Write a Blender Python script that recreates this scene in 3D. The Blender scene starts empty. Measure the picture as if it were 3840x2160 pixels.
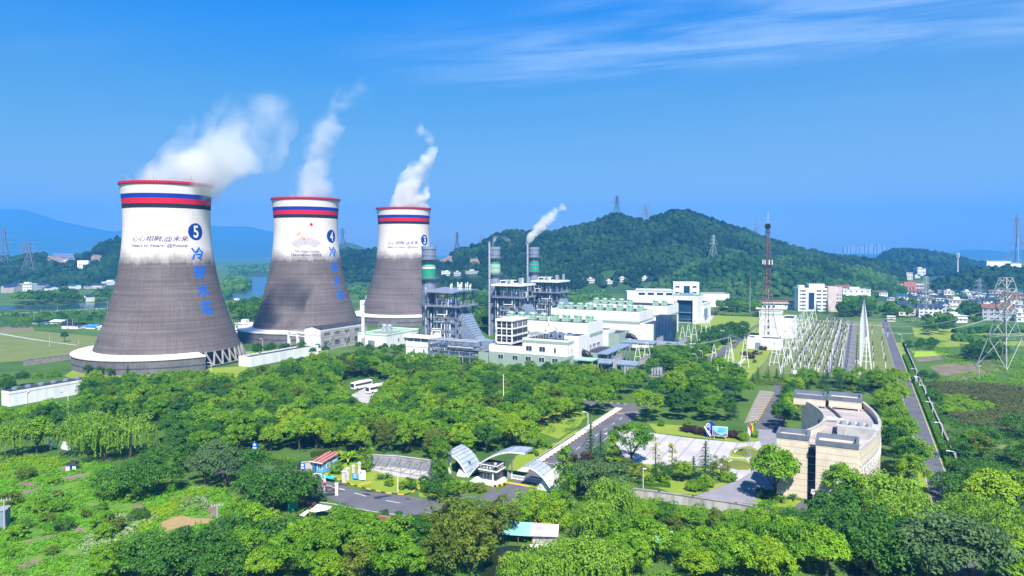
import bpy, math, random
import numpy as np
from mathutils import Vector, Matrix
R = math.radians
random.seed(7)
rng = np.random.default_rng(11)
S = bpy.context.scene
C = S.collection
# ------------------------------------------------------------------ camera
F_PX, CAM_H, PITCH = 2560.0, 65.0, 0.028
Y0 = 940 + 2560 * math.tan(PITCH)      # image row of the lens axis (the frame is a crop, shifted down)
cam = bpy.data.cameras.new('camera'); cam.lens = 24; cam.sensor_width = 36
cam.clip_start = 1; cam.clip_end = 30000
camo = bpy.data.objects.new('camera', cam); C.objects.link(camo)
camo.location = (0, 0, CAM_H); camo.rotation_euler = (math.pi / 2 - PITCH, 0, 0)
cam.shift_y = -(1080 - Y0) / 3840
S.camera = camo
# ------------------------------------------------------------------ light
SUN_EL, SUN_AZ = R(52), R(10)           # behind the camera, to its right
sun_dir = Vector((math.sin(SUN_AZ) * math.cos(SUN_EL), -math.cos(SUN_AZ) * math.cos(SUN_EL), math.sin(SUN_EL)))
sl = bpy.data.lights.new('sun', 'SUN'); sl.energy = 4.6; sl.angle = R(0.5); sl.color = (1, 0.95, 0.87)
so = bpy.data.objects.new('sun', sl); C.objects.link(so)
so.rotation_euler = sun_dir.to_track_quat('Z', 'Y').to_euler()
S.view_settings.view_transform = 'Standard'; S.view_settings.look = 'None'
S.view_settings.exposure = 1.2; S.view_settings.gamma = 1
S.cycles.use_denoising = True
S.cycles.max_bounces = 6; S.cycles.diffuse_bounces = 2; S.cycles.glossy_bounces = 2
S.cycles.transmission_bounces = 3; S.cycles.transparent_max_bounces = 12; S.cycles.volume_bounces = 3
S.cycles.volume_step_rate = 2.0; S.cycles.volume_max_steps = 256
W = bpy.data.worlds.new('World'); S.world = W; W.use_nodes = True
nt = W.node_tree; nt.nodes.clear()
def N(t, tree, **kw):
 n = tree.nodes.new(t)
 for k, val in kw.items(): setattr(n, k, val)
 return n
def math_n(tree, op, a, b=None, c=None):
 n = tree.nodes.new('ShaderNodeMath'); n.operation = op
 for i, x in enumerate((a, b, c)):
  if x is None: continue
  if isinstance(x, (int, float)): n.inputs[i].default_value = x
  else: tree.links.new(x, n.inputs[i])
 return n.outputs[0]
def ramp_n(tree, fac, stops, interp='LINEAR'):
 n = tree.nodes.new('ShaderNodeValToRGB'); n.color_ramp.interpolation = interp
 e = n.color_ramp.elements
 while len(e) < len(stops): e.new(0.5)
 for el, (p, c) in zip(e, stops):
  el.position = p; el.color = (*c, 1) if len(c) == 3 else c
 tree.links.new(fac, n.inputs[0]); return n.outputs[0]
def build_world():
 L = nt.links.new
 out = N('ShaderNodeOutputWorld', nt); bg = N('ShaderNodeBackground', nt)
 sky = N('ShaderNodeTexSky', nt); sky.sky_type = 'NISHITA'; sky.sun_disc = False
 sky.sun_elevation = SUN_EL; sky.sun_rotation = math.atan2(sun_dir.x, sun_dir.y)
 sky.air_density = 1.0; sky.dust_density = 0.6; sky.ozone_density = 2.5; sky.altitude = 50
 tc = N('ShaderNodeTexCoord', nt); sep = N('ShaderNodeSeparateXYZ', nt); L(tc.outputs['Generated'], sep.inputs[0])
 z = math_n(nt, 'MAXIMUM', sep.outputs[2], 0.02)
 tint = N('ShaderNodeMix', nt, data_type='RGBA', blend_type='MULTIPLY'); tint.inputs[0].default_value = 1
 L(ramp_n(nt, math_n(nt, 'MULTIPLY', z, .5), [(.0, (.40, .38, .29)), (.036, (.36, .36, .305)), (.107, (.185, .405, .50)), (.172, (.008, .40, .80)), (.26, (.12, .44, .70))]), tint.inputs[7]); L(sky.outputs[0], tint.inputs[6])
 px = math_n(nt, 'DIVIDE', sep.outputs[0], z); py = math_n(nt, 'DIVIDE', sep.outputs[1], z)
 s = math_n(nt, 'ADD', math_n(nt, 'MULTIPLY', px, .94), math_n(nt, 'MULTIPLY', py, -.34))
 t = math_n(nt, 'ADD', math_n(nt, 'MULTIPLY', px, .34), math_n(nt, 'MULTIPLY', py, .94))
 cmb = N('ShaderNodeCombineXYZ', nt); L(math_n(nt, 'MULTIPLY', s, .55), cmb.inputs[0]); L(math_n(nt, 'MULTIPLY', t, 1.7), cmb.inputs[1])
 no = N('ShaderNodeTexNoise', nt); no.inputs['Scale'].default_value = 1.6; no.inputs['Detail'].default_value = 4
 no.inputs['Roughness'].default_value = .58; no.inputs['Distortion'].default_value = .5; L(cmb.outputs[0], no.inputs['Vector'])
 def sm(v, a, b):
  n = N('ShaderNodeMapRange', nt, interpolation_type='SMOOTHSTEP'); L(v, n.inputs[0])
  n.inputs[1].default_value = a; n.inputs[2].default_value = b; return n.outputs[0]
 ms = sm(s, -2.3, -.6); m1 = sm(t, 2.3, 3.3); m2 = sm(t, 4.15, 3.6)
 mask = math_n(nt, 'MULTIPLY', math_n(nt, 'MULTIPLY', ms, m1), m2)
 cl = math_n(nt, 'MULTIPLY', sm(no.outputs[0], .28, .82), mask)
 no2 = N('ShaderNodeTexNoise', nt); no2.inputs['Scale'].default_value = .9; no2.inputs['Detail'].default_value = 5; L(cmb.outputs[0], no2.inputs['Vector'])
 thin = math_n(nt, 'MULTIPLY', sm(no2.outputs[0], .5, .9), .10)
 pale = math_n(nt, 'MULTIPLY', sm(sep.outputs[0], -.25, .75), math_n(nt, 'MULTIPLY', sm(sep.outputs[2], .4, .0), .26))
 cloud = math_n(nt, 'MINIMUM', math_n(nt, 'ADD', math_n(nt, 'MULTIPLY', cl, .75), math_n(nt, 'ADD', thin, pale)), 1)
 mx = N('ShaderNodeMix', nt, data_type='RGBA'); L(cloud, mx.inputs[0])
 dbl = N('ShaderNodeMix', nt, data_type='RGBA', blend_type='ADD'); dbl.inputs[0].default_value = 1; L(tint.outputs[2], dbl.inputs[6]); L(tint.outputs[2], dbl.inputs[7]); L(dbl.outputs[2], mx.inputs[6])
 mx.inputs[7].default_value = (4.6, 6.4, 8.6, 1)
 L(mx.outputs[2], bg.inputs[0]); bg.inputs[1].default_value = 0.056; L(bg.outputs[0], out.inputs[0])
build_world()
# ------------------------------------------------------------------ placing: photo pixel -> point on the plane of height z
def pix(px, py, z=0.0):
 dx = (px - 1920) / F_PX; dy = (Y0 - py) / F_PX
 y = math.cos(PITCH) + dy * math.sin(PITCH); zz = -math.sin(PITCH) + dy * math.cos(PITCH)
 t = (z - CAM_H) / zz
 return Vector((dx * t, y * t, z))
def at_depth(px, py, D):
 dx = (px - 1920) / F_PX; dy = (Y0 - py) / F_PX
 y = math.cos(PITCH) + dy * math.sin(PITCH); zz = -math.sin(PITCH) + dy * math.cos(PITCH)
 t = D / y
 return Vector((dx * t, D, CAM_H + zz * t))
def top_z(px, py_base, py_top): return at_depth(px, py_top, pix(px, py_base).y).z
# site grid: a to the right along the plant's fronts, b away along its roads
GR = math.atan2(-.455, .89)
GU = Vector((math.cos(GR), math.sin(GR), 0)); GV = Vector((-math.sin(GR), math.cos(GR), 0)); GO = Vector((119, 189, 0))
def ab(a, b, z=0.0): return GO + GU * a + GV * b + Vector((0, 0, z))
def to_ab(p): d = p - GO; return d.dot(GU), d.dot(GV)
# ------------------------------------------------------------------ mesh helpers
class MB:
 def __init__(s): s.v = []; s.f = []; s.m = []; s.mi = 0
 def face(s, pts):
  b = len(s.v); s.v += [tuple(p) for p in pts]; s.f.append(tuple(range(b, b + len(pts)))); s.m.append(s.mi); return s
 def _add(s, v, f):
  b = len(s.v); s.v += [tuple(p) for p in v]; s.f += [tuple(i + b for i in q) for q in f]; s.m += [s.mi] * len(f); return s
 def box(s, x0, x1, y0, y1, z0, z1):
  v = [(x, y, z) for z in (z0, z1) for (x, y) in ((x0, y0), (x1, y0), (x1, y1), (x0, y1))]
  return s._add(v, [(3, 2, 1, 0), (4, 5, 6, 7), (0, 1, 5, 4), (1, 2, 6, 5), (2, 3, 7, 6), (3, 0, 4, 7)])
 def rbox(s, c, d, rz=0, tilt=None):
  M = Matrix.Translation(c) @ Matrix.Rotation(rz, 4, 'Z')
  if tilt: M = M @ Matrix.Rotation(tilt[0], 4, tilt[1])
  x, y, z = d[0] / 2, d[1] / 2, d[2] / 2
  v = [M @ Vector(p) for p in ((-x, -y, -z), (x, -y, -z), (x, y, -z), (-x, y, -z), (-x, -y, z), (x, -y, z), (x, y, z), (-x, y, z))]
  return s._add(v, [(3, 2, 1, 0), (4, 5, 6, 7), (0, 1, 5, 4), (1, 2, 6, 5), (2, 3, 7, 6), (3, 0, 4, 7)])
 def prism(s, poly, z0, z1, cap=True):
  n = len(poly)
  ar = sum(poly[i][0] * poly[(i + 1) % n][1] - poly[(i + 1) % n][0] * poly[i][1] for i in range(n))
  if ar < 0: poly = poly[::-1]
  v = [(p[0], p[1], z0) for p in poly] + [(p[0], p[1], z1) for p in poly]
  f = [(i, (i + 1) % n, n + (i + 1) % n, n + i) for i in range(n)]
  if cap: f += [tuple(range(n, 2 * n)), tuple(range(n - 1, -1, -1))]
  return s._add(v, f)
 def cyl(s, x, y, z0, z1, r, n=12, r2=None, cap=True):
  r2 = r if r2 is None else r2
  v = [(x + r * math.cos(2 * math.pi * i / n), y + r * math.sin(2 * math.pi * i / n), z0) for i in range(n)]
  v += [(x + r2 * math.cos(2 * math.pi * i / n), y + r2 * math.sin(2 * math.pi * i / n), z1) for i in range(n)]
  f = [(i, (i + 1) % n, n + (i + 1) % n, n + i) for i in range(n)]
  if cap: f += [tuple(range(n, 2 * n)), tuple(range(n - 1, -1, -1))]
  return s._add(v, f)
 def tube(s, p, q, r, n=5, r2=None):
  p, q = Vector(p), Vector(q); d = q - p
  if d.length < 1e-6: return s
  r2 = r if r2 is None else r2
  z = d.normalized(); x = z.orthogonal().normalized(); y = z.cross(x)
  v = []
  for c, rr in ((p, r), (q, r2)):
   for i in range(n):
    a = 2 * math.pi * (i + .5) / n; v.append(c + x * (rr * math.cos(a)) + y * (rr * math.sin(a)))
  f = [(i, (i + 1) % n, n + (i + 1) % n, n + i) for i in range(n)] + [tuple(range(n, 2 * n)), tuple(range(n - 1, -1, -1))]
  return s._add(v, f)
 def path(s, pts, r, n=5):
  for a, b in zip(pts, pts[1:]): s.tube(a, b, r, n)
  return s
 def lathe(s, prof, n=48, c=(0, 0), a0=0, a1=2 * math.pi, close=True):
  full = abs(a1 - a0 - 2 * math.pi) < 1e-6; m = n if full else n + 1
  v = [(c[0] + r * math.cos(a0 + (a1 - a0) * i / n), c[1] + r * math.sin(a0 + (a1 - a0) * i / n), z) for (r, z) in prof for i in range(m)]
  f = []
  for j in range(len(prof) - 1):
   for i in range(n if full else n):
    k = (i + 1) % m if full else i + 1
    f.append((j * m + i, j * m + k, (j + 1) * m + k, (j + 1) * m + i))
  return s._add(v, f)
 def dome(s, x, y, z, r, h, n=10, rings=4):
  return s.lathe([(r * math.cos(math.pi / 2 * j / rings) + 1e-3, z + h * math.sin(math.pi / 2 * j / rings)) for j in range(rings + 1)], n, (x, y))
 def gable(s, x0, x1, y0, y1, z, h, ov=.6, axis='x', t=.25):
  if axis == 'x':
   ym = (y0 + y1) / 2
   for a, b in (((y0 - ov), ym), ((y1 + ov), ym)):
    s._add([(x0 - ov, a, z - ov * h / (ym - y0)), (x1 + ov, a, z - ov * h / (ym - y0)), (x1 + ov, b, z + h), (x0 - ov, b, z + h),
      (x0 - ov, a, z - ov * h / (ym - y0) + t), (x1 + ov, a, z - ov * h / (ym - y0) + t), (x1 + ov, b, z + h + t), (x0 - ov, b, z + h + t)],
        [(3, 2, 1, 0), (4, 5, 6, 7), (0, 1, 5, 4), (1, 2, 6, 5), (2, 3, 7, 6), (3, 0, 4, 7)])
  else:
   xm = (x0 + x1) / 2
   for a, b in (((x0 - ov), xm), ((x1 + ov), xm)):
    s._add([(a, y0 - ov, z - ov * h / (xm - x0)), (a, y1 + ov, z - ov * h / (xm - x0)), (b, y1 + ov, z + h), (b, y0 - ov, z + h),
      (a, y0 - ov, z - ov * h / (xm - x0) + t), (a, y1 + ov, z - ov * h / (xm - x0) + t), (b, y1 + ov, z + h + t), (b, y0 - ov, z + h + t)],
        [(3, 2, 1, 0), (4, 5, 6, 7), (0, 1, 5, 4), (1, 2, 6, 5), (2, 3, 7, 6), (3, 0, 4, 7)])
  return s
 def hip(s, x0, x1, y0, y1, z, h, ov=.6):
  x0 -= ov; x1 += ov; y0 -= ov; y1 += ov
  if x1 - x0 >= y1 - y0:
   k = (y1 - y0) / 2; r = [(x0 + k, (y0 + y1) / 2, z + h), (x1 - k, (y0 + y1) / 2, z + h)]
   v = [(x0, y0, z), (x1, y0, z), (x1, y1, z), (x0, y1, z)] + r
   return s._add(v, [(3, 2, 1, 0), (0, 1, 5, 4), (2, 3, 4, 5), (1, 2, 5), (3, 0, 4)])
  k = (x1 - x0) / 2; r = [((x0 + x1) / 2, y0 + k, z + h), ((x0 + x1) / 2, y1 - k, z + h)]
  v = [(x0, y0, z), (x1, y0, z), (x1, y1, z), (x0, y1, z)] + r
  return s._add(v, [(3, 2, 1, 0), (0, 1, 4), (1, 2, 5, 4), (2, 3, 5), (3, 0, 4, 5)])
 def build(s, name, mat, parent=None, smooth=False, loc=None, rz=None):
  me = bpy.data.meshes.new(name); me.from_pydata(s.v, [], s.f)
  for m in (mat if isinstance(mat, (list, tuple)) else [mat]): me.materials.append(m)
  if isinstance(mat, (list, tuple)): me.polygons.foreach_set('material_index', s.m)
  if smooth: me.polygons.foreach_set('use_smooth', [True] * len(me.polygons))
  me.update()
  o = bpy.data.objects.new(name, me); C.objects.link(o)
  if parent is not None: o.parent = parent
  if loc is not None: o.location = loc
  if rz is not None: o.rotation_euler.z = rz
  return o
def tag(o, label=None, cat=None, group=None, kind=None):
 if label: o['label'] = label
 if cat: o['category'] = cat
 if group: o['group'] = group
 if kind: o['kind'] = kind
 return o
def thing(name, label, cat, loc=(0, 0, 0), rz=0.0, group=None):
 o = bpy.data.objects.new(name, None); C.objects.link(o); o.location = loc; o.rotation_euler.z = rz
 o.empty_display_size = .1
 return tag(o, label, cat, group)
KIDS = {}
def dup(root, loc, rz=None, sc=None, label=None, group=None):
 """copy a thing with its parts and sub-parts, sharing the meshes"""
 def kids(o):
  if o.name not in KIDS: KIDS[o.name] = [c for c in o.children]
  return KIDS[o.name]
 r = root.copy(); C.objects.link(r); r.location = loc
 if rz is not None: r.rotation_euler.z = rz
 if sc is not None: r.scale = (sc, sc, sc) if isinstance(sc, (int, float)) else sc
 if label: r['label'] = label
 if group: r['group'] = group
 for ch in kids(root):
  c = ch.copy(); C.objects.link(c); c.parent = r
  for g in kids(ch):
   d = g.copy(); C.objects.link(d); d.parent = c
 return r
# ------------------------------------------------------------------ materials
def new_mat(name):
 m = bpy.data.materials.new(name); m.use_nodes = True; t = m.node_tree
 return m, t, t.nodes['Principled BSDF']
def pmat(name, col, col2=None, rough=.7, scale=.3, metal=0.0, detail=5, bump=0.0, spec=.3, lo=.35, hi=.65, coord='Object', stretch=None, bscale=None):
 """procedural paint, concrete, soil: two tones mixed by noise"""
 m, t, b = new_mat(name); L = t.links.new
 b.inputs['Roughness'].default_value = rough; b.inputs['Metallic'].default_value = metal; b.inputs['Specular IOR Level'].default_value = spec
 if col2 is None: col2 = tuple(c * .84 for c in col)
 tc = t.nodes.new('ShaderNodeTexCoord'); src = tc.outputs[coord]
 if stretch:
  mp = t.nodes.new('ShaderNodeMapping'); mp.inputs['Scale'].default_value = stretch; L(src, mp.inputs[0]); src = mp.outputs[0]
 n = t.nodes.new('ShaderNodeTexNoise'); n.inputs['Scale'].default_value = scale; n.inputs['Detail'].default_value = detail; n.inputs['Roughness'].default_value = .62; L(src, n.inputs['Vector'])
 L(ramp_n(t, n.outputs[0], [(lo, col), (hi, col2)]), b.inputs['Base Color'])
 if bump:
  n2 = t.nodes.new('ShaderNodeTexNoise'); n2.inputs['Scale'].default_value = bscale or scale * 6; n2.inputs['Detail'].default_value = 4; L(src, n2.inputs['Vector'])
  bp = t.nodes.new('ShaderNodeBump'); bp.inputs['Strength'].default_value = bump; bp.inputs['Distance'].default_value = .3; L(n2.outputs[0], bp.inputs['Height']); L(bp.outputs[0], b.inputs['Normal'])
 return m
M = {}
M['white'] = pmat('white_paint', (.74, .73, .72), (.56, .555, .56), .6, .3, lo=.45, hi=.8, stretch=(1, 1, .16))
M['white_stained'] = pmat('stained_white_render', (.78, .78, .77), (.50, .49, .47), .75, .5, lo=.5, hi=.8, stretch=(1, 1, .18))
M['steelgrey'] = pmat('painted_steel', (.24, .27, .35), (.17, .195, .265), .45, .4, .2)
M['steeldark'] = pmat('dark_steel', (.10, .12, .16), (.06, .07, .09), .5, .5)
M['silver'] = pmat('silver_cladding', (.62, .64, .68), (.45, .47, .51), .35, .4, .45)
M['concrete'] = pmat('concrete', (.30, .28, .27), (.19, .18, .175), .85, .4, bump=.2)
M['concrete_pale'] = pmat('pale_concrete', (.42, .40, .39), (.30, .285, .28), .85, .25)
M['asphalt'] = pmat('asphalt', (.115, .112, .13), (.085, .084, .10), .85, .15, bump=.1, coord='Object')
M['darkroof'] = pmat('bitumen_roof', (.045, .045, .06), (.03, .03, .04), .8, .2)
M['glass'] = pmat('window_glass', (.02, .035, .055), (.035, .055, .08), .12, .5, spec=.6)
M['blueglass'] = pmat('blue_curtain_glass', (.012, .04, .085), (.02, .06, .11), .1, .25, spec=.7)
M['green_vent'] = pmat('pale_green_paint', (.30, .46, .32), (.25, .39, .28), .6, .5)
M['sage'] = pmat('sage_band', (.30, .37, .31), (.25, .32, .27), .7, .2)
M['bluegrey'] = pmat('blue_grey_panel', (.20, .26, .34), (.15, .20, .27), .5, .4)
M['red'] = pmat('red_paint', (.60, .010, .035), (.48, .008, .028), .5, .4)
M['blue'] = pmat('blue_paint', (.015, .10, .52), (.012, .08, .45), .5, .4)
M['brightblue'] = pmat('bright_blue_paint', (.004, .12, .55), (.004, .10, .46), .55, .3)
M['navy'] = pmat('navy_paint', (.005, .035, .28), (.005, .03, .22), .5, .4)
M['purple'] = pmat('purple_lettering', (.075, .035, .16), (.06, .03, .13), .6, .4)
M['orange'] = pmat('orange_paint', (.75, .28, .06), (.65, .22, .05), .6, .4)
M['yellow'] = pmat('yellow_paint', (.72, .42, .03), (.6, .34, .03), .6, .4)
M['black'] = pmat('black_paint', (.015, .015, .018), (.022, .022, .025), .5, .6)
M['green_paint'] = pmat('green_paint', (.02, .30, .16), (.02, .24, .13), .5, .4)
M['galv'] = pmat('galvanised_steel', (.36, .38, .385), (.27, .29, .295), .5, .4, .3)
M['porcelain'] = pmat('dark_insulator', (.05, .045, .05), (.03, .028, .03), .35, 1)
M['marking'] = pmat('road_marking', (.74, .74, .72), (.55, .55, .54), .8, .8)
M['timber'] = pmat('weathered_timber', (.22, .17, .12), (.15, .12, .09), .9, 1)
def leaf_mat(name, ca, cb, trans=.28, vary=.45):
 m, t, b = new_mat(name); L = t.links.new
 at = t.nodes.new('ShaderNodeAttribute'); at.attribute_name = 'tint'
 oi = t.nodes.new('ShaderNodeObjectInfo')
 f = math_n(t, 'ADD', math_n(t, 'MULTIPLY', at.outputs['Fac'], 1 - vary), math_n(t, 'MULTIPLY', oi.outputs['Random'], vary))
 col = ramp_n(t, f, [(.05, ca), (.95, cb)])
 b.inputs['Roughness'].default_value = .55; b.inputs['Specular IOR Level'].default_value = .25
 L(col, b.inputs['Base Color'])
 tr = t.nodes.new('ShaderNodeBsdfTranslucent'); L(col, tr.inputs[0])
 mx = t.nodes.new('ShaderNodeMixShader'); mx.inputs[0].default_value = trans
 L(b.outputs[0], mx.inputs[1]); L(tr.outputs[0], mx.inputs[2])
 L(mx.outputs[0], t.nodes['Material Output'].inputs['Surface'])
 return m
M['leaf_mid'] = leaf_mat('broadleaf_leaves', (.034, .14, .004), (.225, .42, .010))
M['leaf_yellow'] = leaf_mat('yellow_green_leaves', (.085, .21, .004), (.29, .44, .010))
M['leaf_dark'] = leaf_mat('dark_leaves', (.020, .095, .010), (.075, .20, .016))
M['leaf_willow'] = leaf_mat('willow_leaves', (.08, .21, .012), (.25, .42, .035))
M['leaf_gold'] = leaf_mat('golden_leaves', (.24, .28, .02), (.46, .45, .04))
M['leaf_conifer'] = leaf_mat('conifer_needles', (.012, .06, .02), (.04, .12, .035), .15)
M['leaf_maroon'] = leaf_mat('maroon_leaves', (.035, .02, .016), (.075, .035, .02), .15)
M['bark'] = pmat('bark', (.10, .075, .05), (.06, .045, .03), .9, 1.5)
M['grass'] = pmat('lawn', (.15, .23, .016), (.20, .25, .026), .95, .05, bump=.25, bscale=1.2, coord='Object')
M['grass_pale'] = pmat('pale_lawn', (.15, .17, .05), (.115, .155, .035), .95, .06, bump=.2, bscale=1)
M['ground'] = pmat('rough_grass_ground', (.03, .085, .010), (.09, .155, .02), .95, .02, bump=.3, bscale=.6, coord='Object', lo=.35, hi=.7)
M['soil'] = pmat('bare_soil', (.20, .155, .11), (.13, .10, .075), .95, .15, bump=.3)
M['plaza'] = pmat('plaza_paving', (.50, .48, .47), (.42, .40, .40), .8, .08)
M['paving'] = pmat('grey_paving', (.24, .225, .26), (.19, .18, .21), .85, .2)
M['brightgrass'] = pmat('young_rice', (.22, .36, .01), (.26, .38, .02), .95, .2, bump=.3)
M['gravel'] = pmat('gravel', (.20, .19, .19), (.14, .135, .14), .95, .6, bump=.3)
# ================================================================== setting: ground, water, paved areas
def poly_sheet(name, pxpts, z, mat, kind='structure', label=None, zw=0.0):
 pts = [pix(x, y) if not isinstance(x, Vector) else x for (x, y) in pxpts]
 return flat(name, [(p.x, p.y) for p in pts], z, mat, kind, label)
def flat(name, pts, z, mat, kind='structure', label=None):
 ar = sum(pts[i][0] * pts[(i + 1) % len(pts)][1] - pts[(i + 1) % len(pts)][0] * pts[i][1] for i in range(len(pts)))
 if ar < 0: pts = pts[::-1]
 m = MB(); m.face([(x, y, z) for x, y in pts]); o = m.build(name, mat); tag(o, label, None, None, kind); return o
def abflat(name, abpts, z, mat, **k):
 return flat(name, [tuple(ab(a, b).xy) for a, b in abpts], z, mat, **k)
g = MB(); g.face([(-9000, -60, 0), (9000, -60, 0), (9000, 9000, 0), (-9000, 9000, 0)]); tag(g.build('ground', M['ground']), kind='structure')
m_, t_, b_ = new_mat('river_water'); b_.inputs['Base Color'].default_value = (.02, .055, .07, 1); b_.inputs['Roughness'].default_value = .16; b_.inputs['Specular IOR Level'].default_value = .6
M['water'] = m_
_n = t_.nodes.new('ShaderNodeTexNoise'); _n.inputs['Scale'].default_value = .25; _tc = t_.nodes.new('ShaderNodeTexCoord'); t_.links.new(_tc.outputs['Object'], _n.inputs['Vector'])
_b = t_.nodes.new('ShaderNodeBump'); _b.inputs['Strength'].default_value = .25; _b.inputs['Distance'].default_value = .2; t_.links.new(_n.outputs[0], _b.inputs['Height']); t_.links.new(_b.outputs[0], b_.inputs['Normal'])
# ================================================================== cooling towers
PROF = [(39.4, 8), (36.1, 17), (32.8, 26.6), (30.1, 35.5), (27.9, 44.7), (26.3, 52), (24.9, 60), (23.9, 68), (23.4, 77), (23.3, 85), (23.6, 93), (24.1, 99), (24.6, 102.6)]
def rad(z):
 zz = [p[1] for p in PROF]; rr = [p[0] for p in PROF]
 return float(np.interp(z, zz, rr))
def smooth_profile():
 zs = np.linspace(8, 102.6, 64); c = np.polyfit([p[1] for p in PROF], [p[0] for p in PROF], 5)
 return [(float(np.polyval(c, z)), float(z)) for z in zs]
SPROF = smooth_profile()
def rad(z): return float(np.interp(z, [p[1] for p in SPROF], [p[0] for p in SPROF]))
def shell_mat():
 m, t, b = new_mat('tower_concrete_and_paint'); L = t.links.new
 b.inputs['Roughness'].default_value = .8; b.inputs['Specular IOR Level'].default_value = .2
 tc = t.nodes.new('ShaderNodeTexCoord'); sep = t.nodes.new('ShaderNodeSeparateXYZ'); L(tc.outputs['Object'], sep.inputs[0]); z = sep.outputs[2]
 ang = math_n(t, 'MULTIPLY', math_n(t, 'ARCTAN2', sep.outputs[1], sep.outputs[0]), 24.0)
 cmb = t.nodes.new('ShaderNodeCombineXYZ'); L(ang, cmb.inputs[0]); L(z, cmb.inputs[1])
 def noise(sx, sy, sc, det=5, ro=.6):
  mp = t.nodes.new('ShaderNodeMapping'); mp.inputs['Scale'].default_value = (sx, sy, 1); L(cmb.outputs[0], mp.inputs[0])
  n = t.nodes.new('ShaderNodeTexNoise'); n.inputs['Scale'].default_value = sc; n.inputs['Detail'].default_value = det; n.inputs['Roughness'].default_value = ro
  L(mp.outputs[0], n.inputs['Vector']); return n.outputs[0]
 lift = math_n(t, 'ADD', math_n(t, 'MULTIPLY', noise(.012, .75, 1.0, 2), .6), math_n(t, 'MULTIPLY', noise(.03, .16, 1.0, 4), .4)); streak = noise(1.2, .05, 1.0, 4, .7); cloud = noise(.05, .07, 1.0, 5)
 fine = noise(.5, 1.3, 1.4, 3)
 v = math_n(t, 'ADD', math_n(t, 'ADD', math_n(t, 'MULTIPLY', lift, .40), math_n(t, 'MULTIPLY', streak, .20)), math_n(t, 'ADD', math_n(t, 'MULTIPLY', cloud, .26), math_n(t, 'MULTIPLY', fine, .14)))
 grey = ramp_n(t, v, [(.36, (.068, .054, .056)), (.50, (.118, .097, .096)), (.63, (.195, .166, .156))])
 wht = ramp_n(t, v, [(.34, (.54, .48, .445)), (.48, (.67, .61, .575)), (.6, (.73, .68, .645))])
 # thin lift joints in the shell
 fr = math_n(t, 'FRACT', math_n(t, 'DIVIDE', z, 1.35)); joint = math_n(t, 'LESS_THAN', fr, .09)
 fr2 = math_n(t, 'FRACT', math_n(t, 'DIVIDE', ang, 2.1)); joint2 = math_n(t, 'LESS_THAN', fr2, .05)
 jj = math_n(t, 'MULTIPLY', math_n(t, 'MULTIPLY', math_n(t, 'MAXIMUM', joint, joint2), .42), math_n(t, 'MAXIMUM', 0, math_n(t, 'SUBTRACT', math_n(t, 'MULTIPLY', noise(.3, .4, 1.0, 3), 2.2), .6)))
 edge = math_n(t, 'ADD', z, math_n(t, 'ADD', math_n(t, 'MULTIPLY', math_n(t, 'SUBTRACT', noise(.10, .05, 1.0, 6, .75), .5), 15.0), math_n(t, 'MULTIPLY', math_n(t, 'SUBTRACT', streak, .5), 2.5)))
 mr = t.nodes.new('ShaderNodeMapRange'); L(edge, mr.inputs[0]); mr.inputs[1].default_value = 57.0; mr.inputs[2].default_value = 66.0
 def mix(fac, a, bcol):
  x = t.nodes.new('ShaderNodeMix'); x.data_type = 'RGBA'
  L(fac, x.inputs[0])
  for sock, c in ((x.inputs[6], a), (x.inputs[7], bcol)):
   if isinstance(c, tuple): sock.default_value = (*c, 1)
   else: L(c, sock)
  return x.outputs[2]
 col = mix(mr.outputs[0], grey, wht); col = mix(jj, col, (.05, .05, .05))
 for lo, hi, c in ((88.9, 91.5, (.016, .02, .03)), (91.5, 94.45, (.60, .005, .03)), (94.45, 97.1, (.004, .030, .30))):
  inb = math_n(t, 'MULTIPLY', math_n(t, 'GREATER_THAN', z, lo), math_n(t, 'LESS_THAN', z, hi)); col = mix(inb, col, c)
 L(col, b.inputs['Base Color'])
 return m
M['shell'] = shell_mat()
M['basin_wall'] = pmat('basin_louvres', (.22, .205, .215), (.15, .14, .15), .6, .2, .2)
def text_mesh(body, size, bold=0.0, shear=0.0, align='CENTER', flat_depth=0.0):
 cu = bpy.data.curves.new('lettering', 'FONT'); cu.body = body; cu.size = size; cu.align_x = align; cu.align_y = 'CENTER'
 cu.offset = bold; cu.shear = shear; cu.resolution_u = 3; cu.extrude = flat_depth
 o = bpy.data.objects.new('lettering', cu); C.objects.link(o)
 bpy.context.view_layer.update()
 me = bpy.data.meshes.new_from_object(o.evaluated_get(bpy.context.evaluated_depsgraph_get()))
 v = [tuple(p.co) for p in me.vertices]; f = [tuple(p.vertices) for p in me.polygons]
 bpy.data.objects.remove(o); bpy.data.curves.remove(cu); bpy.data.meshes.remove(me)
 return v, f
def fit(v, w=None, h=None):
 """centre lettering on the origin and give it a width and / or a height in metres"""
 if not v: return v
 x0, x1 = min(p[0] for p in v), max(p[0] for p in v); y0, y1 = min(p[1] for p in v), max(p[1] for p in v)
 sx = w / max(x1 - x0, 1e-6) if w else None; sy = h / max(y1 - y0, 1e-6) if h else None
 sx = sx or sy; sy = sy or sx
 return [((p[0] - (x0 + x1) / 2) * sx, (p[1] - (y0 + y1) / 2) * sy, p[2]) for p in v]
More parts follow.
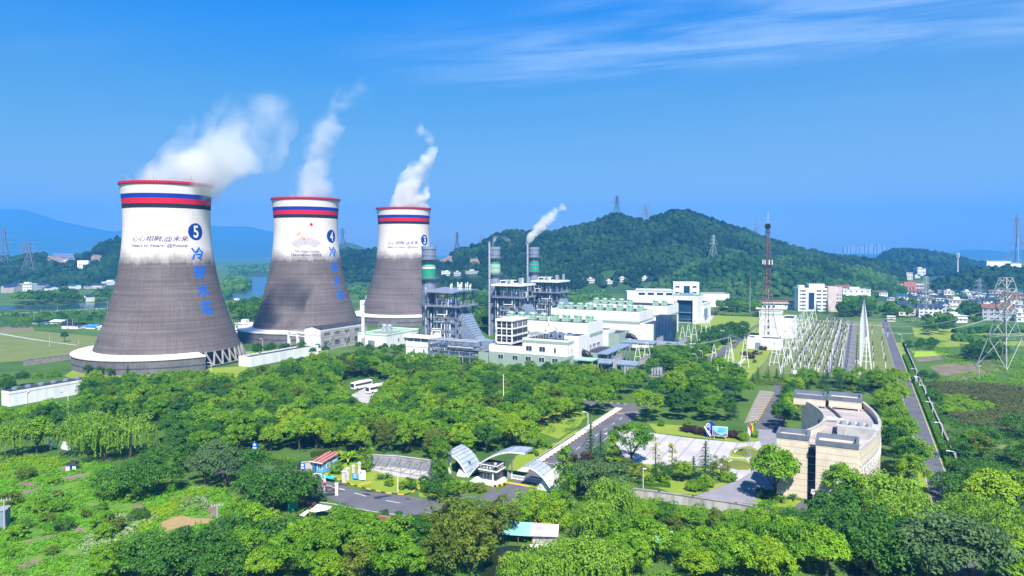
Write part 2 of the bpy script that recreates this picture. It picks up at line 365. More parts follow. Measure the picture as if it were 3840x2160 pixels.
def subdivide_long(v, f, L):
 import bmesh
 bm = bmesh.new(); vs = [bm.verts.new(p) for p in v]
 for q in f:
  try: bm.faces.new([vs[i] for i in q])
  except ValueError: pass
 bmesh.ops.triangulate(bm, faces=bm.faces)
 for _ in range(4):
  e = [e for e in bm.edges if e.calc_length() > L]
  if not e: break
  bmesh.ops.subdivide_edges(bm, edges=e, cuts=1)
  bmesh.ops.triangulate(bm, faces=bm.faces)
 bm.verts.index_update()
 r = [tuple(p.co) for p in bm.verts], [tuple(x.index for x in q.verts) for q in bm.faces]
 bm.free(); return r
def wrap(name, v, f, phi, z, mat, parent, off=.06, rfun=rad):
 """lay a flat drawing on the tower's curved shell as a thin coat"""
 v, f = subdivide_long(v, f, 2.5)
 out = []
 for (x, y, _) in v:
  zz = z + y; r = rfun(zz) + off; a = phi + x / rfun(z)
  out.append((r * math.cos(a), r * math.sin(a), zz))
 m = MB(); m._add(out, f); return m.build(name, mat, parent)
def disc(rx, ry=None, n=40):
 ry = ry or rx
 return [(0, 0, 0)] + [(rx * math.cos(2 * math.pi * i / n), ry * math.sin(2 * math.pi * i / n), 0) for i in range(n)], [(0, 1 + i, 1 + (i + 1) % n) for i in range(n)]
def hit(px, py, c):
 """where the line of sight through a pixel meets a tower's shell: angle and height"""
 o = Vector((0, 0, CAM_H)); d = (at_depth(px, py, c.y) - o); d.normalize()
 t = (c - Vector((0, 0, 0))).length - 70
 while t < 1500:
  p = o + d * t; q = p - c
  if math.hypot(q.x, q.y) <= rad(p.z): break
  t += .1
 return math.atan2(q.y, q.x), p.z
TOWERS = {}
def tower(num, c, label):
 t = thing('cooling_tower', label, 'cooling tower', c, 0, 'hyperbolic cooling towers')
 m = MB(); m.lathe(SPROF, 128); m.lathe([(r - .8, z) for r, z in SPROF[::-1]], 96); m.build('shell', M['shell'], t, smooth=True)
 m = MB(); rt = rad(102.6); m.lathe([(rt, 102.2), (rt + .7, 102.7), (rt + .8, 104), (rt - 1.0, 104), (rt - 1.0, 102.6)], 96); rim = m.build('rim', M['red'], t)
 m = MB()
 m.lathe([(rt + .5, 105), (rt + .55, 105.05), (rt + .5, 105.1)], 96)
 for i in range(48): a = i * math.pi / 24; m.tube(((rt + .5) * math.cos(a), (rt + .5) * math.sin(a), 104), ((rt + .5) * math.cos(a), (rt + .5) * math.sin(a), 105.1), .05, 4)
 m.build('railing', M['steelgrey'], rim)
 for i in range(8):
  a = i * math.pi / 4 + .2; k = MB(); k.tube(((rt + .4) * math.cos(a), (rt + .4) * math.sin(a), 104), ((rt + .4) * math.cos(a), (rt + .4) * math.sin(a), 107.6), .08, 4); k.build('lightning_rod', M['steelgrey'], rim)
 toc = math.atan2(-c.y, -c.x)                      # bearing of the camera seen from the tower
 gap0, gap1 = toc + R(21), toc + R(150)             # where the basin wall is open and the raking columns show
 a0, a1 = gap1, gap0 + 2 * math.pi
 m = MB(); m.lathe([(48.5, 0), (48.8, 0), (48.8, 7.3), (48.5, 7.3)], 150, a0=a0, a1=a1)
 w = m.build('basin_wall', M['basin_wall'], t)
 m = MB()
 for i in range(300):
  a = a0 + (a1 - a0) * (i + .5) / 300; m.rbox((48.95 * math.cos(a), 48.95 * math.sin(a), 3.65), (.3, .35, 7.1), a)
 m.build('louvre', M['basin_wall'], w)
 m = MB(); m.lathe([(48.85, 3.3), (49.3, 3.3), (49.3, 3.7), (48.85, 3.7)], 150, a0=a0, a1=a1); m.build('rail', M['steeldark'], w)
 m = MB(); m.lathe([(49.5, 7.3), (49.6, 7.9), (39.6, 8.9), (38.6, 8.9), (38.6, 8.3), (49.5, 7.3)], 150, a0=a0, a1=a1)
 for aa in (a0, a1): m.face([(r * math.cos(aa), r * math.sin(aa), z) for r, z in ((49.5, 7.3), (49.6, 7.9), (39.6, 8.9), (38.6, 8.3))])
 m.build('basin_roof', M['white'], t)
 nc = 44
 for i in range(nc):
  a = gap0 + R(2) + 2 * math.pi * i / nc
  dv = ((a - gap0 + math.pi) % (2 * math.pi)) - math.pi
  if not (-.05 < dv < R(75)): continue
  for s_ in (-1, 1):
   k = MB(); bb = a + s_ * .075
   k.tube((39.3 * math.cos(bb), 39.3 * math.sin(bb), 8.2), (42.6 * math.cos(a), 42.6 * math.sin(a), 0), .55, 6); k.build('column', M['concrete'], t)
 m = MB(); m.lathe([(43.5, 0), (44, 1.2), (43, 1.2), (43, 0)], 64); m.build('basin_kerb', M['concrete'], t)
 m = MB(); m.cyl(0, 0, .2, 6.5, 35, 48); m.build('fill_screen', M['steeldark'], t)
 TOWERS[num] = (t, c)
 return t
T5 = Vector((-203, 403, 0)); T4 = Vector((-156, 518, 0)); T3 = Vector((-100, 632, 0))
tower(5, T5, 'big grey and white cooling tower with blue badge 5, closest to the lawn')
tower(4, T4, 'middle cooling tower with a badge 4 and a fan of purple arcs painted on it')
tower(3, T3, 'smallest looking cooling tower with badge 3, behind the banded flue stack')
def paint_tower(num, badge, slogan, chars):
 t, c = TOWERS[num]
 phi, z = hit(*badge, c); v, f = disc(4.9)
 b = wrap('number_badge', v, f, phi, z, M['navy'], t, .05)
 v, f = text_mesh(str(num), 10, .22); v = fit(v, 3.4, 7.0); wrap('numeral', v, f, phi, z, M['white'], b, .16)
 if slogan:
  (x1, y1, w1, h1), (x2, y2, w2, h2) = slogan
  D = (c.xy.length - 23) / c.xy.length * c.y
  phi, z = hit(x1, y1, c); v, f = text_mesh('心心相融,@未来', 4, .03, .25); v = fit(v, w1 * D / F_PX * 1.03, h1 * D / F_PX); wrap('slogan_lettering', v, f, phi, z, M['purple'], t)
  phi, z = hit(x2, y2, c); v, f = text_mesh('Heart to Heart, @Future', 3, .035, .3); v = fit(v, w2 * D / F_PX * 1.03, h2 * D / F_PX); wrap('slogan_lettering', v, f, phi, z, M['purple'], t)
 for ch, p in zip('冷却水塔', chars):
  phi, z = hit(*p, c); v, f = text_mesh(ch, 8, .22); v = fit(v, 8.6, 7.9); wrap('painted_character', v, f, phi, z, M['brightblue'], t)
paint_tower(5, (734, 869), ((596, 896, 200, 25), (592, 922, 198, 17)), ((742, 952), (751, 1019), (763, 1087), (776, 1154)))
paint_tower(4, (1243, 886), None, ((1248.5, 944), (1256, 1000), (1265, 1054), (1277, 1105)))
paint_tower(3, (1592, 900), ((1510.6, 911, 117, 15), (1509, 927.5, 117, 11)), ())
def emblem():
 t, c = TOWERS[4]
 phi, z = hit(1167, 842, c); v, f = disc(1.0)
 n = 16
 v2 = [(0, 0, 0)] + [((1.5 if i % 2 else .95) * math.cos(math.pi * i / n), (1.5 if i % 2 else .95) * math.sin(math.pi * i / n), 0) for i in range(2 * n)]
 wrap('sun_emblem', v2, [(0, 1 + i, 1 + (i + 1) % (2 * n)) for i in range(2 * n)], phi, z, M['red'], t)
 phi, z = hit(1147, 912, c); V, Fc = [], []
 for k in range(7):                                 # the fan: concentric arcs
  r = 7.4 + k * .95; a0, a1 = R(38), R(142)
  for i in range(24):
   p, q = a0 + (a1 - a0) * i / 24, a0 + (a1 - a0) * (i + 1) / 24; b = len(V)
   for (aa, rr) in ((p, r), (q, r), (q, r + .3), (p, r + .3)): V.append((rr * math.cos(aa) * 1.02, rr * math.sin(aa) * .86 - 7.6, 0))
   Fc.append((b, b + 1, b + 2, b + 3))
 wrap('fan_emblem', V, Fc, phi, z, M['purple'], t)
 V, Fc = [], []
 pts = [(x, 2.3 * math.sin(x * 1.25 + .4) * .62 + 2.2 - (x + 4) * .55) for x in np.linspace(-6.6, -.6, 40)]
 for o in (0, .62, 1.24):
  for (x0, y0), (x1, y1) in zip(pts, pts[1:]):
   b = len(V); V += [(x0, y0 + o, 0), (x1, y1 + o, 0), (x1, y1 + o + .36, 0), (x0, y0 + o + .36, 0)]; Fc.append((b, b + 1, b + 2, b + 3))
 wrap('track_emblem', V, Fc, phi, z + 3.0, M['orange'], t, .1)
 D = 490
 for txt, x, y, w, h, bd in (('19th', 1113, 942, 22, 10, .02), ('Asian', 1144, 942, 31, 10, .02), ('Games', 1181, 942, 34, 10, .02), ('Hangzhou', 1128, 957, 70, 12, .06), ('2022', 1187, 956, 36, 10, .06)):
  phi, z = hit(x, y, c); v, f = text_mesh(txt, 3, bd); v = fit(v, w * D / F_PX * 1.03, h * D / F_PX); wrap('text_lettering', v, f, phi, z, M['purple'], t)
emblem()
# ================================================================== building helpers
WCACHE = {}
def window(root, x, y, z, w, h, face='-y', name='window', glass='glass', frame='white', bars=1):
 """a framed pane set on a wall; face is the way it looks"""
 k = (round(w, 2), round(h, 2), name, glass, frame, bars)
 o = None
 if k in WCACHE:
  o = WCACHE[k].copy(); C.objects.link(o); o.parent = root
 else:
  m = MB(); m.mi = 0; m.box(-w / 2, w / 2, -.03, .1, 0, h)
  m.mi = 1; t = min(.14, w * .1)
  m.box(-w / 2 - t, -w / 2, -.1, .1, -t, h + t); m.box(w / 2, w / 2 + t, -.1, .1, -t, h + t)
  m.box(-w / 2, w / 2, -.1, .1, -t, 0); m.box(-w / 2, w / 2, -.1, .1, h, h + t)
  for i in range(bars): xx = -w / 2 + w * (i + 1) / (bars + 1); m.box(xx - .05, xx + .05, -.08, -.031, 0, h)
  o = m.build(name, [M[glass], M[frame]], root); WCACHE[k] = o
 o.location = (x, y, z); o.rotation_euler.z = {'-y': 0, '+x': math.pi / 2, '+y': math.pi, '-x': -math.pi / 2}[face]
 return o
def flat_block(root, x0, x1, y0, y1, z0, h, wall='white', roof='darkroof', par=.8, names=('wall', 'roof'), band=None, t=.35):
 m = MB(); m.box(x0, x1, y0, y1, z0, h - par)
 for a, b, c, d in ((x0, x1, y0, y0 + t), (x0, x1, y1 - t, y1), (x0, x0 + t, y0 + t, y1 - t), (x1 - t, x1, y0 + t, y1 - t)): m.box(a, b, c, d, h - par, h)
 w = m.build(names[0], M[wall], root)
 m = MB(); m.box(x0 + t, x1 - t, y0 + t, y1 - t, h - par, h - par + .06); r = m.build(names[1], M[roof], root)
 if band:
  z0b, z1b, bm = band; m = MB(); m.box(x0 - .02, x1 + .02, y0 - .02, y1 + .02, z0b, z1b); m.build('colour_band', M[bm], root)
 return w, r
def bld(name, label, cat, a0, a1, b0, b1, h, group=None, rz=GR, **k):
 """flat roofed block on the site grid; returns root and local half sizes"""
 r = thing(name, label, cat, ab((a0 + a1) / 2, (b0 + b1) / 2), rz, group)
 w, d = (a1 - a0) / 2, (b1 - b0) / 2
 flat_block(r, -w, w, -d, d, 0, h, **k)
 return r, w, d
# ================================================================== power plant: flue stacks and boilers
STACK_N = 0
def flue_stack(b, label, paint):
 s = thing('flue_stack', label, 'chimney', ab(-271.5, b), GR, 'banded flue stacks')
 m = MB(); m.cyl(0, 0, 0, 66, 4.5, 32); m.lathe([(4.2, 60), (4.2, 66.02)], 24); m.build('shaft', M['steelgrey'], s, smooth=False)
 for z in (12, 20, 28, 36, 44, 62):
  k = MB(); k.lathe([(4.5, z - .2), (4.75, z - .2), (4.75, z + .2), (4.5, z + .2)], 32); k.build('flange', M['bluegrey'], s)
 m = MB(); m.lathe([(4.3, 65.9), (4.9, 65.9), (4.9, 68), (4.3, 68), (4.3, 65.9)], 32); m.build('lip', M['bluegrey'], s)
 for z, h, mm in paint:
  k = MB(); k.lathe([(4.5, z), (4.56, z), (4.56, z + h), (4.5, z + h)], 32); k.build('painted_band', M[mm], s)
 for z, g in ((59, 1), (46.5, 1), (29.8, 0)):
  k = MB(); k.lathe([(4.5, z), (6.6, z), (6.6, z + .25), (4.5, z + .25)], 24); p = k.build('platform', M['steeldark'], s)
  k = MB()
  for i in range(24):
   a = i * math.pi / 12; k.tube((6.5 * math.cos(a), 6.5 * math.sin(a), z + .25), (6.5 * math.cos(a), 6.5 * math.sin(a), z + 1.5), .06, 4)
  for dz in (.9, 1.5): k.lathe([(6.45, z + dz), (6.55, z + dz), (6.55, z + dz + .08), (6.45, z + dz + .08)], 24)
  k.build('railing', M['steelgrey'], p)
  k = MB()
  for i in range(8): a = i * math.pi / 4; k.tube((4.5 * math.cos(a), 4.5 * math.sin(a), z - 2.6), (6.4 * math.cos(a), 6.4 * math.sin(a), z), .12, 4)
  k.build('bracket', M['steeldark'], p)
 return s
flue_stack(150, 'big grey flue stack with three green bands, before the third cooling tower',
     [(55.6, .8, 'green_paint'), (54.2, 1.4, 'sage'), (50.8, 2.6, 'green_paint'), (48.4, .1, 'white'), (46.9, 5.0 - 1.3, 'green_paint'), (53.4, .8, 'white')])
flue_stack(240, 'slimmer flue stack in pale green bands beside a thin smoking pipe',
     [(55.2, 1.2, 'green_paint'), (52.0, 2.6, 'green_vent'), (48.2, 3.2, 'green_vent'), (46.9, 1.2, 'green_paint')])
flue_stack(311, 'farthest flue stack with dark green bands and a long white plume',
     [(54.0, 2.2, 'green_paint'), (50.6, 2.0, 'green_paint'), (46.9, 3.0, 'green_paint')])
for b, a, top, lab in ((147, -268.9, 42, 'thin silver vent pipe standing against the big banded flue stack'), (236, -271.5, 71, 'thin silver pipe with wisp of smoke beside the pale green banded stack'), (307, -273.5, 71, 'thin silver pipe blowing white plume beside the dark green banded stack')):
 p = thing('vent_pipe', lab, 'pipe', ab(a, b - 4.2), GR, 'thin silver vent pipes')
 m = MB(); m.cyl(0, 0, 0, top, .75, 12); m.build('shaft', M['silver'], p)
 for z in range(8, int(top), 9): k = MB(); k.cyl(0, 0, z - .1, z + .15, .95, 12); k.build('clamp', M['steelgrey'], p)
 k = MB(); k.cyl(0, 0, top, top + 1.2, .95, 12); k.build('outlet', M['steelgrey'], p)
def boiler(b, label, roof):
 r = thing('heat_recovery_boiler', label, 'boiler', ab(-254.5, b), GR, 'steel framed boilers')
 rs = random.Random(int(b)); W2, D2 = 10.5, 11
 m = MB(); m.box(-8.2, 7.0, -8.2, 8.2, 3, 29); m.build('casing', M['bluegrey'], r)
 k = MB()
 for x in (-6, -2.5, 1, 4.6): k.box(x - .25, x + .25, -8.6, -8.2, 3, 29)
 for z in (9, 16, 23): k.box(-8.2, 7, -8.5, -8.2, z, z + .4)
 k.build('stiffeners', M['steelgrey'], r)
 for x in (-10.3, -3.6, 3.4, 10.3):
  for y in (-10.6, 0, 10.6):
   k = MB(); k.box(x - .35, x + .35, y - .35, y + .35, 0, 39); k.build('column', M['steelgrey'], r)
 for z in (8, 15, 22):
  k = MB()
  for y in (-10.6, 10.6): k.box(-10.3, 10.3, y - .25, y + .25, z, z + .5)
  for x in (-10.3, 10.3): k.box(x - .25, x + .25, -10.6, 10.6, z, z + .5)
  f = k.build('beam_frame', M['steelgrey'], r)
  if z != 15:
   k = MB(); k.box(-11.4, 11.4, -11.9, -10.9, z + .5, z + .62)
   for i in range(12): x = -11.3 + i * 2.05; k.tube((x, -11.85, z + .6), (x, -11.85, z + 1.7), .05, 4)
   k.tube((-11.3, -11.85, z + 1.7), (11.3, -11.85, z + 1.7), .06, 4); k.build('walkway', M['galv'], f)
 k = MB()
 for x0, x1, z0, z1 in ((-10.3, -3.6, 0, 8), (3.4, 10.3, 8, 15), (-10.3, -3.6, 15, 22), (3.4, 10.3, 22, 30)):
  k.tube((x0, -10.6, z0), (x1, -10.6, z1), .22, 4); k.tube((10.3, x0, z0), (10.3, x1, z1), .22, 4)
 k.build('bracing', M['steelgrey'], r)
 m = MB(); m.box(-13, 13, -12.5, 12, 29.6, 30.2); d = m.build('deck', M['steelgrey'], r)
 k = MB()
 for (x0, y0, x1, y1) in ((-13, -12.4, 13, -12.4), (13, -12.4, 13, 12)):
  for i in range(17): t = i / 16; k.tube((x0 + (x1 - x0) * t, y0 + (y1 - y0) * t, 30.2), (x0 + (x1 - x0) * t, y0 + (y1 - y0) * t, 31.4), .06, 4)
  for z in (30.8, 31.4): k.tube((x0, y0, z), (x1, y1, z), .06, 4)
 k.build('railing', M['galv'], d)
 for i in range(3):                                     # drums and equipment on the deck
  k = MB(); x = -7 + i * 6.5; k.tube((x - 2.4, -4, 32), (x + 2.4, -4, 32), 1.15, 12); k.build('steam_drum', M['silver'], r)
 for i in range(9):
  k = MB(); x, y = rs.uniform(-11, 10), rs.uniform(-11, 2); z = rs.uniform(32.5, 36); w = rs.uniform(1.5, 5)
  k.path([(x, y, 30.2), (x, y, z), (x + w, y, z), (x + w, y, 30.2)], .26, 6); k.build('pipe_loop', M['silver'] if i % 3 else M['white'], r)
 k = MB(); k.box(5.5, 8.5, -11.5, -8.5, 32.6, 33.0); k.build('valve_cover', M['blue'], r)
 for i in range(7):                                     # risers and downcomers on the front and the right-hand end
  x = -8.5 + i * 2.3 + rs.uniform(-.7, .7); k = MB(); z0 = rs.choice((1, 3, 6)); z1 = rs.choice((20, 25, 29.5)); rr = rs.choice((.28, .35, .5))
  k.path([(x, -9.4, z0), (x, -9.4, z1), (x, -8.3, z1)], rr, 8); k.build('riser_pipe', M['silver'] if i % 2 else M['white'], r)
 for i in range(6):
  y = -8.5 + i * 3.1 + rs.uniform(-.7, .7); k = MB(); k.tube((8.6, y, rs.choice((2, 5))), (8.6, y, rs.choice((24, 29))), rs.choice((.25, .42)), 8); k.build('riser_pipe', M['silver'] if i % 2 else M['steelgrey'], r)
 for i in range(4):
  z = 11 + i * 4.6; x = -9 + i * 2; k = MB(); k.path([(x, -11.2, z), (x + 7, -11.2, z), (x + 7, -11.2, z + 3), (x + 7, -9.5, z + 3)], .3, 6); k.build('header_pipe', M['white'] if i % 2 else M['silver'], r)
 k = MB()                                               # stair tower on the end
 for i in range(7):
  z = 1 + i * 4.1; y0, y1 = (-10, -6.4) if i % 2 else (-6.4, -10); k.tube((12, y0, z), (12, y1, z + 4.1), .22, 4); k.tube((13, y0, z), (13, y1, z + 4.1), .22, 4); k.box(11.6, 13.4, min(y0, y1) - .6, min(y0, y1), z, z + .15)
 k.build('stair', M['galv'], r)
 # inlet duct: sloping hood that narrows towards the turbine hall
 m = MB()
 def sect(x, y, z0, z1): return [(x, -y, z0), (x, y, z0), (x, y, z1), (x, -y, z1)]
 ss = [sect(7.0, 8.0, 3, 27), sect(11.5, 7.6, 3, 24), sect(20.5, 5.2, 2.5, 11.5), sect(23, 4.6, 2.5, 9.5), sect(36, 3.2, 2.8, 8.2)]
 V = [p for q in ss for p in q]; Fq = []
 for i in range(len(ss) - 1):
  for j in range(4): Fq.append((4 * i + j, 4 * i + (j + 1) % 4, 4 * i + 4 + (j + 1) % 4, 4 * i + 4 + j))
 m._add(V, Fq); dk = m.build('inlet_duct', M['bluegrey'], r)
 k = MB()
 for i in range(10):
  t = i / 9; x = 11.5 + 9 * t; y = 7.6 - 2.4 * t; z1 = 24 - 12.5 * t
  k.box(x - .15, x + .15, -y - .3, -y, 3, z1 + .3); k.box(x - .15, x + .15, -y - .3, y, z1, z1 + .35)
 k.build('rib', M['steelgrey'], dk)
 if roof == 'pitched':
  m = MB(); m._add([(-13, -13, 39.2), (9, -13, 38.8), (13.5, -13, 39.9), (13.5, 12.5, 40.2), (-13, 12.5, 40.9), (9, 12.5, 40.0)], [(0, 1, 5, 4), (1, 2, 3, 5)])
  m._add([(-13, -13, 38.7), (9, -13, 38.3), (13.5, -13, 39.4), (13.5, 12.5, 39.7), (-13, 12.5, 40.4), (9, 12.5, 39.5)], [(4, 5, 1, 0), (5, 3, 2, 1)])
  m._add([(-13, -13, 38.7), (9, -13, 38.3), (9, -13, 38.8), (-13, -13, 39.2), (13.5, -13, 39.4), (13.5, -13, 39.9), (13.5, 12.5, 39.7), (13.5, 12.5, 40.2)], [(0, 1, 2, 3), (1, 4, 5, 2), (4, 6, 7, 5)])
  rf = m.build('roof', M['steelgrey'], r)
  for i, (x, y) in enumerate(((-4, 6), (-3, 6), (1, 7), (2, 7), (4, 5), (5, 5), (5.4, 2), (7, 7), (8.3, 7), (10.5, 6), (11.2, 6))):
   k = MB(); k.cyl(x, y, 39.8, 42.6 + (i % 3) * .9, .22, 8); k.cyl(x, y, 41.5, 42.8 + (i % 3) * .9, .42, 8); k.build('silencer', M['white'], rf)
 else:
  m = MB(); m.box(-13, 12.5, -13, 12.5, 38.6, 39.8); rf = m.build('roof', M['white'], r)
  k = MB(); k.box(-9, 0, -6, 4, 42.2, 42.6); k.box(-9, -8.7, -6, -5.7, 39.8, 42.2); k.box(-.3, 0, -6, -5.7, 39.8, 42.2); k.box(-9, -8.7, 3.7, 4, 39.8, 42.2); k.box(-6, -2, -2, 3, 39.8, 42.2); k.build('penthouse', M['white'], rf)
  for i, (x, y, rr, hh, mm) in enumerate(((-3, -7, .9, 3, 'silver'), (0, -8, .8, 3.2, 'bluegrey'), (2.5, -8, .9, 2.6, 'white'), (6.5, -3, 1.3, 4.4, 'bluegrey'), (9.5, 5, 1.2, 5.2, 'bluegrey'), (4.0, 6, 1.1, 4.2, 'timber' if b > 300 else 'silver'))):
   k = MB(); k.cyl(x, y, 39.8, 39.8 + hh, rr, 12); k.cyl(x, y, 39.8 + hh, 40.1 + hh, rr * .7, 12); k.build('roof_tank', M[mm], rf)
 k = MB()
 for x in (-10.3, -3.6, 3.4, 10.3):
  k.tube((x, -10.6, 34.5), (x + 2.4, -12.6, 38.6), .18, 4); k.tube((x, -10.6, 34), (x, -6, 38.6), .18, 4)
 k.box(-10.3, 10.3, -10.75, -10.45, 37.4, 37.9); k.box(10.15, 10.45, -10.6, 10.6, 37.4, 37.9); k.build('roof_truss', M['steeldark'], r)
 return r
boiler(150, 'steel framed boiler under a grey pitched canopy beside the biggest stack', 'pitched')
boiler(240, 'steel framed boiler under a white flat roof beside the pale green stack', 'flat')
boiler(309, 'steel framed boiler under a white flat roof, hindmost by the dark banded stack', 'flat')
# ================================================================== turbine halls
def roof_vent(x, y, z, root_ab, label, grp):
 pass
VENT = None
def make_vent():
 t = thing('roof_ventilator', 'x', 'ventilator', (0, 0, 0))
 m = MB(); m._add([(-2.1, -2.1, 0), (2.1, -2.1, 0), (2.1, 2.1, 0), (-2.1, 2.1, 0), (-1.8, -1.8, 3.3), (1.8, -1.8, 3.3), (1.8, 1.8, 3.3), (-1.8, 1.8, 3.3)], [(0, 1, 5, 4), (1, 2, 6, 5), (2, 3, 7, 6), (3, 0, 4, 7), (4, 5, 6, 7)]); m.build('housing', M['green_vent'], t)
 m = MB(); m.cyl(0, 0, 3.2, 3.5, 2.25, 20); m.dome(0, 0, 3.5, 2.2, .9, 20, 4); m.build('cap', M['green_vent'], t)
 m = MB(); m.box(-.3, .3, -2.12, -2.0, 1.0, 1.8); m.build('hatch', M['sage'], t)
 return t
ORD = ['first', 'second', 'third', 'fourth', 'fifth', 'sixth', 'seventh', 'eighth', 'ninth', 'tenth', 'eleventh', 'twelfth', 'thirteenth', 'fourteenth', 'fifteenth', 'sixteenth', 'seventeenth', 'eighteenth', 'nineteenth', 'twentieth']
def vents(a0, a1, b, z, n, where, skip=()):
 global VENT
 for i in range(n):
  if i in skip: continue
  a = a0 + (a1 - a0) * i / (n - 1); lab = f'pale green domed roof ventilator, {ORD[i]} from the stacks on the {where}'
  if VENT is None:
   VENT = make_vent(); o = VENT; o.location = ab(a, b, z); o.rotation_euler.z = GR; o['label'] = lab; o['group'] = 'domed roof ventilators'
  else: dup(VENT, ab(a, b, z), GR, None, lab, 'domed roof ventilators')
h1, w, d = bld('turbine_hall', 'white turbine hall closest to the trees, pale green lower annex in front', 'power hall', -216, -157, 139, 165, 24, 'white turbine halls', band=(15.4, 17.4, 'sage'))
vents(-212, -160.5, 152, 23.3, 8, 'front hall')
for x in (-.0, 4.5): pass
for y, z in ((-9, 9.5), (-2, 9.5), (5, 9.5)): window(h1, w + .02, y, z, 5.4, 1.9, '+x', frame='white', bars=4)
h2, w, d = bld('turbine_hall', 'white turbine hall behind the front one, nine green domes on its roof', 'power hall', -216, -151.5, 222, 256, 24, 'white turbine halls', band=(15.4, 17.4, 'sage'))
vents(-214, -155, 236, 23.3, 9, 'middle hall')
for y, z in ((-10, 9), (-2, 9)): window(h2, w + .02, y, z, 6, 2.4, '+x', bars=4)
for x in (-5.5, 0.5, 6.5): window(h2, x, -d - .02, 9.2, 5.2, 2.6, '-y', bars=4, frame='steeldark')
h3, w, d = bld('turbine_hall', 'white turbine hall hindmost of the three, beside the blue glass portico', 'power hall', -216, -150, 290, 326, 23, 'white turbine halls', band=(14, 16, 'sage'))
vents(-212, -156, 305, 22.3, 9, 'hindmost hall', (5, 6))
# annex in front of the first hall
an = thing('control_annex', 'white and pale green two storey annex with square windows behind the treetops', 'building', ab(-186, 113), GR)
flat_block(an, 1, 28, 0, 25.9, 0, 17.2, names=('wall', 'roof'), band=(14.6, 16.2, 'sage'))
flat_block(an, -20, 1, 0.2, 25.9, 0, 12.3, names=('low_wing', 'low_roof'))
m = MB(); m.box(-20.03, 28.03, -.04, 25.85, 0, 8.4); m.build('green_base', M['sage'], an)
flat_block(an, 22, 30.5, 9, 25.9, 0, 18.6, names=('stair_block', 'stair_roof'))
flat_block(an, -28, -20, 2, 20, 0, 7.2, wall='sage', names=('side_wing', 'side_roof'))
for x in (-12.5, -3.5, 4.6, 12.6, 20.5): window(an, x, -.06, 4.6, 3.2, 2.5, '-y', frame='white')
for x in (5, 13): window(an, x, -.02, 10.3, 3.4, 2.6, '-y', frame='white')
window(an, 20.5, -.02, 10.1, 1.1, 2.6, '-y', bars=0); window(an, 28.05, 5, 10, 1.6, 2.6, '+x'); window(an, 28.1, 5, 3, 1.6, 2.6, '+x')
window(an, 30.55, 15, 9.5, 1.6, 2.4, '+x')
for i in range(3):
 u_ = thing('roof_air_unit', f'grey rooftop air unit with black fan, {ORD[i]} of three on the annex roof', 'air conditioner', ab(-186 + 14 + i * 5.2, 124, 16.45), GR, 'grey rooftop air units')
 k = MB(); k.box(-1.9, 1.9, -1.4, 1.4, .3, 3.2); k.box(-1.9, 1.9, -1.4, 1.4, 0, .3); k.build('cabinet', M['bluegrey'], u_)
 k = MB(); k.face([(-1, -1.43, .8), (1, -1.43, .8), (0, -1.43, 2.9)]); k.cyl(0, 0, 3.2, 3.5, 1.1, 14); k.build('fan', M['black'], u_)
pf = thing('roof_pipe_frame', 'tangle of silver pipes on a frame at the edge of the annex roof', 'pipework', ab(-186 + 6, 121, 16.45), GR)
for i in range(6): k = MB(); x = -4 + i * 1.6; k.path([(x, 0, 0), (x, 0, 2.6 + (i % 3) * .5), (x, 3.5, 2.6 + (i % 3) * .5), (x, 3.5, 0)], .16, 6); k.build('pipe', M['silver'], pf)
k = MB(); k.tube((-4.5, 0, 2), (4.5, 0, 2), .12, 4); k.tube((-4.5, 3.5, 2.2), (4.5, 3.5, 2.2), .12, 4); k.build('frame', M['steelgrey'], pf)
# air intake filter house with black louvres on two sides
fh = thing('filter_house', 'white boxy air intake house with rows of square black louvres', 'air intake', ab(-198.3, 127), GR)
m = MB(); m.box(-5, 5, -10, 10, 12.4, 25.4); m.build('housing', M['white'], fh)
m = MB(); m.box(-5.6, 5.6, -10.6, 10.6, 25.4, 25.9); rf = m.build('roof', M['white'], fh)
k = MB()
for i in range(9): k.box(-5.2 + i * 1.3, -4.8 + i * 1.3, -10.3, 10.3, 25.9, 26.1)
k.build('roof_ribs', M['white'], rf)
for r_ in range(3):
 for c_ in range(3):
  for f_ in (0, 1):
   k = MB(); z0 = 13.7 + r_ * 4
   if f_ == 0: x0 = -4.6 + c_ * 3.2; k.mi = 0; k.box(x0, x0 + 2.6, -10.06, -9.9, z0, z0 + 3.1); k.mi = 1; k.box(x0, x0 + 2.6, -10.12, -10.06, z0 + 1.5, z0 + 1.6)
   else: y0 = -9.0 + c_ * 6.4; k.mi = 0; k.box(4.9, 5.06, y0, y0 + 5.2, z0, z0 + 3.1); k.mi = 1; k.box(5.06, 5.12, y0 + 1.7, y0 + 1.9, z0, z0 + 3.1); k.box(5.06, 5.12, y0 + 3.4, y0 + 3.6, z0, z0 + 3.1)
   k.build('louvre', [M['black'], M['white']], fh)
k = MB()
for z in (13, 17, 21):
 k.box(-6.6, -5, -10, 10, z, z + .15); k.box(5.15, 6.4, -10, 10, z - .1, z)
 for i in range(6): k.tube((-6.5, -10 + i * 4, z), (-6.5, -10 + i * 4, z + 1.2), .05, 4)
k.build('catwalk', M['galv'], fh)
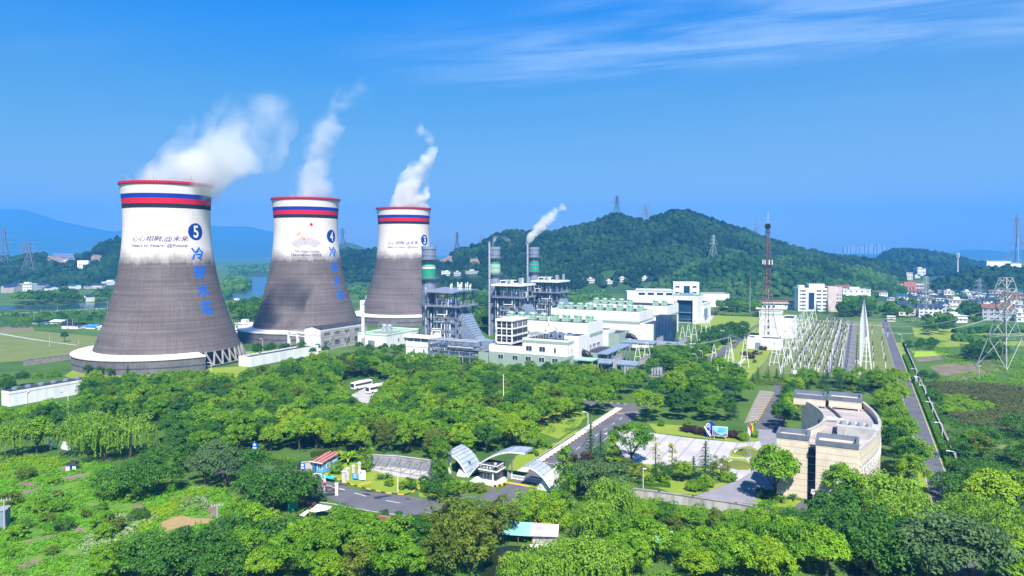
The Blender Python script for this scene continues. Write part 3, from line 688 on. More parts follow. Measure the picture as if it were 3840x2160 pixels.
# stair and exhaust on the front of the first hall
st = thing('outside_stair', 'grey zigzag steel stair climbing the front wall of the first hall', 'stair', ab(-176, 138.2), GR)
k = MB(); k.tube((0, -.6, 21), (8, -.6, 12.6), .3, 4); k.tube((0, -1.6, 21), (8, -1.6, 12.6), .3, 4)
for i in range(14): t = i / 13; k.box(8 * t - .4, 8 * t + .2, -1.6, -.6, 21 - 8.4 * t, 21.1 - 8.4 * t)
k.build('flight', M['bluegrey'], st)
k = MB(); k.tube((0, -1.6, 22.2), (8, -1.6, 13.8), .08, 4)
for i in range(9): t = i / 8; k.tube((8 * t, -1.6, 21 - 8.4 * t), (8 * t, -1.6, 22.2 - 8.4 * t), .06, 4)
k.build('railing', M['galv'], st)
ep = thing('exhaust_pipe', 'white bent exhaust pipe rising past the roof edge of the first hall', 'pipe', ab(-181, 138), GR)
k = MB(); k.path([(0, -1, 9), (0, -1, 22), (.8, -.4, 24), (.8, -.4, 26.5)], .55, 10); k.build('shaft', M['white'], ep)
k = MB(); k.box(-2.6, 2.2, -3, 0, 17.2, 17.8); k.build('bracket', M['white'], ep)
# small white plant house, pipe rack
tb = thing('plant_house', 'small white two storey house with terrace roof before the boiler', 'building', ab(-256, 120), GR)
flat_block(tb, -8.5, 8.5, -5, 6, 0, 8.2, names=('wall', 'lower_roof'))
m = MB(); m.box(-7, 7.5, -3.5, 5.5, 7.4, 11.6); m.build('recessed_storey', M['concrete_pale'], tb)
m = MB(); m.box(-9.4, 9.2, -5.8, 6.8, 12.6, 13.1); m.build('roof', M['white'], tb)
m = MB(); m.box(-8.6, 8.6, -5.2, -4.9, 7.4, 10.4); m.box(8.3, 8.6, -4.9, 6, 7.4, 10.4); m.build('parapet', M['white'], tb)
for x in (-8, -3, 2, 7.5): k = MB(); k.box(x - .2, x + .2, -4.8, -4.4, 8, 12.6); k.build('post', M['white'], tb)
for x in (-2.5, 4.5): window(tb, x, -5.03, 4.2, 1.1, 2, '-y', bars=1)
for y in (-1, 2.5): window(tb, 8.53, y, 4.2, 1.1, 2, '+x', bars=1)
pr = thing('pipe_rack', 'grey steel pipe rack with stacked pipes below the first boiler', 'pipe rack', ab(-230, 123), GR)
for x in (-16, -9, -2, 5, 12):
 for y in (-11, 2): k = MB(); k.box(x - .3, x + .3, y - .3, y + .3, 0, 12); k.build('column', M['steelgrey'], pr)
for z in (4, 7.6, 11.4):
 k = MB()
 for y in (-11, 2): k.box(-16, 14, y - .25, y + .25, z, z + .5)
 for x in (-16, -9, -2, 5, 12): k.box(x - .25, x + .25, -11, 2, z, z + .5)
 k.build('beam_frame', M['steelgrey'], pr)
 for i in range(4): k = MB(); y = -10 + i * 3 + z * .1; k.tube((-17, y, z + .9), (15, y, z + .9), .28 + .08 * (i % 2), 8); k.build('pipe', M['silver'] if i % 2 else M['steelgrey'], pr)
k = MB()
for x in (-16, -2, 5): k.tube((x, -11.1, 4), (x + 7, -11.1, 11.4), .18, 4)
k.build('bracing', M['steelgrey'], pr)
k = MB(); k.tube((-2, -12, 9.6), (15, -12, 9.6), .55, 10); k.build('main_pipe', M['concrete_pale'], pr)
tk = thing('white_tank', 'white domed tank with pipe loop at the foot of the first boiler', 'tank', ab(-254, 133), GR)
k = MB(); k.cyl(0, 0, 6, 13, 2.2, 18); k.dome(0, 0, 13, 2.2, 1.2, 18, 4); k.build('body', M['white'], tk)
k = MB(); k.path([(-3, -1, 0), (-3, -1, 15.4), (3.2, -1, 15.4), (3.2, -1, 8)], .35, 8); k.build('pipe_loop', M['white'], tk)
for x in (-1.6, 1.6): k = MB(); k.box(x - .25, x + .25, -1.8, -1.3, 0, 6.2); k.build('leg', M['steelgrey'], tk)
# ================================================================== halls beside the cooling towers
sb = thing('scaffolded_hall', 'white gabled hall with scaffolding along its grey window side', 'building', ab(-337.5, 113), GR)
m = MB(); m.box(-6.8, 6.8, 0, 44, 0, 14); m.face([(-6.8, 0, 14), (6.8, 0, 14), (0, 0, 15.5)]); m.face([(6.8, 44, 14), (-6.8, 44, 14), (0, 44, 15.5)]); m.build('wall', M['white'], sb)
m = MB(); m.gable(-6.8, 6.8, 0, 44, 14.02, 1.5, .25, 'y', .2); m.build('roof', M['darkroof'], sb)
m = MB(); m.box(6.8, 6.85, .4, 43.6, .3, 12.5); m.build('grey_side', M['concrete_pale'], sb)
for y in (5, 15, 25, 35):
 window(sb, 6.88, y + 1, 9.8, 4.4, 1.5, '+x', bars=2, frame='steeldark'); window(sb, 6.88, y + 1, 3.0, 4.6, 2.6, '+x', bars=3, frame='steeldark')
m = MB(); m.box(-6.83, 6.83, -.03, .3, 9.6, 9.9); m.build('joint_band', M['concrete_pale'], sb)
sc = thing('scaffold', 'thin grey tube scaffold standing against the gabled hall', 'scaffold', ab(-337.5 + 8, 113), GR)
k = MB()
for i in range(12):
 for x in (0, 1.1): k.tube((x, i * 4, 0), (x, i * 4, 13.2), .09, 4)
for z in (2, 4.2, 6.4, 8.6, 10.8, 13):
 for x in (0, 1.1): k.tube((x, 0, z), (x, 44, z), .08, 4)
for y0 in (3, 20, 38): k.tube((1.2, y0, 0), (3.6, y0 + 5, 0), .02, 4); k.tube((1.2, y0, .5), (1.2, y0 + 6, 12), .14, 4)
k.build('tube_frame', M['galv'], sc)
pg = thing('portal_gantry', 'white concrete portal frame beside the gabled hall', 'gantry', ab(-352, 114), GR)
for x in (-7, 1):
 k = MB(); k.box(x - .7, x + .7, -.7, .7, 0, 10.6); k.build('column', M['white'], pg)
k = MB(); k.box(-7.8, 7.5, -1, 6, 10.6, 11.6); k.box(-7.6, 7.4, -.6, 0, 8.4, 9.0); k.build('beam', M['white'], pg)
k = MB(); k.box(-7.4, 7.5, -.5, 5.5, 11.6, 11.9); k.build('deck', M['concrete'], pg)
wp = thing('white_tower_post', 'tall plain white square post between the cooling towers and white halls', 'post', pix(1362, 1300), GR)
k = MB(); k.box(-.72, .72, -.72, .72, 0, 28.4); k.build('shaft', M['white'], wp); k = MB(); k.box(-.9, .9, -.9, .9, 0, 6); k.build('base', M['concrete_pale'], wp)
p = pix(1447, 1303); a_, b_v = to_ab(p)
wt = thing('water_treatment_hall', 'low white hall with green roof edge and tanks on top', 'building', ab(a_, b_v), GR)
flat_block(wt, -24, 0, 0, 40, 0, 8.6, roof='concrete', par=1.0)
m = MB(); m.box(-24.05, .05, -.05, 40.05, 7.4, 8.2); m.build('green_trim', M['green_vent'], wt)
for y in (14, 24, 30): window(wt, .03, y, 2.4, 2.0, 2.4, '+x', bars=2)
m = MB(); m.box(-15, -9.5, -.1, 0, 0, 4); m.build('door', M['steelgrey'], wt)
m = MB(); m.box(0, 3, 20, 28, 4.8, 5.1); m.build('canopy', M['white'], wt)
tk = thing('roof_tank_group', 'pair of silver tanks in railing frame on the low white hall', 'tank', ab(a_ - 9, b_v + 14, 7.7), GR)
for x in (-3, 1.4): k = MB(); k.cyl(x, 0, .6, 5.4, 1.9, 14); k.dome(x, 0, 5.4, 1.9, .8, 14, 3); k.build('vessel', M['silver'], tk)
k = MB()
for x in (-6, -2, 2, 5):
 for y in (-2.6, 2.6): k.tube((x, y, 0), (x, y, 7), .1, 4)
for z in (3.5, 6.2, 7): k.path([(-6, -2.6, z), (5, -2.6, z), (5, 2.6, z), (-6, 2.6, z), (-6, -2.6, z)], .08, 4)
k.build('frame', M['galv'], tk)
k = MB()
for i in range(9): k.tube((-14 + i * 3.4, -10, 0), (-14 + i * 3.4, -10, 2), .1, 4)
k.tube((-14, -10, 2), (13, -10, 2), .1, 4); k.path([(-8, -6, 1), (6, -6, 1), (6, 6, 1)], .3, 6); k.build('pipework', M['galv'], tk)
lb, w, d = bld('pump_house', 'low white house with dark roof beside the raking tower columns', 'building', -332, -323, 49, 103, 5.6)
k = MB(); k.box(3.6, 4.4, -20, -19, 5.6, 7.6); k.path([(4.4, -21, 0), (4.4, -21, 6.8)], .08, 4); k.build('ladder_cage', M['galv'], lb)
wb = thing('long_fan_house', 'long low white wall building with round fans on dark roof', 'building', ab(-338, -66), GR)
m = MB(); m.box(-3, 3, 0, 29, 0, 5.9); m.box(-3, -2.6, 29, 34, 0, 5.9); m.box(2.5, 3, 33.4, 34, 0, 5.2); m.build('wall', M['white'], wb)
m = MB(); m.box(-2.9, 3.12, -.12, 34.1, 5.2, 6.2); m.build('parapet', M['white'], wb)
m = MB(); m.box(-3.6, 2.7, .3, 33.7, 6.2, 6.32); rf = m.build('roof', M['darkroof'], wb)
for i in range(6):
 k = MB(); k.cyl(-.6, 4 + i * 5.2, 6.32, 7.1, 1.3, 16); k.cyl(-.6, 4 + i * 5.2, 7.1, 7.4, .7, 12); k.build('roof_fan', M['steelgrey'], rf)
k = MB(); k.path([(3.15, 6.5, 0), (3.15, 6.5, 4.5), (3.15, 7.6, 5.2)], .12, 6); k.build('drain_pipe', M['white'], wb)
lw, w, d = bld('valve_house', 'small white house with dark flat roof at the picture edge', 'building', -352, -337, -92, -80, 4)
for x in (3, 5.5): window(lw, x, -d - .02, 1.2, 1.2, 1.4, '-y')
# ================================================================== buildings beside and behind the halls
gt, w, d = bld('glass_block', 'dark blue glass cube block in front of the middle turbine hall', 'building', -140, -129, 221, 233, 22, wall='blueglass', par=.4)
for i, z in enumerate((5.5, 11, 16.5)):
 k = MB(); k.box(-w - .06, w + .06, -d - .06, d + .06, z, z + .18); k.build('transom', M['navy'], gt)
k = MB()
for i in range(5): x = -w + (i + .5) * 2 * w / 5; k.box(x - .06, x + .06, -d - .1, -d, .3, 21.5)
k.build('mullions', M['steeldark'], gt)
lk, w, d = bld('link_building', 'white link building between the middle hall and blue glass block', 'building', -151.4, -140.2, 224, 256, 16)
sa, w, d = bld('switchgear_annex', 'pale green low annex in front of the middle hall', 'building', -185, -158, 200, 221.8, 11.5, wall='sage')
flat_block(sa, -14, 6, -11.2, 3, 0, 13.6, names=('white_wing', 'white_wing_roof'))
window(sa, 6.03, -6, 4, 1.2, 6, '+x', frame='white', bars=0)
bs, w, d = bld('workshop_annex', 'pale green annex between the front hall and the transformers', 'building', -156.9, -146, 130, 160, 9, wall='sage')
window(bs, 5.55, -8, 3, 6, 2, '+x', bars=4)
po = thing('portico_block', 'white block with tall recessed blue glass front and roof lettering', 'building', pix(2524, 1209), GR)
P0 = po.location.copy(); Dp = P0.y
wpx = 40
m = MB(); m.box(0, 3.2, 0, 22, 0, 25); m.box(17.5, 21.5, 0, 22, 0, 25); m.box(3.2, 17.5, 3, 22, 0, 25); m.box(3.2, 17.5, 0, 3, 20.5, 25); m.build('wall', M['white'], po)
m = MB(); m.box(3.2, 17.5, 2.6, 3, 1, 20.4); gl = m.build('curtain_glass', M['blueglass'], po)
m = MB(); m.box(3.2, 17.5, 1.4, 2.6, 9, 9.5); m.box(3.2, 17.5, 2.0, 2.6, 3, 3.3); m.build('balcony', M['bluegrey'], po)
for z in (8, 16): window(po, 1.6, -.02, z, .9, 3, '-y', bars=0, frame='steeldark')
m = MB(); m.box(-.3, 21.8, -.3, 22.2, 25, 25.5); m.build('roof', M['green_vent'], po)
v, f = text_mesh('萧山燃机电厂', 2.4, .04); v = fit(v, 12.5, 1.9)
mm = MB(); mm._add([(x + 12.5, -.36, y + 26.6) for x, y, z in v], f);
mm.build('roof_lettering', M['blue'], po)
m = MB(); m.box(5.5, 19.5, -.3, -.05, 25.5, 25.7); m.build('letter_rail', M['bluegrey'], po)
wb2 = thing('side_wing', 'white low wing with big grey gate beside the glass portico', 'building', P0 + GU * 21.9 + GV * 2, GR)
flat_block(wb2, -20, .4, 21, 56, 0, 17)
m = MB(); m.box(.4, .5, 24, 40, 0, 11); m.build('gate', M['bluegrey'], wb2)
m = MB(); m.box(-20.03, .44, 20.96, 56.04, 14.6, 15.3); m.build('green_trim', M['green_vent'], wb2)
ob = thing('admin_block', 'long white block with window strip and taller tower end behind the halls', 'building', at_depth(2384, 1122, 690).xy.to_3d(), GR * .4)
flat_block(ob, 0, 40, 0, 14, 0, 26)
flat_block(ob, 37, 62, -1, 16, 0, 33.5, names=('tower_wall', 'tower_roof'))
m = MB(); m.box(0, 37, -.08, 0, 24, 25); m.build('blue_trim', M['bluegrey'], ob)
for i in range(4): window(ob, 6 + i * 9, -.02, 20.4, 6, 2.2, '-y', bars=2, frame='steeldark')
m = MB(); m.box(47, 53, -1.1, -.9, 12, 30); m.build('stair_glass', M['blueglass'], ob)
for z in (28, 22):
 for x in (41, 57.5): window(ob, x, -1.02, z, 4, 2, '-y')
gp = thing('guard_pavilion', 'small flat white house behind the admin block under the wooded slope', 'building', at_depth(2352, 1093, 800).xy.to_3d(), 0)
flat_block(gp, 0, 45, 0, 14, 0, 17.5)
for x in (12, 30): window(gp, x, -.02, 11, 2, 2.2, '-y')
sh = thing('store_shed', 'long white store with dark roof at the hill foot beyond the garden', 'building', at_depth(2635, 1108, 790).xy.to_3d(), -.12)
flat_block(sh, 0, 30, 0, 24, 0, 15)
# ================================================================== transformers, ducts and walls at the hall ends
def transformer(a, b, label):
 t = thing('transformer', label, 'transformer', ab(a, b), GR, 'step up transformers')
 k = MB(); k.box(-3.5, 3.5, -2, 2, .6, 5); k.build('tank', M['steelgrey'], t)
 for s in (-1, 1):
  for i in range(5): k = MB(); k.box(-3.2 + i * 1.5, -2.2 + i * 1.5, s * 2.05, s * 3.4, 1, 4.6) if s > 0 else k.box(-3.2 + i * 1.5, -2.2 + i * 1.5, -3.4, -2.05, 1, 4.6); k.build('radiator', M['silver'], t)
 for i in range(3):
  k = MB(); k.tube((-2 + i * 2, 0, 5), (-1.4 + i * 2.3, -.6, 8.4), .3, 8, .15); k.build('bushing', M['porcelain'], t)
 k = MB(); k.tube((-3, 1, 6), (2, 1, 6), .7, 10); k.build('conservator', M['silver'], t)
 k = MB(); k.box(-4, 4, -3.6, 3.6, 0, .6); k.build('plinth', M['concrete'], t)
def duct_set(b, aend, label, lab2):
 d_ = thing('bus_duct', label, 'duct', ab(-157, b), GR, 'blue grey bus ducts')
 for i in range(3):
  k = MB(); k.path([(1 if i else -2, 1.9 * i, 5.5 + .9 * (i % 2)), (aend + 157, 1.9 * i, 5.5 + .9 * (i % 2)), (aend + 157 + 1.5, 1.9 * i, 3.6)], 1.05, 12); k.build('tube', M['bluegrey'], d_)
 for i in range(5):
  k = MB(); x = 4 + i * (aend + 150) / 5; k.box(x - .2, x + .2, -1.2, 5, 4.1, 4.5); k.tube((x, -1, 0), (x, -1, 4.1), .2, 5); k.tube((x, 4.8, 0), (x, 4.8, 4.1), .2, 5); k.build('support', M['steelgrey'], d_)
 f_ = thing('air_cowl', lab2, 'vent cowl', ab(-157, b + 7), GR, 'black intake cowls')
 k = MB(); k.path([(0, 0, 9), (3, 0, 9), (5.4, 0, 7.6), (6.6, 0, 4.6)], 1.7, 12); k.build('hood', M['black'], f_)
duct_set(121, -122, 'three blue grey bus ducts running out from the front hall', 'black curved cowl at the foot of the front hall end wall')
duct_set(205, -118, 'three blue grey bus ducts running out from the middle hall', 'black curved cowl at the foot of the middle hall end wall')
def firewall(a, b, L, h, label):
 f = thing('fire_wall', label, 'wall', ab(a, b), GR, 'concrete fire walls')
 k = MB(); k.box(0, .6, 0, L, 0, h); k.build('panel', M['concrete_pale'], f); k = MB(); k.box(-.15, .75, -.1, L + .1, h, h + .3); k.build('coping', M['concrete'], f)
for bb, s in ((118, 'front'), (203, 'middle')):
 firewall(-134, bb - 2, 14, 9.5, f'pinkish concrete fire wall crossed by ducts, {s} hall, hall side')
 firewall(-119, bb - 5, 18, 10, f'pinkish concrete fire wall beside the transformer, {s} hall, outer side')
 transformer(-126, bb + 5, f'grey transformer with black bushings between fire walls by the {s} hall')
 transformer(-114, bb + 8, f'grey transformer with silver radiators outside the {s} hall fire wall')
transformer(-108, 292, 'grey transformer beyond the glass portico near the garden')
gc = thing('glazed_gallery', 'grey steel pipe gallery with slanted roof beside the front hall', 'gallery', ab(-143, 122), GR)
k = MB(); k.box(-3, 3.5, 2, 46, 9.4, 9.9); k.build('roof', M['bluegrey'], gc)
for i in range(6):
 for x in (-2.6, 3): k = MB(); k.box(x - .2, x + .2, 3 + i * 8, 3.5 + i * 8, 0, 9.4); k.build('post', M['steelgrey'], gc)
k = MB()
for i in range(5): k.tube((3, 3.2 + i * 8, 1), (3, 11.2 + i * 8, 9), .14, 4)
k.box(2.9, 3.1, 3, 44, 5, 5.3); k.build('bracing', M['steelgrey'], gc)
cn = thing('green_canopy', 'pale green flat canopy over yellow plant beside the front hall end', 'canopy', ab(-150, 113), GR)
k = MB(); k.box(-4, 7, -3, 7, 7.6, 8.0); k.build('roof', M['green_vent'], cn)
for x in (-3.6, 6.6):
 for y in (-2.6, 6.6): k = MB(); k.box(x - .2, x + .2, y - .2, y + .2, 0, 7.6); k.build('post', M['sage'], cn)
k = MB(); k.box(-1.5, 2.6, -2, 2, 1, 5); k.build('cabinet', M['concrete_pale'], cn)
# ================================================================== switchyard
LAWN_Z = .02
abflat('switchyard_lawn', [(-68, 160), (-2.6, 170), (-2.6, 480), (-80, 480)], .03, M['grass_pale'])
abflat('cable_road', [(-28.5, 172), (-22.5, 172), (-22.5, 470), (-28.5, 470)], .05, M['gravel'])
abflat('gravel_strip', [(-37, 172), (-33.5, 172), (-33.5, 400), (-37, 400)], .05, M['gravel'])
abflat('gravel_strip', [(-47.6, 172), (-46.2, 172), (-46.2, 340), (-47.6, 340)], .05, M['gravel'])
abflat('cable_road', [(-34, 445), (-2.8, 445), (-2.8, 449), (-34, 449)], .07, M['concrete_pale'])
AF = {}
def aframe(loc, h, spread, label, rz=GR, third=0.0, grp='white A frame gantry posts'):
 k_ = (round(h, 1), round(spread, 1), third)
 t = thing('gantry_post', label, 'gantry post', loc, rz, grp)
 for s_ in (-1, 1): k = MB(); k.tube((s_ * spread, 0, 0), (s_ * .25, 0, h), .21, 6, .16); k.build('leg', M['white'], t)
 if third: k = MB(); k.tube((0, third, 0), (0, .2, h), .24, 6, .18); k.build('leg', M['white'], t)
 k = MB(); x = spread * .62; k.tube((-x, 0, h * .38), (x, 0, h * .38), .12, 5); k.tube((-spread * .3, 0, h * .7), (spread * .3, 0, h * .7), .1, 5); k.build('tie', M['white'], t)
 k = MB(); k.cyl(0, 0, h - .3, h + .4, .4, 8); k.tube((0, 0, h + .4), (0, 0, h + 2.6), .07, 4); k.build('cap', M['galv'], t)
 return t
def lattice_beam(p, q, label, grp='lattice gantry beams'):
 p, q = Vector(p), Vector(q); L = (q - p).length
 t = tag(None or bpy.data.objects.new('gantry_beam', None), label, 'beam', grp); C.objects.link(t); t.location = p
 t.rotation_euler.z = math.atan2(q.y - p.y, q.x - p.x)
 k = MB()
 for y in (-.45, .45):
  for z in (-.4, .4): k.tube((0, y, z), (L, y, z), .09, 4)
 k.build('chord', M['galv'], t); k = MB(); n = max(4, int(L / 1.6))
 for i in range(n):
  x0, x1 = L * i / n, L * (i + 1) / n; z0, z1 = (-.4, .4) if i % 2 else (.4, -.4)
  for y in (-.45, .45): k.tube((x0, y, z0), (x1, y, z1), .05, 4)
 k.build('lacing', M['galv'], t); return t
nb = 15
for i in range(nb):
 b = 171 + i * 20.5; aframe(ab(-17, b), 21.5, 3.0, f'white A frame post of the long spire row, {ORD[i]} from the treetops', third=-4.5 if i == 0 else 0, grp='spire row of gantry posts')
 if i: lattice_beam(ab(-17, b - 20.5, 20.8), ab(-17, b, 20.8), f'white lattice beam of the spire row, {ORD[i - 1]} span from the treetops')
for i in range(9):
 b = 160 + i * 31; aframe(ab(-60 - .2 * i, b), 16, 3.4, f'white A frame post edging the insulators by the low house, {ORD[i]} back', grp='house side row of gantry posts')
for i in range(7):
 b = 184 + i * 40; aframe(ab(-55.5, b), 15, 3.2, f'white A frame post inside the insulator rows, {ORD[i]} back', grp='inner row of gantry posts')
for i, (px, pb, pt, sp) in enumerate(((2738, 1428, 1303, 2.4), (2735, 1352, 1258, 2.6), (2792, 1379, 1266, 2.3), (2677, 1395, 1293, 2.2))):
 aframe(pix(px, pb), top_z(px, pb, pt), sp, ('white A frame post by the slanting white path', 'white A frame post where the lattice beam starts', 'white A frame post on the lawn before the low house', 'lone white A frame post beside the bend of the garden road')[i], rz=GR * .4, grp='garden gantry posts')
pB, pC = pix(2735, 1352), pix(2792, 1379)
lattice_beam(Vector((pB.x, pB.y, top_z(2735, 1352, 1258))), Vector((pC.x, pC.y, top_z(2792, 1379, 1266))), 'grey lattice beam between the two garden gantry posts')
for i, (px, pb, pt, sp, wh) in enumerate(((2391, 1366, 1290, 2.2, 'front'), (2426, 1360, 1278, 2.6, 'front'), (2559, 1298, 1223, 2.6, 'middle'), (2581, 1291, 1214, 2.4, 'middle'), (2603, 1286, 1205, 2.4, 'middle'), (2638, 1276, 1188, 2.8, 'hindmost'), (2656, 1270, 1186, 2.4, 'hindmost'))):
 aframe(pix(px, pb), top_z(px, pb, pt), sp, f'white A frame post over the transformers of the {wh} hall, {ORD[i % 3]} of its set', rz=GR * .3, grp='transformer gantry posts')
BS = IP = None
def busbar_support():
 t = thing('busbar_support', 'x', 'electrical support')
 for x in (-3, 3): k = MB(); k.cyl(x, 0, 0, 5.6, .15, 7); k.build('post', M['white'], t)
 k = MB(); k.box(-4.0, 4.0, -.09, .09, 5.6, 5.78); k.build('crossbeam', M['galv'], t)
 for x in (-3.4, 0, 3.4):
  k = MB(); k.cyl(x, 0, 5.85, 7.6, .17, 7); k.build('insulator', M['porcelain'], t)
 k = MB()
 for x in (-3.4, 0, 3.4): k.tube((x, -1.6, 7.7), (x, 1.6, 7.7), .08, 5)
 k.build('contact_arms', M['galv'], t); return t
def insulator_post():
 t = thing('insulator_post', 'x', 'insulator post')
 k = MB(); k.cyl(0, 0, 0, 2.9, .19, 8); k.build('post', M['white'], t)
 k = MB(); k.lathe([(.16, 2.9), (.3, 3.1), (.2, 3.4), (.3, 3.7), (.2, 4.0), (.3, 4.3), (.2, 4.6), (.3, 4.9), (.14, 5.5)], 8); k.build('insulator', M['porcelain'], t)
 k = MB(); k.box(-.5, .5, -.09, .09, 5.5, 5.7); k.build('terminal', M['galv'], t); return t
nrow = 0
for r_ in range(22):
 b = 166 + r_ * 13.2
 for c_, a in enumerate((-53.5, -42.5, -31.8)):
  lab = f'white double post support with crossbeam, {("house side", "middle", "road side")[c_]} file, row {r_ + 1} from the treetops'
  if (r_ > 17 and c_ == 0) or (r_ and random.random() < .16): continue
  b_ = b + random.uniform(-2.2, 2.2)
  if BS is None: BS = busbar_support(); o = BS; o.location = ab(a, b); o.rotation_euler.z = GR; o['label'] = lab; o['group'] = 'busbar supports in the switchyard'
  else: dup(BS, ab(a + random.uniform(-.5, .5), b_), GR, (1, 1, random.uniform(.92, 1.12)), lab, 'busbar supports in the switchyard')
 for c_, a in enumerate((-57.5, -52, -49.2, -45, -41, -39, -36, -33, -30.6)):
  lab = f'dark insulator on white post among the supports, file {c_ + 1} from the low house, row {r_ + 1}'
  loc = ab(a + random.uniform(-.4, .4), b + 6.2 + random.uniform(-4, 4))
  if IP is None: IP = insulator_post(); o = IP; o.location = loc; o.rotation_euler.z = GR; o['label'] = lab; o['group'] = 'insulator posts in the switchyard'
  else: dup(IP, loc, GR, (1, 1, random.uniform(.75, 1.15)), lab, 'insulator posts in the switchyard')
for i in range(12):
 dup(IP, ab(-30.2, 172 + i * 9), GR, 1.05, f'dark insulator on white post edging the gravel road, {ORD[i]} back, supports side', 'insulator posts by the gravel road')
for i in range(11):
 dup(IP, ab(-21.5, 173 + i * 14), GR, 1.1, f'dark insulator on white post edging the gravel road, {ORD[i]} back, spire side', 'insulator posts by the gravel road')
for i, (px, py) in enumerate(((3276, 1378), (3274, 1345), (3272, 1318), (3270, 1252))): dup(IP, pix(px, py), GR, (1, 1, 1.25), f'black and white insulator post on open lawn by the spire row, {ORD[i]} back', 'insulator posts on the open lawn')
for i, (px, py) in enumerate(((3321, 1381), (3314, 1345), (3311, 1322), (3307, 1300), (3329, 1264), (3311, 1248))): dup(IP, pix(px, py), GR, (1, 1, 1.3), f'black and white insulator post on open lawn by the wall road, {ORD[i]} back', 'insulator posts on the open lawn')
for i, (a, b) in enumerate(((-33, 168), (-21, 168), (-21.2, 182), (-21.2, 215), (-50, 163), (-41, 164), (-5, 169), (-9, 169))):
 t = thing('control_cabinet', f'small white switchyard cabinet on the lawn, {ORD[i]} along', 'cabinet', ab(a, b), GR, 'white control cabinets')
 k = MB(); k.box(-.9, .9, -.6, .6, .3, 2.0); k.build('case', M['white'], t); k = MB(); k.box(-.7, .7, -.5, .5, 0, .3); k.build('plinth', M['concrete'], t)
# buildings of the switchyard
rh = thing('relay_house', 'low white house with dark roof beside the foot of the lattice mast', 'building', pix(2802, 1306), GR)
flat_block(rh, 0, 21, 0, 14, 0, 7.4); m = MB(); m.box(5, 8.4, -.12, 0, 0, 4.2); m.build('door', M['bluegrey'], rh)
sh4 = thing('control_tower_block', 'white four storey block with narrow black windows behind the lattice mast', 'building', at_depth(2846, 1275, 512).xy.to_3d(), GR)
flat_block(sh4, 0, 15.5, 0, 14, 0, 19.5); m = MB(); m.box(-.04, 15.54, -.04, 14.04, 17.2, 18); m.build('green_trim', M['green_vent'], sh4)
flat_block(sh4, 15.5, 24, 2, 30, 0, 15, names=('wing_wall', 'wing_roof'))
for z in (2.5, 7, 11.5): window(sh4, 6.5, -.02, z, 1, 2, '-y', bars=0, frame='white')
def lattice(name, label, cat, loc, h, w0, prof, mat='galv', legr=.16, br=.07, arms=(), rz=0.0, grp=None, panels=9, arm_t=.9):
 """four legged lattice tower; prof: list of (height share, width)"""
 t = thing(name, label, cat, loc, rz, grp)
 zs = [p[0] * h for p in prof]; ws = [p[1] for p in prof]
 wd = lambda z: float(np.interp(z, zs, ws))
 cut = [0.0]
 while cut[-1] < h - .5: cut.append(min(h, cut[-1] + max(1.4, wd(cut[-1]) * .9)))
 for sx, sy in ((-1, -1), (1, -1), (1, 1), (-1, 1)):
  k = MB(); k.path([(sx * wd(z) / 2, sy * wd(z) / 2, z) for z in cut], legr, 4); k.build('leg', M[mat], t)
 k = MB()
 for z0, z1 in zip(cut, cut[1:]):
  a, c = wd(z0) / 2, wd(z1) / 2
  cs0 = [(-a, -a, z0), (a, -a, z0), (a, a, z0), (-a, a, z0)]; cs1 = [(-c, -c, z1), (c, -c, z1), (c, c, z1), (-c, c, z1)]
  for i in range(4):
   j = (i + 1) % 4; k.tube(cs0[i], cs1[j], br, 4); k.tube(cs0[j], cs1[i], br, 4); k.tube(cs1[i], cs1[j], br, 4)
 k.build('bracing', M[mat], t)
 for z, L in arms:
  w_ = wd(z) / 2
  for s_ in (-1, 1):
   k = MB()
   for y in (-w_, w_): k.tube((s_ * w_, y, z), (s_ * L, 0, z + .3), br * 1.2, 4); k.tube((s_ * w_, y, z + arm_t * 2), (s_ * L, 0, z + .3), br * 1.2, 4)
   k.tube((s_ * L, 0, z + .2), (s_ * L, 0, z - 2.2), br * 1.6, 4); k.build('cross_arm', M[mat], t)
 return t
M['mast_red'] = pmat('faded_red_steel', (.22, .12, .11), (.14, .09, .09), .6, .3)
ms = lattice('radio_mast', 'tall dark red lattice mast with loudspeaker dish and antenna ring', 'mast', at_depth(2875, 1288, 480).xy.to_3d(), 84, 12, [(0, 12.5), (.1, 10), (.22, 6.4), (.42, 4.4), (.62, 2.8), (1, 1.7)], 'mast_red', .2, .07, rz=.2)
k = MB(); k.lathe([(1.6, 55), (3.4, 55), (3.4, 55.4), (1.6, 55.4)], 12); pl = k.build('antenna_platform', M['steeldark'], ms)
for i in range(7): a = i * .9; k = MB(); k.box(3.2 * math.cos(a) - .25, 3.2 * math.cos(a) + .25, 3.2 * math.sin(a) - .25, 3.2 * math.sin(a) + .25, 55.2, 58.6); k.build('antenna', M['white'], pl)
k = MB(); k.lathe([(.9, 78), (2.2, 78), (2.2, 78.3), (.9, 78.3)], 10); k.build('top_platform', M['steeldark'], ms)
k = MB(); k.tube((-1.4, -2.0, 82), (-1.0, -1.0, 82.2), 2.1, 16, 1.0); k.build('loudspeaker_dish', M['black'], ms)
k = MB(); k.tube((0, 0, 84), (0, 0, 92), .12, 5); k.build('spike', M['white'], ms)
py = lattice('transmission_tower', 'biggest grey lattice pylon standing on bare field beyond the wall', 'pylon', pix(3766, 1376), 50, 17, [(0, 18), (.38, 9.5), (.62, 5.6), (.84, 7.8), (.86, 7.4), (1, 4.2)], 'galv', .3, .13, rz=.25, grp='lattice pylons')
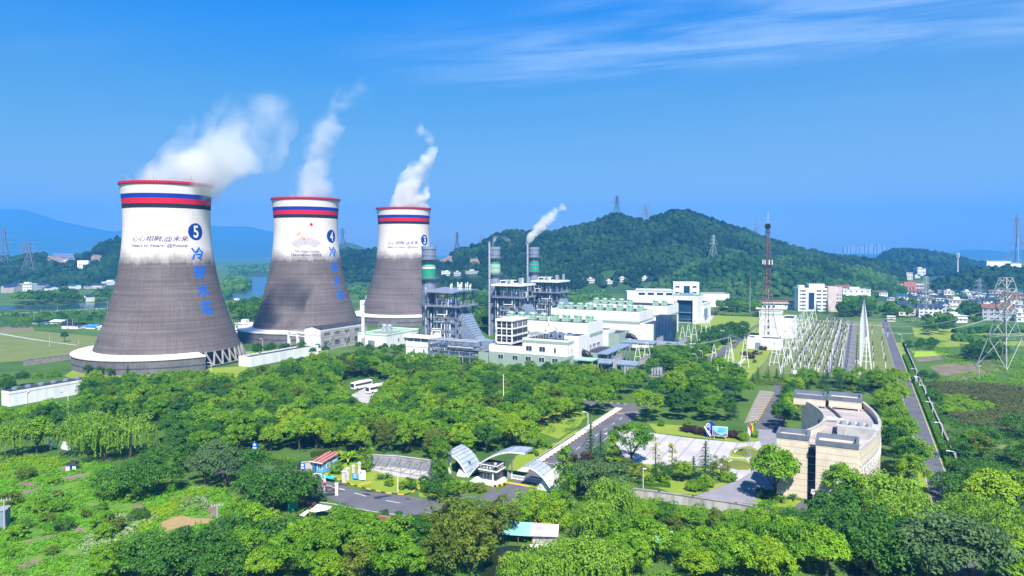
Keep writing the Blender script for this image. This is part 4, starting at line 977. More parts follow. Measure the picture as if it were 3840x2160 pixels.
for z, w_ in ((42, 8.0), (48, 5.0), (30, 8.4), (18, 11)):
 k = MB(); k.path([(-w_ / 2, -w_ / 2, z), (w_ / 2, -w_ / 2, z), (w_ / 2, w_ / 2, z), (-w_ / 2, w_ / 2, z), (-w_ / 2, -w_ / 2, z)], .25, 4); k.build('ring_frame', M['galv'], py)
std = [(0, 1), (.45, .45), (.6, .26), (1, .14)]
def pylon(px, pb, pt, base, label, arms=(.62, .74, .86), armw=.42, mat='galv', D=None, r=.2, rz=.3, arm_n=True, z0=0.0):
 loc = pix(px, pb) if D is None else at_depth(px, pb, D)
 h = at_depth(px, pt, loc.y).z - loc.z
 k_ = max(1, loc.y / 650)
 return lattice('transmission_tower', label, 'pylon', loc, h, base, [(s, w * base) for s, w in std], mat, r * k_, .085 * k_, [(h * q, base * armw * (1.3 - .3 * i)) for i, q in enumerate(arms)] if arm_n else (), rz, 'lattice pylons', arm_t=.6 * k_)
pylon(3470, 1214, 1036, 15, 'grey lattice pylon among the village houses beside the wide white house', (.55, .7, .85), .5)
pylon(3671, 1162, 1043, 11, 'grey lattice pylon with rounded arms between dark village roofs', (.62, .76, .9), .75, 'steelgrey')
pylon(3812, 1012, 804, 46, 'huge distant river crossing pylon on the hazy horizon by the picture edge', (.93,), .22, 'steelgrey', D=1900, r=.5)
pylon(2313, 798, 735, 12, 'lattice pylon on the first summit of the wooded hill', (.6, .75, .9), .6, 'steeldark', D=1330)
pylon(2421, 826, 762, 14, 'wide armed lattice pylon in the saddle between two summits', (.35, .6, .85), 1.15, 'steelgrey', D=1420)
pylon(2675, 965, 880, 11, 'pale lattice pylon halfway down the wooded slope behind the mast', (.6, .75, .9), .5, 'galv', D=1120)
pylon(1285, 940, 856, 14, 'dark lattice pylon rising behind the middle cooling tower', (.8, .9), .35, 'steeldark', D=1250)
pylon(1714, 946, 870, 11, 'lattice pylon on the hill shoulder by the third cooling tower', (.75, .88), .4, 'steeldark', D=1400)
pylon(1804, 922, 881, 9, 'faint small lattice pylon behind the hill crest by the stacks', (.7, .85), .8, 'steelgrey', D=1650)
pylon(110, 1012, 905, 17, 'grey lattice pylon before the dark wooded ridge by the white tower block', (.66, .8, .94), .65, 'steelgrey', D=1100)
pylon(18, 1000, 850, 18, 'tall faint lattice pylon at the picture edge over the dark ridge', (.6, .75, .9), .7, 'steelgrey', D=1300)
for i, (px, pt, D_) in enumerate(((2834, 826, 2400), (2985, 905, 3000), (93, 905, 1700))): pylon(px, 960 if i else 900, pt, 14, ('faint pylon peeping over the far slope of the hill', 'tiny faint pylon above the hill tail', 'paler pylon standing behind the grey one on the ridge')[i], (.6, .8), .7, 'steelgrey', D=D_)
# slim poles
def slim_pole(name, label, px, pb, pt, r, mat='white', cat='pole', grp=None, D=None):
 loc = pix(px, pb) if D is None else at_depth(px, pb, D)
 h = at_depth(px, pt, loc.y).z - loc.z; t = thing(name, label, cat, loc, 0, grp)
 k = MB(); k.cyl(0, 0, 0, h, r, 7, r * .5); k.build('shaft', M[mat], t); k = MB(); k.cyl(0, 0, 0, .5, r * 2.2, 8); k.build('footing', M['concrete'], t); return t, h
t, h = slim_pole('lightning_mast', 'thin grey lightning mast on the round garden lawn', 2812, 1173, 1040, .5, 'galv', 'mast')
t, h = slim_pole('lamp_mast', 'white pole in front of the lattice mast by the garden', 2881, 1166, 1073, .45, 'white', 'mast'); k = MB(); k.box(-1.6, 1.6, -.5, .5, h - 2, h); k.build('lamp_head', M['steeldark'], t)
t, h = slim_pole('signal_pole', 'thin grey pole with white box before the low relay house', 2843, 1383, 1258, .16, 'galv'); k = MB(); k.box(-2.2, 1.8, -.4, .4, h - 2, h); k.build('box', M['white'], t)
t, h = slim_pole('flood_mast', 'tall slim white lamp mast rising from the middle of the grove', 1888, 1560, 1392, .22, 'white', 'mast'); k = MB(); k.box(-1.0, .4, -.3, .3, h - .9, h); k.build('lamp_head', M['steeldark'], t)
t, h = slim_pole('cell_tower', 'white antenna pole above the far trees near the picture edge', 3591, 1043, 947, 1.1, 'white', 'mast', D=1250)
for i in range(6): a = i * 1.05; k = MB(); k.box(2.4 * math.cos(a) - .3, 2.4 * math.cos(a) + .3, 2.4 * math.sin(a) - .3, 2.4 * math.sin(a) + .3, h - 9 + 5 * (i % 2), h - 5 + 5 * (i % 2)); k.build('antenna', M['white'], t)
for i, (px, pb, pt) in enumerate(((78, 1205, 1175), (128, 1215, 1178), (154, 1190, 1160), (216, 1181, 1147), (253, 1234, 1194), (273, 1236, 1196), (338, 1185, 1152), (346, 1176, 1141), (403, 1170, 1126), (294, 1295, 1272), (187, 1302, 1255))):
 slim_pole('utility_pole', f'thin pale field pole before the river, {ORD[i]} of eleven from the edge', px, pb, pt, .25, 'concrete_pale', 'pole', 'thin field poles')
for i, (px, pb, pt) in enumerate(((906, 1225, 1150), (924, 1228, 1153))): slim_pole('dark_post', ('dark slim post between the first two cooling towers, nearer the first', 'dark slim post between the first two cooling towers, nearer the middle one')[i], px, pb, pt, .4, 'black', 'pole', 'dark slim posts')
# lines from the spire row to the big pylon
def cable(name, p, q, sag, label, r=.05, grp='overhead lines'):
 pts = [Vector(p).lerp(Vector(q), i / 14) - Vector((0, 0, sag * 4 * (i / 14) * (1 - i / 14))) for i in range(15)]
 k = MB(); k.path(pts, r, 4); return tag(k.build(name, M['galv']), label, 'power line', grp)
pb_ = pix(3766, 1376)
for i in range(6):
 s_ = -17; src = ab(-17, 200 + 41 * (i // 2) + 8 * (i % 2), 20.5); dst = pb_ + Vector((-3.5 + 1.2 * i, -2 + i * .5, 30 + 6.0 * (i // 2)))
 cable('power_cable', src, dst, 5 + .5 * i, f'sagging cable from the spire row to the biggest pylon, {ORD[i]} of six', .06)
for i in range(4):
 cable('power_cable', pb_ + Vector((0, 0, 40 + i * 2.5)), at_depth(3470, 1214, 608) + Vector((-4 + 3 * i, 0, 26 + i * 3.5)), 6, f'sagging cable from the biggest pylon to the village pylon, {ORD[i]} of four', .06)
for i in range(3):
 cable('power_cable', pix(2391, 1366) + Vector((i * 1.5, i, 14)), pix(2735, 1352) + Vector((i * 1.2, 0, 14.5)), 4, f'sagging line from the front hall posts to the garden posts, {ORD[i]} of three', .05)
# ================================================================== numpy meshes
def np_mesh(name, V, Fs, mat, tint=None, smooth=False, parent=None):
 """V (n,3), Fs (m,k) index array; tint: one value per face"""
 me = bpy.data.meshes.new(name); n, (m, k) = len(V), Fs.shape
 me.vertices.add(n); me.vertices.foreach_set('co', np.asarray(V, np.float32).ravel())
 me.loops.add(m * k); me.loops.foreach_set('vertex_index', np.asarray(Fs, np.int32).ravel())
 me.polygons.add(m); me.polygons.foreach_set('loop_start', np.arange(0, m * k, k, dtype=np.int32))
 if smooth: me.polygons.foreach_set('use_smooth', np.ones(m, bool))
 me.update(calc_edges=True)
 if tint is not None:
  at = me.attributes.new('tint', 'FLOAT', 'FACE'); at.data.foreach_set('value', np.asarray(tint, np.float32))
 me.materials.append(mat)
 o = bpy.data.objects.new(name, me); C.objects.link(o)
 if parent is not None: o.parent = parent
 return o
def ico(sub):
 import bmesh
 bm = bmesh.new(); bmesh.ops.create_icosphere(bm, subdivisions=sub, radius=1)
 bm.verts.ensure_lookup_table(); v = np.array([p.co[:] for p in bm.verts]); f = np.array([[x.index for x in q.verts] for q in bm.faces]); bm.free()
 return v, f
IV, IF = ico(2); IF1 = IF[(IV[IF].mean(1)[:, 2] > -.35)]
IV1, IFb = ico(1); IFS = IFb[(IV1[IFb].mean(1)[:, 2] > -.3)]
def blobs(P, rad, hgt, jit=.22, fine=False):
 """many crown tops as one mesh: P (n,3) feet, radii, heights"""
 v0, f0 = (IV, IF1) if fine else (IV1, IFS)
 n = len(P); k = len(v0)
 d = 1 + rng.uniform(-jit, jit, (n, k, 1))
 V = v0[None] * d * np.stack([rad, rad, hgt * .5], 1)[:, None, :]
 V[:, :, 2] += (hgt * .55)[:, None]; V += P[:, None, :]
 Fa = (f0[None] + (np.arange(n) * k)[:, None, None]).reshape(-1, 3)
 return V.reshape(-1, 3), Fa, np.repeat(rng.uniform(0, 1, n), len(f0)) * .75 + rng.uniform(0, .25, n * len(f0))
def forest_mat(name, ca, cb, cc):
 m, t, b = new_mat(name); L = t.links.new; b.inputs['Roughness'].default_value = .7; b.inputs['Specular IOR Level'].default_value = .1
 at = t.nodes.new('ShaderNodeAttribute'); at.attribute_name = 'tint'; tc = t.nodes.new('ShaderNodeTexCoord')
 n = t.nodes.new('ShaderNodeTexNoise'); n.inputs['Scale'].default_value = .55; n.inputs['Detail'].default_value = 6; n.inputs['Roughness'].default_value = .7; L(tc.outputs['Object'], n.inputs['Vector'])
 n3 = t.nodes.new('ShaderNodeTexNoise'); n3.inputs['Scale'].default_value = .012; n3.inputs['Detail'].default_value = 3; L(tc.outputs['Object'], n3.inputs['Vector'])
 f = math_n(t, 'ADD', math_n(t, 'ADD', math_n(t, 'MULTIPLY', at.outputs['Fac'], .5), math_n(t, 'MULTIPLY', n.outputs[0], .45)), math_n(t, 'MULTIPLY', math_n(t, 'SUBTRACT', n3.outputs[0], .5), 1.5))
 L(ramp_n(t, f, [(.12, ca), (.42, cb), (.75, cc)]), b.inputs['Base Color'])
 bp = t.nodes.new('ShaderNodeBump'); bp.inputs['Strength'].default_value = .9; bp.inputs['Distance'].default_value = 1.6; L(n.outputs[0], bp.inputs['Height']); L(bp.outputs[0], b.inputs['Normal'])
 return m
M['forest'] = forest_mat('hill_forest', (.0035, .018, .010), (.008, .034, .015), (.026, .068, .018))
M['foothill'] = forest_mat('foothill_forest', (.006, .030, .011), (.017, .062, .017), (.055, .12, .025))
M['farwood'] = forest_mat('valley_wood', (.012, .05, .012), (.03, .10, .016), (.08, .16, .025))
M['hillground'] = pmat('hill_undergrowth', (.015, .05, .015), (.03, .075, .02), .95, .05)
M['rock'] = pmat('quarry_rock', (.30, .21, .17), (.16, .12, .10), .9, .06, bump=.5)
M['farhill'] = pmat('far_mountain', (.03, .07, .05), (.045, .09, .06), .95, .004)
from mathutils import noise as mnoise
def ground_at(px, py): return pix(px, py)
HILLS = []; SCATTER = []; CLEAR = []
from mathutils.bvhtree import BVHTree
BVH = []
def on_terrain(px, py):
 """the point of the hills or the plain seen at a pixel"""
 if not BVH:
  for V, Fq in HILLS: BVH.append(BVHTree.FromPolygons([tuple(map(float, p)) for p in V], [tuple(map(int, q)) for q in Fq]))
 o = Vector((0, 0, CAM_H)); d = (at_depth(px, py, 1000) - o).normalized(); best = None
 for b in BVH:
  h = b.ray_cast(o, d)[0]
  if h is not None and (best is None or h.y < best.y): best = h
 g_ = pix(px, py) if py > 941 else None
 if best is None or (g_ is not None and 0 < g_.y < best.y): return g_
 return best
def hill(name, prof, Dr, Db, mat, step=14, nt=22, amp=9, lower=6, back=1.35, trees=0, tr=(4.2, 7.2), tmat='forest', label=None, Dslope=0.0):
 """terrain with the given skyline: a ridge Dr metres off that falls to the plain at Db"""
 xs = np.arange(prof[0][0], prof[-1][0] + 1, step); zs = []
 ridge = np.interp(xs, [p[0] for p in prof], [p[1] for p in prof])
 rows = np.concatenate([np.linspace(0, 1, nt), np.linspace(1.12, 2.2, 7)])
 V = np.zeros((len(rows), len(xs), 3))
 for i, x in enumerate(xs):
  sx = (x - 1920) / F_PX; dr = Dr + Dslope * sx
  zr = max(.5, CAM_H + (940 - ridge[i]) * dr / F_PX - lower)
  e = min(1, min(x - xs[0], xs[-1] - x) / 60.0)
  for j, t in enumerate(rows):
   D = Db + (dr - Db) * min(t, 1) + (dr * back - dr) * max(t - 1, 0)
   hshape = (1 - (1 - min(t, 1)) ** 1.35) if t <= 1 else max(0, 1 - ((t - 1) / 1.2) ** 1.4)
   X = sx * D
   nz = mnoise.fractal(Vector((X / 130, D / 110, 3.1)), 1, 2, 5) * amp * math.sin(math.pi * min(1, max(0, t))) * min(1, zr / 40)
   V[j, i] = (X, D, max(-.6, zr * hshape + nz - (.6 if t == 0 else 0)))
 nr, nc = len(rows), len(xs)
 idx = np.arange(nr * nc).reshape(nr, nc)
 Fq = np.stack([idx[:-1, :-1], idx[:-1, 1:], idx[1:, 1:], idx[1:, :-1]], -1).reshape(-1, 4)
 o = np_mesh(name, V.reshape(-1, 3), Fq, mat, None, True); tag(o, label, None, None, 'structure')
 o.data.materials.append(M['rock']); cf = V.reshape(-1, 3)[Fq].mean(1)
 qx = 1920 + F_PX * cf[:, 0] / cf[:, 1]; qy = 940 + F_PX * (CAM_H - cf[:, 2]) / cf[:, 1]; mi = np.zeros(len(Fq), np.int32)
 for (x0, x1, y0, y1) in QUARRY: mi[(qx > x0) & (qx < x1) & (qy > y0) & (qy < y1) & (rng.uniform(0, 1, len(mi)) < .9)] = 1
 o.data.polygons.foreach_set('material_index', mi)
 HILLS.append((V.reshape(-1, 3), Fq)); SCATTER.append((V, nt, trees, tr, tmat, label))
def scatter_trees():
 for V, nt, trees, tr, tmat, label in SCATTER:
  if not trees: continue
  A = V[:-1, :-1]; Bq = V[:-1, 1:]; Cq = V[1:, 1:]; Dq = V[1:, :-1]
  w = np.linalg.norm(np.cross((Bq - A), (Dq - A)), axis=-1); w[(A[..., 2] < .8)] = 0
  w[nt + 1:] = 0; w[nt - 1:nt + 1] *= .6
  cell = rng.choice(w.size, trees, p=(w / w.sum()).ravel()); j, i = np.unravel_index(cell, w.shape)
  uu, vv = rng.uniform(0, 1, (trees, 1)), rng.uniform(0, 1, (trees, 1))
  P = (A[j, i] * (1 - uu) + Bq[j, i] * uu) * (1 - vv) + (Dq[j, i] * (1 - uu) + Cq[j, i] * uu) * vv
  rr = tr[0] * .8 + (tr[1] - tr[0]) * np.clip(rng.exponential(.42, trees), 0, 1.7)
  # leave quarry faces bare
  keep = np.array([mnoise.noise(Vector((p[0] / 60, p[1] / 45, 9))) < .52 for p in P])
  for (x0, x1, y0, y1) in QUARRY:
   px = 1920 + F_PX * P[:, 0] / P[:, 1]; py_ = 940 + F_PX * (CAM_H - P[:, 2]) / P[:, 1]
   keep &= ~((px > x0) & (px < x1) & (py_ > y0) & (py_ < y1))
  for (cx, cy, cr) in CLEAR: keep &= ((P[:, 0] - cx) ** 2 + (P[:, 1] - cy) ** 2) > cr ** 2
  P, rr = P[keep], rr[keep]
  Vb, Fb, tb = blobs(P - np.array([0, 0, 1.5]), rr, rr * rng.uniform(1.5, 2.1, len(rr)))
  tag(np_mesh('forest', Vb, Fb, M[tmat], tb), label, None, None, 'stuff')
QUARRY = [(1640, 1705, 958, 990), (1760, 1800, 965, 1000), (1840, 1870, 950, 975), (170, 290, 958, 990), (335, 385, 955, 985)]
P1 = [(1560, 1010), (1600, 990), (1636, 972), (1691, 945), (1800, 913), (1863, 877), (1927, 866), (2009, 863), (2081, 866), (2136, 852), (2227, 830), (2290, 800), (2318, 793), (2363, 814), (2418, 826), (2463, 811), (2500, 795), (2535, 784), (2563, 786), (2635, 807), (2717, 839), (2790, 859), (2881, 893), (2953, 916), (3044, 939), (3135, 957), (3226, 966), (3317, 986), (3400, 1010)]
hill('wooded_hill', P1, 1380, 1020, M['hillground'], trees=27000, tr=(2.5, 5.2), label=None)
hill('wooded_foothill', [(2380, 1100), (2480, 1048), (2580, 992), (2680, 962), (2760, 952), (2860, 958), (3000, 966), (3120, 985), (3230, 1003), (3330, 1036), (3400, 1075)], 1060, 880, M['hillground'], nt=14, amp=5, trees=7500, tr=(2.3, 4.8), tmat='foothill')
hill('far_wooded_hill', [(3270, 985), (3300, 962), (3330, 942), (3370, 935), (3430, 937), (3490, 944), (3560, 957), (3640, 980), (3700, 992), (3740, 1002)], 2100, 1500, M['hillground'], nt=12, amp=10, trees=6000, tr=(4, 7))
hill('village_wood', [(3480, 1075), (3540, 1048), (3600, 1030), (3660, 1013), (3730, 1002), (3800, 1004), (3860, 1012), (3950, 1010)], 1150, 960, M['hillground'], nt=12, amp=4, trees=4200, tr=(2.4, 5))
hill('quarry_hill', [(-120, 1000), (0, 968), (60, 965), (130, 955), (190, 948), (250, 955), (300, 962), (340, 945), (370, 920), (410, 903), (440, 897), (490, 908), (560, 930), (640, 975), (700, 1005)], 1420, 1130, M['hillground'], nt=16, amp=7, trees=9000, tr=(2.8, 5.8))
hill('river_wood', [(860, 1040), (960, 1022), (1040, 1018), (1100, 1016), (1200, 1016)], 1900, 1650, M['hillground'], nt=8, amp=2, trees=700, tr=(6, 9))
hill('middle_hill', [(1180, 980), (1240, 950), (1300, 936), (1360, 939), (1420, 935), (1480, 950), (1560, 975), (1640, 1010)], 1500, 1200, M['hillground'], nt=12, amp=5, trees=2600, tr=(4.5, 7))
hill('back_hill', [(1240, 950), (1290, 905), (1330, 915), (1390, 938), (1450, 962)], 2600, 2000, M['farhill'], nt=8, amp=6, lower=0)
hill('mountain', [(-500, 860), (-200, 800), (0, 785), (80, 784), (140, 800), (230, 830), (330, 850), (420, 870), (560, 850), (640, 822), (760, 840), (830, 850), (930, 848), (1010, 868), (1100, 880), (1200, 905), (1300, 930), (1400, 952)], 8900, 7000, M['farhill'], step=30, nt=8, amp=30, lower=0, back=1.15)
hill('mountain', [(-400, 905), (0, 868), (200, 880), (330, 890), (560, 900), (720, 880), (860, 905), (960, 912), (1050, 925), (1200, 950)], 7400, 6000, M['farhill'], step=30, nt=8, amp=20, lower=0, back=1.15)
hill('mountain', [(3050, 958), (3200, 950), (3350, 955), (3500, 950), (3560, 948), (3620, 936), (3700, 938), (3770, 944), (3840, 936), (3950, 930), (4100, 940)], 7000, 5800, M['farhill'], step=30, nt=8, amp=14, lower=0, back=1.15)
# ================================================================== water and fields
poly_sheet('river', [(862, 1038), (960, 1030), (1040, 1026), (1180, 1022), (1180, 1100), (1060, 1106), (985, 1110), (930, 1120), (850, 1126), (800, 1128), (800, 1098), (925, 1092), (940, 1072), (932, 1054), (885, 1047)], .05, M['water'])
poly_sheet('river', [(-60, 1150), (72, 1144), (232, 1146), (300, 1136), (420, 1135), (520, 1133), (520, 1148), (420, 1152), (290, 1158), (170, 1164), (70, 1160), (-60, 1166)], .05, M['water'])
poly_sheet('road', [(0, 1176), (170, 1166), (300, 1160), (420, 1155), (420, 1158), (170, 1170), (0, 1181)], .04, M['concrete_pale'])
poly_sheet('field', [(-60, 1238), (120, 1240), (370, 1262), (420, 1275), (400, 1335), (300, 1330), (150, 1350), (-60, 1362)], .03, M['grass_pale'])
poly_sheet('field', [(-60, 1226), (120, 1224), (128, 1240), (-60, 1242)], .04, M['soil'])
poly_sheet('field', [(180, 1066), (440, 1052), (440, 1066), (330, 1078), (200, 1082)], .03, M['grass_pale'])
poly_sheet('path', [(-10, 1248), (120, 1270), (210, 1284), (288, 1293), (286, 1296), (120, 1274), (-10, 1252)], .06, M['concrete_pale'])
poly_sheet('lawn', [(240, 1410), (285, 1380), (420, 1375), (800, 1380), (930, 1372), (900, 1440), (640, 1452), (380, 1455)], .03, M['grass'])
poly_sheet('lawn', [(900, 1320), (1230, 1300), (1230, 1345), (1000, 1345)], .03, M['grass'])
E_ = lambda L: [(3300 + x / 2.635, 1250 + y / 2.635) for x, y in L]
poly_sheet('rice_field', E_([(345, 178), (560, 178), (725, 212), (335, 237)]), .04, M['brightgrass'])
poly_sheet('rice_field', E_([(290, 155), (440, 172), (345, 178), (330, 200)]), .04, M['grass'])
poly_sheet('ploughed_field', E_([(335, 240), (740, 215), (745, 246), (380, 285)]), .04, M['soil'])
poly_sheet('green_field', E_([(490, 100), (780, 78), (790, 130), (540, 142)]), .04, M['grass'])
poly_sheet('ploughed_field', E_([(490, 335), (1040, 275), (1250, 330), (1100, 395), (820, 472), (640, 445), (560, 380)]), .04, M['soil'])
poly_sheet('green_field', E_([(470, 330), (640, 305), (1060, 255), (1130, 285), (1040, 276), (490, 337)]), .05, M['grass_pale'])
poly_sheet('straw_field', E_([(1110, 1120), (1423, 1080), (1480, 1140), (1160, 1165)]), .04, M['grass_pale'])
poly_sheet('green_field', [(3420, 1228), (3840, 1240), (3900, 1300), (3620, 1290), (3430, 1262)], .03, M['grass'])
abflat('meadow', [(-110, 330), (-66, 322), (-80, 480), (-150, 480), (-160, 400)], .02, M['grass'])
abflat('garden_lawn', [(-112, 128), (-70, 128), (-68, 300), (-100, 300), (-112, 220)], .025, M['grass'])
# ================================================================== villages
M['cream'] = pmat('cream_render', (.66, .60, .50), (.52, .47, .40), .8, .2)
M['pinkish'] = pmat('pinkish_render', (.58, .47, .44), (.48, .39, .37), .8, .2)
M['brick'] = pmat('brick_red_render', (.46, .16, .12), (.36, .13, .10), .85, .2)
M['greywall'] = pmat('grey_render', (.42, .42, .44), (.32, .32, .34), .8, .2)
M['tile_navy'] = pmat('navy_tiles', (.028, .045, .10), (.02, .03, .07), .6, .4, bump=.2)
M['tile_teal'] = pmat('teal_tiles', (.02, .11, .12), (.015, .08, .09), .6, .4, bump=.2)
M['tile_brown'] = pmat('brown_tiles', (.20, .09, .065), (.14, .065, .05), .7, .4, bump=.2)
M['tarp_blue'] = pmat('blue_tarpaulin', (.05, .28, .70), (.04, .2, .55), .5, .3)
def house(px, pb, wpx, pt, label, roof='navy', wall='white', d=None, rz=None, D=None, floors=None, flat_=False, grp='village houses', win=3):
 loc = on_terrain(px, pb) if D is None else at_depth(px, pb, D)
 Dd = loc.y; w = wpx * Dd / F_PX; h = at_depth(px, pt, Dd).z - loc.z
 if loc.z > 1: CLEAR.append((loc.x, loc.y - 18, max(w * .6, 13))); CLEAR.append((loc.x, loc.y + 4, max(w * .6, 8)))
 d = d or w * .75; rz = rz if rz is not None else GR * random.choice((.2, .9, 1, 0.5))
 t = thing('village_house', label, 'house', loc, rz, grp); w /= 1.12
 if flat_:
  flat_block(t, -w / 2, w / 2, 0, d, 0, h, wall=wall, roof='greywall', par=.9)
  k = MB(); k.box(-w / 2 - .5, w / 2 + .5, -.7, .05, h * .5, h * .5 + .3); k.box(-w / 2 - .5, w / 2 + .5, -.7, .05, h - .3, h + .1); k.build('balcony', M['white'], t)
  if w > 9: k = MB(); k.box(-w * .2, w * .15, d * .3, d * .8, h - .8, h + 2.4); k.build('stair_head', M[wall], t)
 else:
  k = MB(); k.box(-w / 2, w / 2, 0, d, -3 if loc.z > 1 else 0, h * .78)
  hr = h * .22
  ax = 'x' if w >= d else 'y'
  if ax == 'x': k.face([(-w / 2, d, h * .78), (-w / 2, 0, h * .78), (-w / 2, d / 2, h)]); k.face([(w / 2, 0, h * .78), (w / 2, d, h * .78), (w / 2, d / 2, h)])
  else: k.face([(-w / 2, 0, h * .78), (w / 2, 0, h * .78), (0, 0, h)])
  k.build('wall', M[wall], t)
  k = MB(); k.gable(-w / 2, w / 2, 0, d, h * .78 + .03, hr, .6, ax, .3); k.build('roof', M['tile_' + roof], t)
 fl = floors or max(1, round(h * .78 / 3.6)); n = max(1, min(5, int(w / 3.4)))
 for f in range(fl):
  for i in range(n):
   window(t, -w / 2 + w * (i + .5) / n, -.02, (h if flat_ else h * .78) * (f + .3) / fl, min(2.4, w / n * .62), 1.7, '-y', bars=1)
 return t
Z6 = lambda x, y: (3200 + x / 2.634, 750 + y / 2.634)
VH = [(502, 1142, 112, 1003, 'navy', 'cream', 0, 'cream house with navy roof beside the tree, hall side of its twin'), (585, 1142, 128, 1035, 'navy', 'pinkish', 0, 'pinkish house with navy roof beside its cream twin'),
   (765, 1162, 235, 1035, 'navy', 'white', 0, 'wide white house with balconies and navy roof behind the second pylon'), (912, 1112, 78, 1012, 'teal', 'greywall', 0, 'narrow grey house with teal roof beside the wide white house'),
   (1035, 1112, 185, 985, 'navy', 'cream', 1, 'cream flat roofed house with stacked balconies in mid village'), (946, 975, 92, 900, 'navy', 'white', 1, 'white stepped house with roof turret at the wood edge'),
   (838, 1010, 150, 945, 'navy', 'white', 0, 'navy roofed house with white gable behind the second pylon'), (606, 1012, 130, 950, 'navy', 'white', 0, 'navy roofed house in front of the brick school'),
   (482, 1012, 112, 930, 'teal', 'white', 0, 'teal roofed tall white house before the brick school'), (385, 1015, 100, 950, 'teal', 'pinkish', 0, 'teal roofed pinkish house beside big garden tree'),
   (1135, 965, 92, 905, 'navy', 'white', 1, 'white flat house at the foot of the village wood'), (1200, 1050, 130, 985, 'navy', 'greywall', 0, 'navy roofed grey house by the third pylon'),
   (1345, 1052, 120, 975, 'navy', 'white', 0, 'navy roofed house with pointed white gable beyond the third pylon'), (1425, 1192, 285, 1035, 'brown', 'greywall', 0, 'big grey three storey house with brown roof behind biggest pylon'),
   (1605, 1045, 110, 960, 'brown', 'cream', 0, 'cream house with brown roof at the picture edge'), (1650, 1120, 100, 1035, 'navy', 'greywall', 1, 'grey flat house at the picture edge'), (1668, 1205, 110, 1110, 'navy', 'white', 1, 'white flat house with blue windows at the picture edge'),
   (1020, 1212, 225, 1140, 'navy', 'white', 1, 'low white sheds with pale roofs on the village street'), (1400, 978, 110, 930, 'teal', 'cream', 0, 'teal roofed house in the back row under the wood'), (1510, 985, 120, 930, 'brown', 'white', 0, 'brown roofed house in the back row by the big pylon top'),
   (1250, 975, 90, 925, 'navy', 'white', 0, 'small navy roofed house in the back row between two pylons'), (1630, 985, 90, 930, 'brown', 'pinkish', 0, 'brown roofed pinkish house in the back row at the edge'), (760, 935, 70, 900, 'navy', 'cream', 1, 'small cream flat house beside the brick school end'),
   (270, 945, 150, 900, 'brown', 'white', 0, 'brown roofed long house in front of the school, hall side'), (560, 945, 180, 895, 'brown', 'cream', 0, 'brown roofed long cream house in front of the school'), (690, 965, 110, 915, 'navy', 'white', 0, 'navy roofed small house by the school end'),
   (375, 1202, 80, 1150, 'navy', 'cream', 1, 'small cream hut at the corner of the switchyard wall'), (1480, 1075, 100, 1010, 'brown', 'white', 0, 'brown roofed white house seen through the biggest pylon'), (1545, 1130, 80, 1060, 'brown', 'cream', 1, 'cream flat house beside the big grey one'), (870, 1060, 90, 1000, 'teal', 'white', 0, 'teal roofed white house tucked behind the wide white house')]
for zx, zy, zw, zt, rf, wl, fl, lab in VH:
 x, y = Z6(zx, zy); house(x, y, zw / 2.634, 750 + zt / 2.634, lab, rf, wl, flat_=bool(fl), d=random.uniform(9, 13))
for i in range(30):
 zx = 720 + (i % 15) * 66 + random.uniform(-20, 20); zy = (948 if i < 15 else 1022) + random.uniform(-8, 10); zh = random.uniform(42, 66); x, y = Z6(zx, zy); wl = ('white', 'cream', 'greywall', 'pinkish')[i % 4]; rf = ('navy', 'brown', 'teal')[i % 3]
 house(x, y, random.uniform(58, 92) / 2.634, y - zh / 2.634, f'small {dict(greywall="grey").get(wl, wl)} house with {rf} roof, {ORD[i % 15]} from the school in the {"hindmost" if i < 15 else "second hindmost"} row', rf, wl, flat_=(i % 5 == 2), d=random.uniform(8, 11))
sc_ = thing('school', 'long brick red school with white trim behind the village', 'school', at_depth(*Z6(150, 930), 1010).xy.to_3d(), GR * .12)
k = MB(); k.box(0, 80, 0, 14, 0, 15.2); k.box(33, 37.5, -1.2, 8, 0, 18.5); k.box(50, 67, -2, 10, 0, 18.4); k.build('wall', M['brick'], sc_)
k = MB()
for z in (4.8, 9.6, 14.9): k.box(-.3, 33, -.4, 0, z, z + .8); k.box(37.5, 50, -.4, 0, z, z + .8); k.box(67, 80, -.4, 0, z, z + .8)
k.build('white_band', M['white'], sc_)
k = MB(); k.box(-.4, 80.4, -.2, 14.4, 15.2, 15.9); k.build('roof', M['greywall'], sc_)
for z in (1.2, 6, 11):
 for i in range(8): window(sc_, 2.6 + i * 4, -.05, z + .2, 2.8, 2.6, '-y', bars=1)
 for x in (40, 44.5, 70, 74.5, 78): window(sc_, x, -.05, z + .2, 2.8, 2.6, '-y', bars=1)
for x in (54, 58.5, 63): window(sc_, x, -2.05, 4, 2.4, 9, '-y', bars=1, glass='blueglass')
# seven storey block
sb7 = thing('staff_block', 'white six storey block with blue glass stair window beside the switchyard', 'building', at_depth(2993, 1167, 733).xy.to_3d(), GR * .28)
flat_block(sb7, 0, 38, 0, 16, 0, 25)
flat_block(sb7, 30, 44, -1.5, 14, 0, 26.5, wall='pinkish', names=('bay_wall', 'bay_roof'))
k = MB(); k.box(12, 28, 4, 13, 25, 29); k.box(1, 7, 3, 12, 25, 27.5); k.build('roof_house', M['white'], sb7)
k = MB(); k.box(10.6, 16.4, -.25, 0, 2, 20); k.build('stair_glass', M['blueglass'], sb7)
for f in range(6):
 z = 1.6 + f * 3.9
 for x, w_ in ((5.4, 4.4), (21, 5), (27, 4)): window(sb7, x, -.03, z, w_, 1.7, '-y', bars=2)
 window(sb7, 2.0, -.03, z, 1.3, 1.7, '-y', bars=0)
 if f < 5: window(sb7, 39.5, -1.53, z, 1.6, 1.6, '-y', bars=0); window(sb7, 42.2, -1.53, z, 1.1, 1.6, '-y', bars=0)
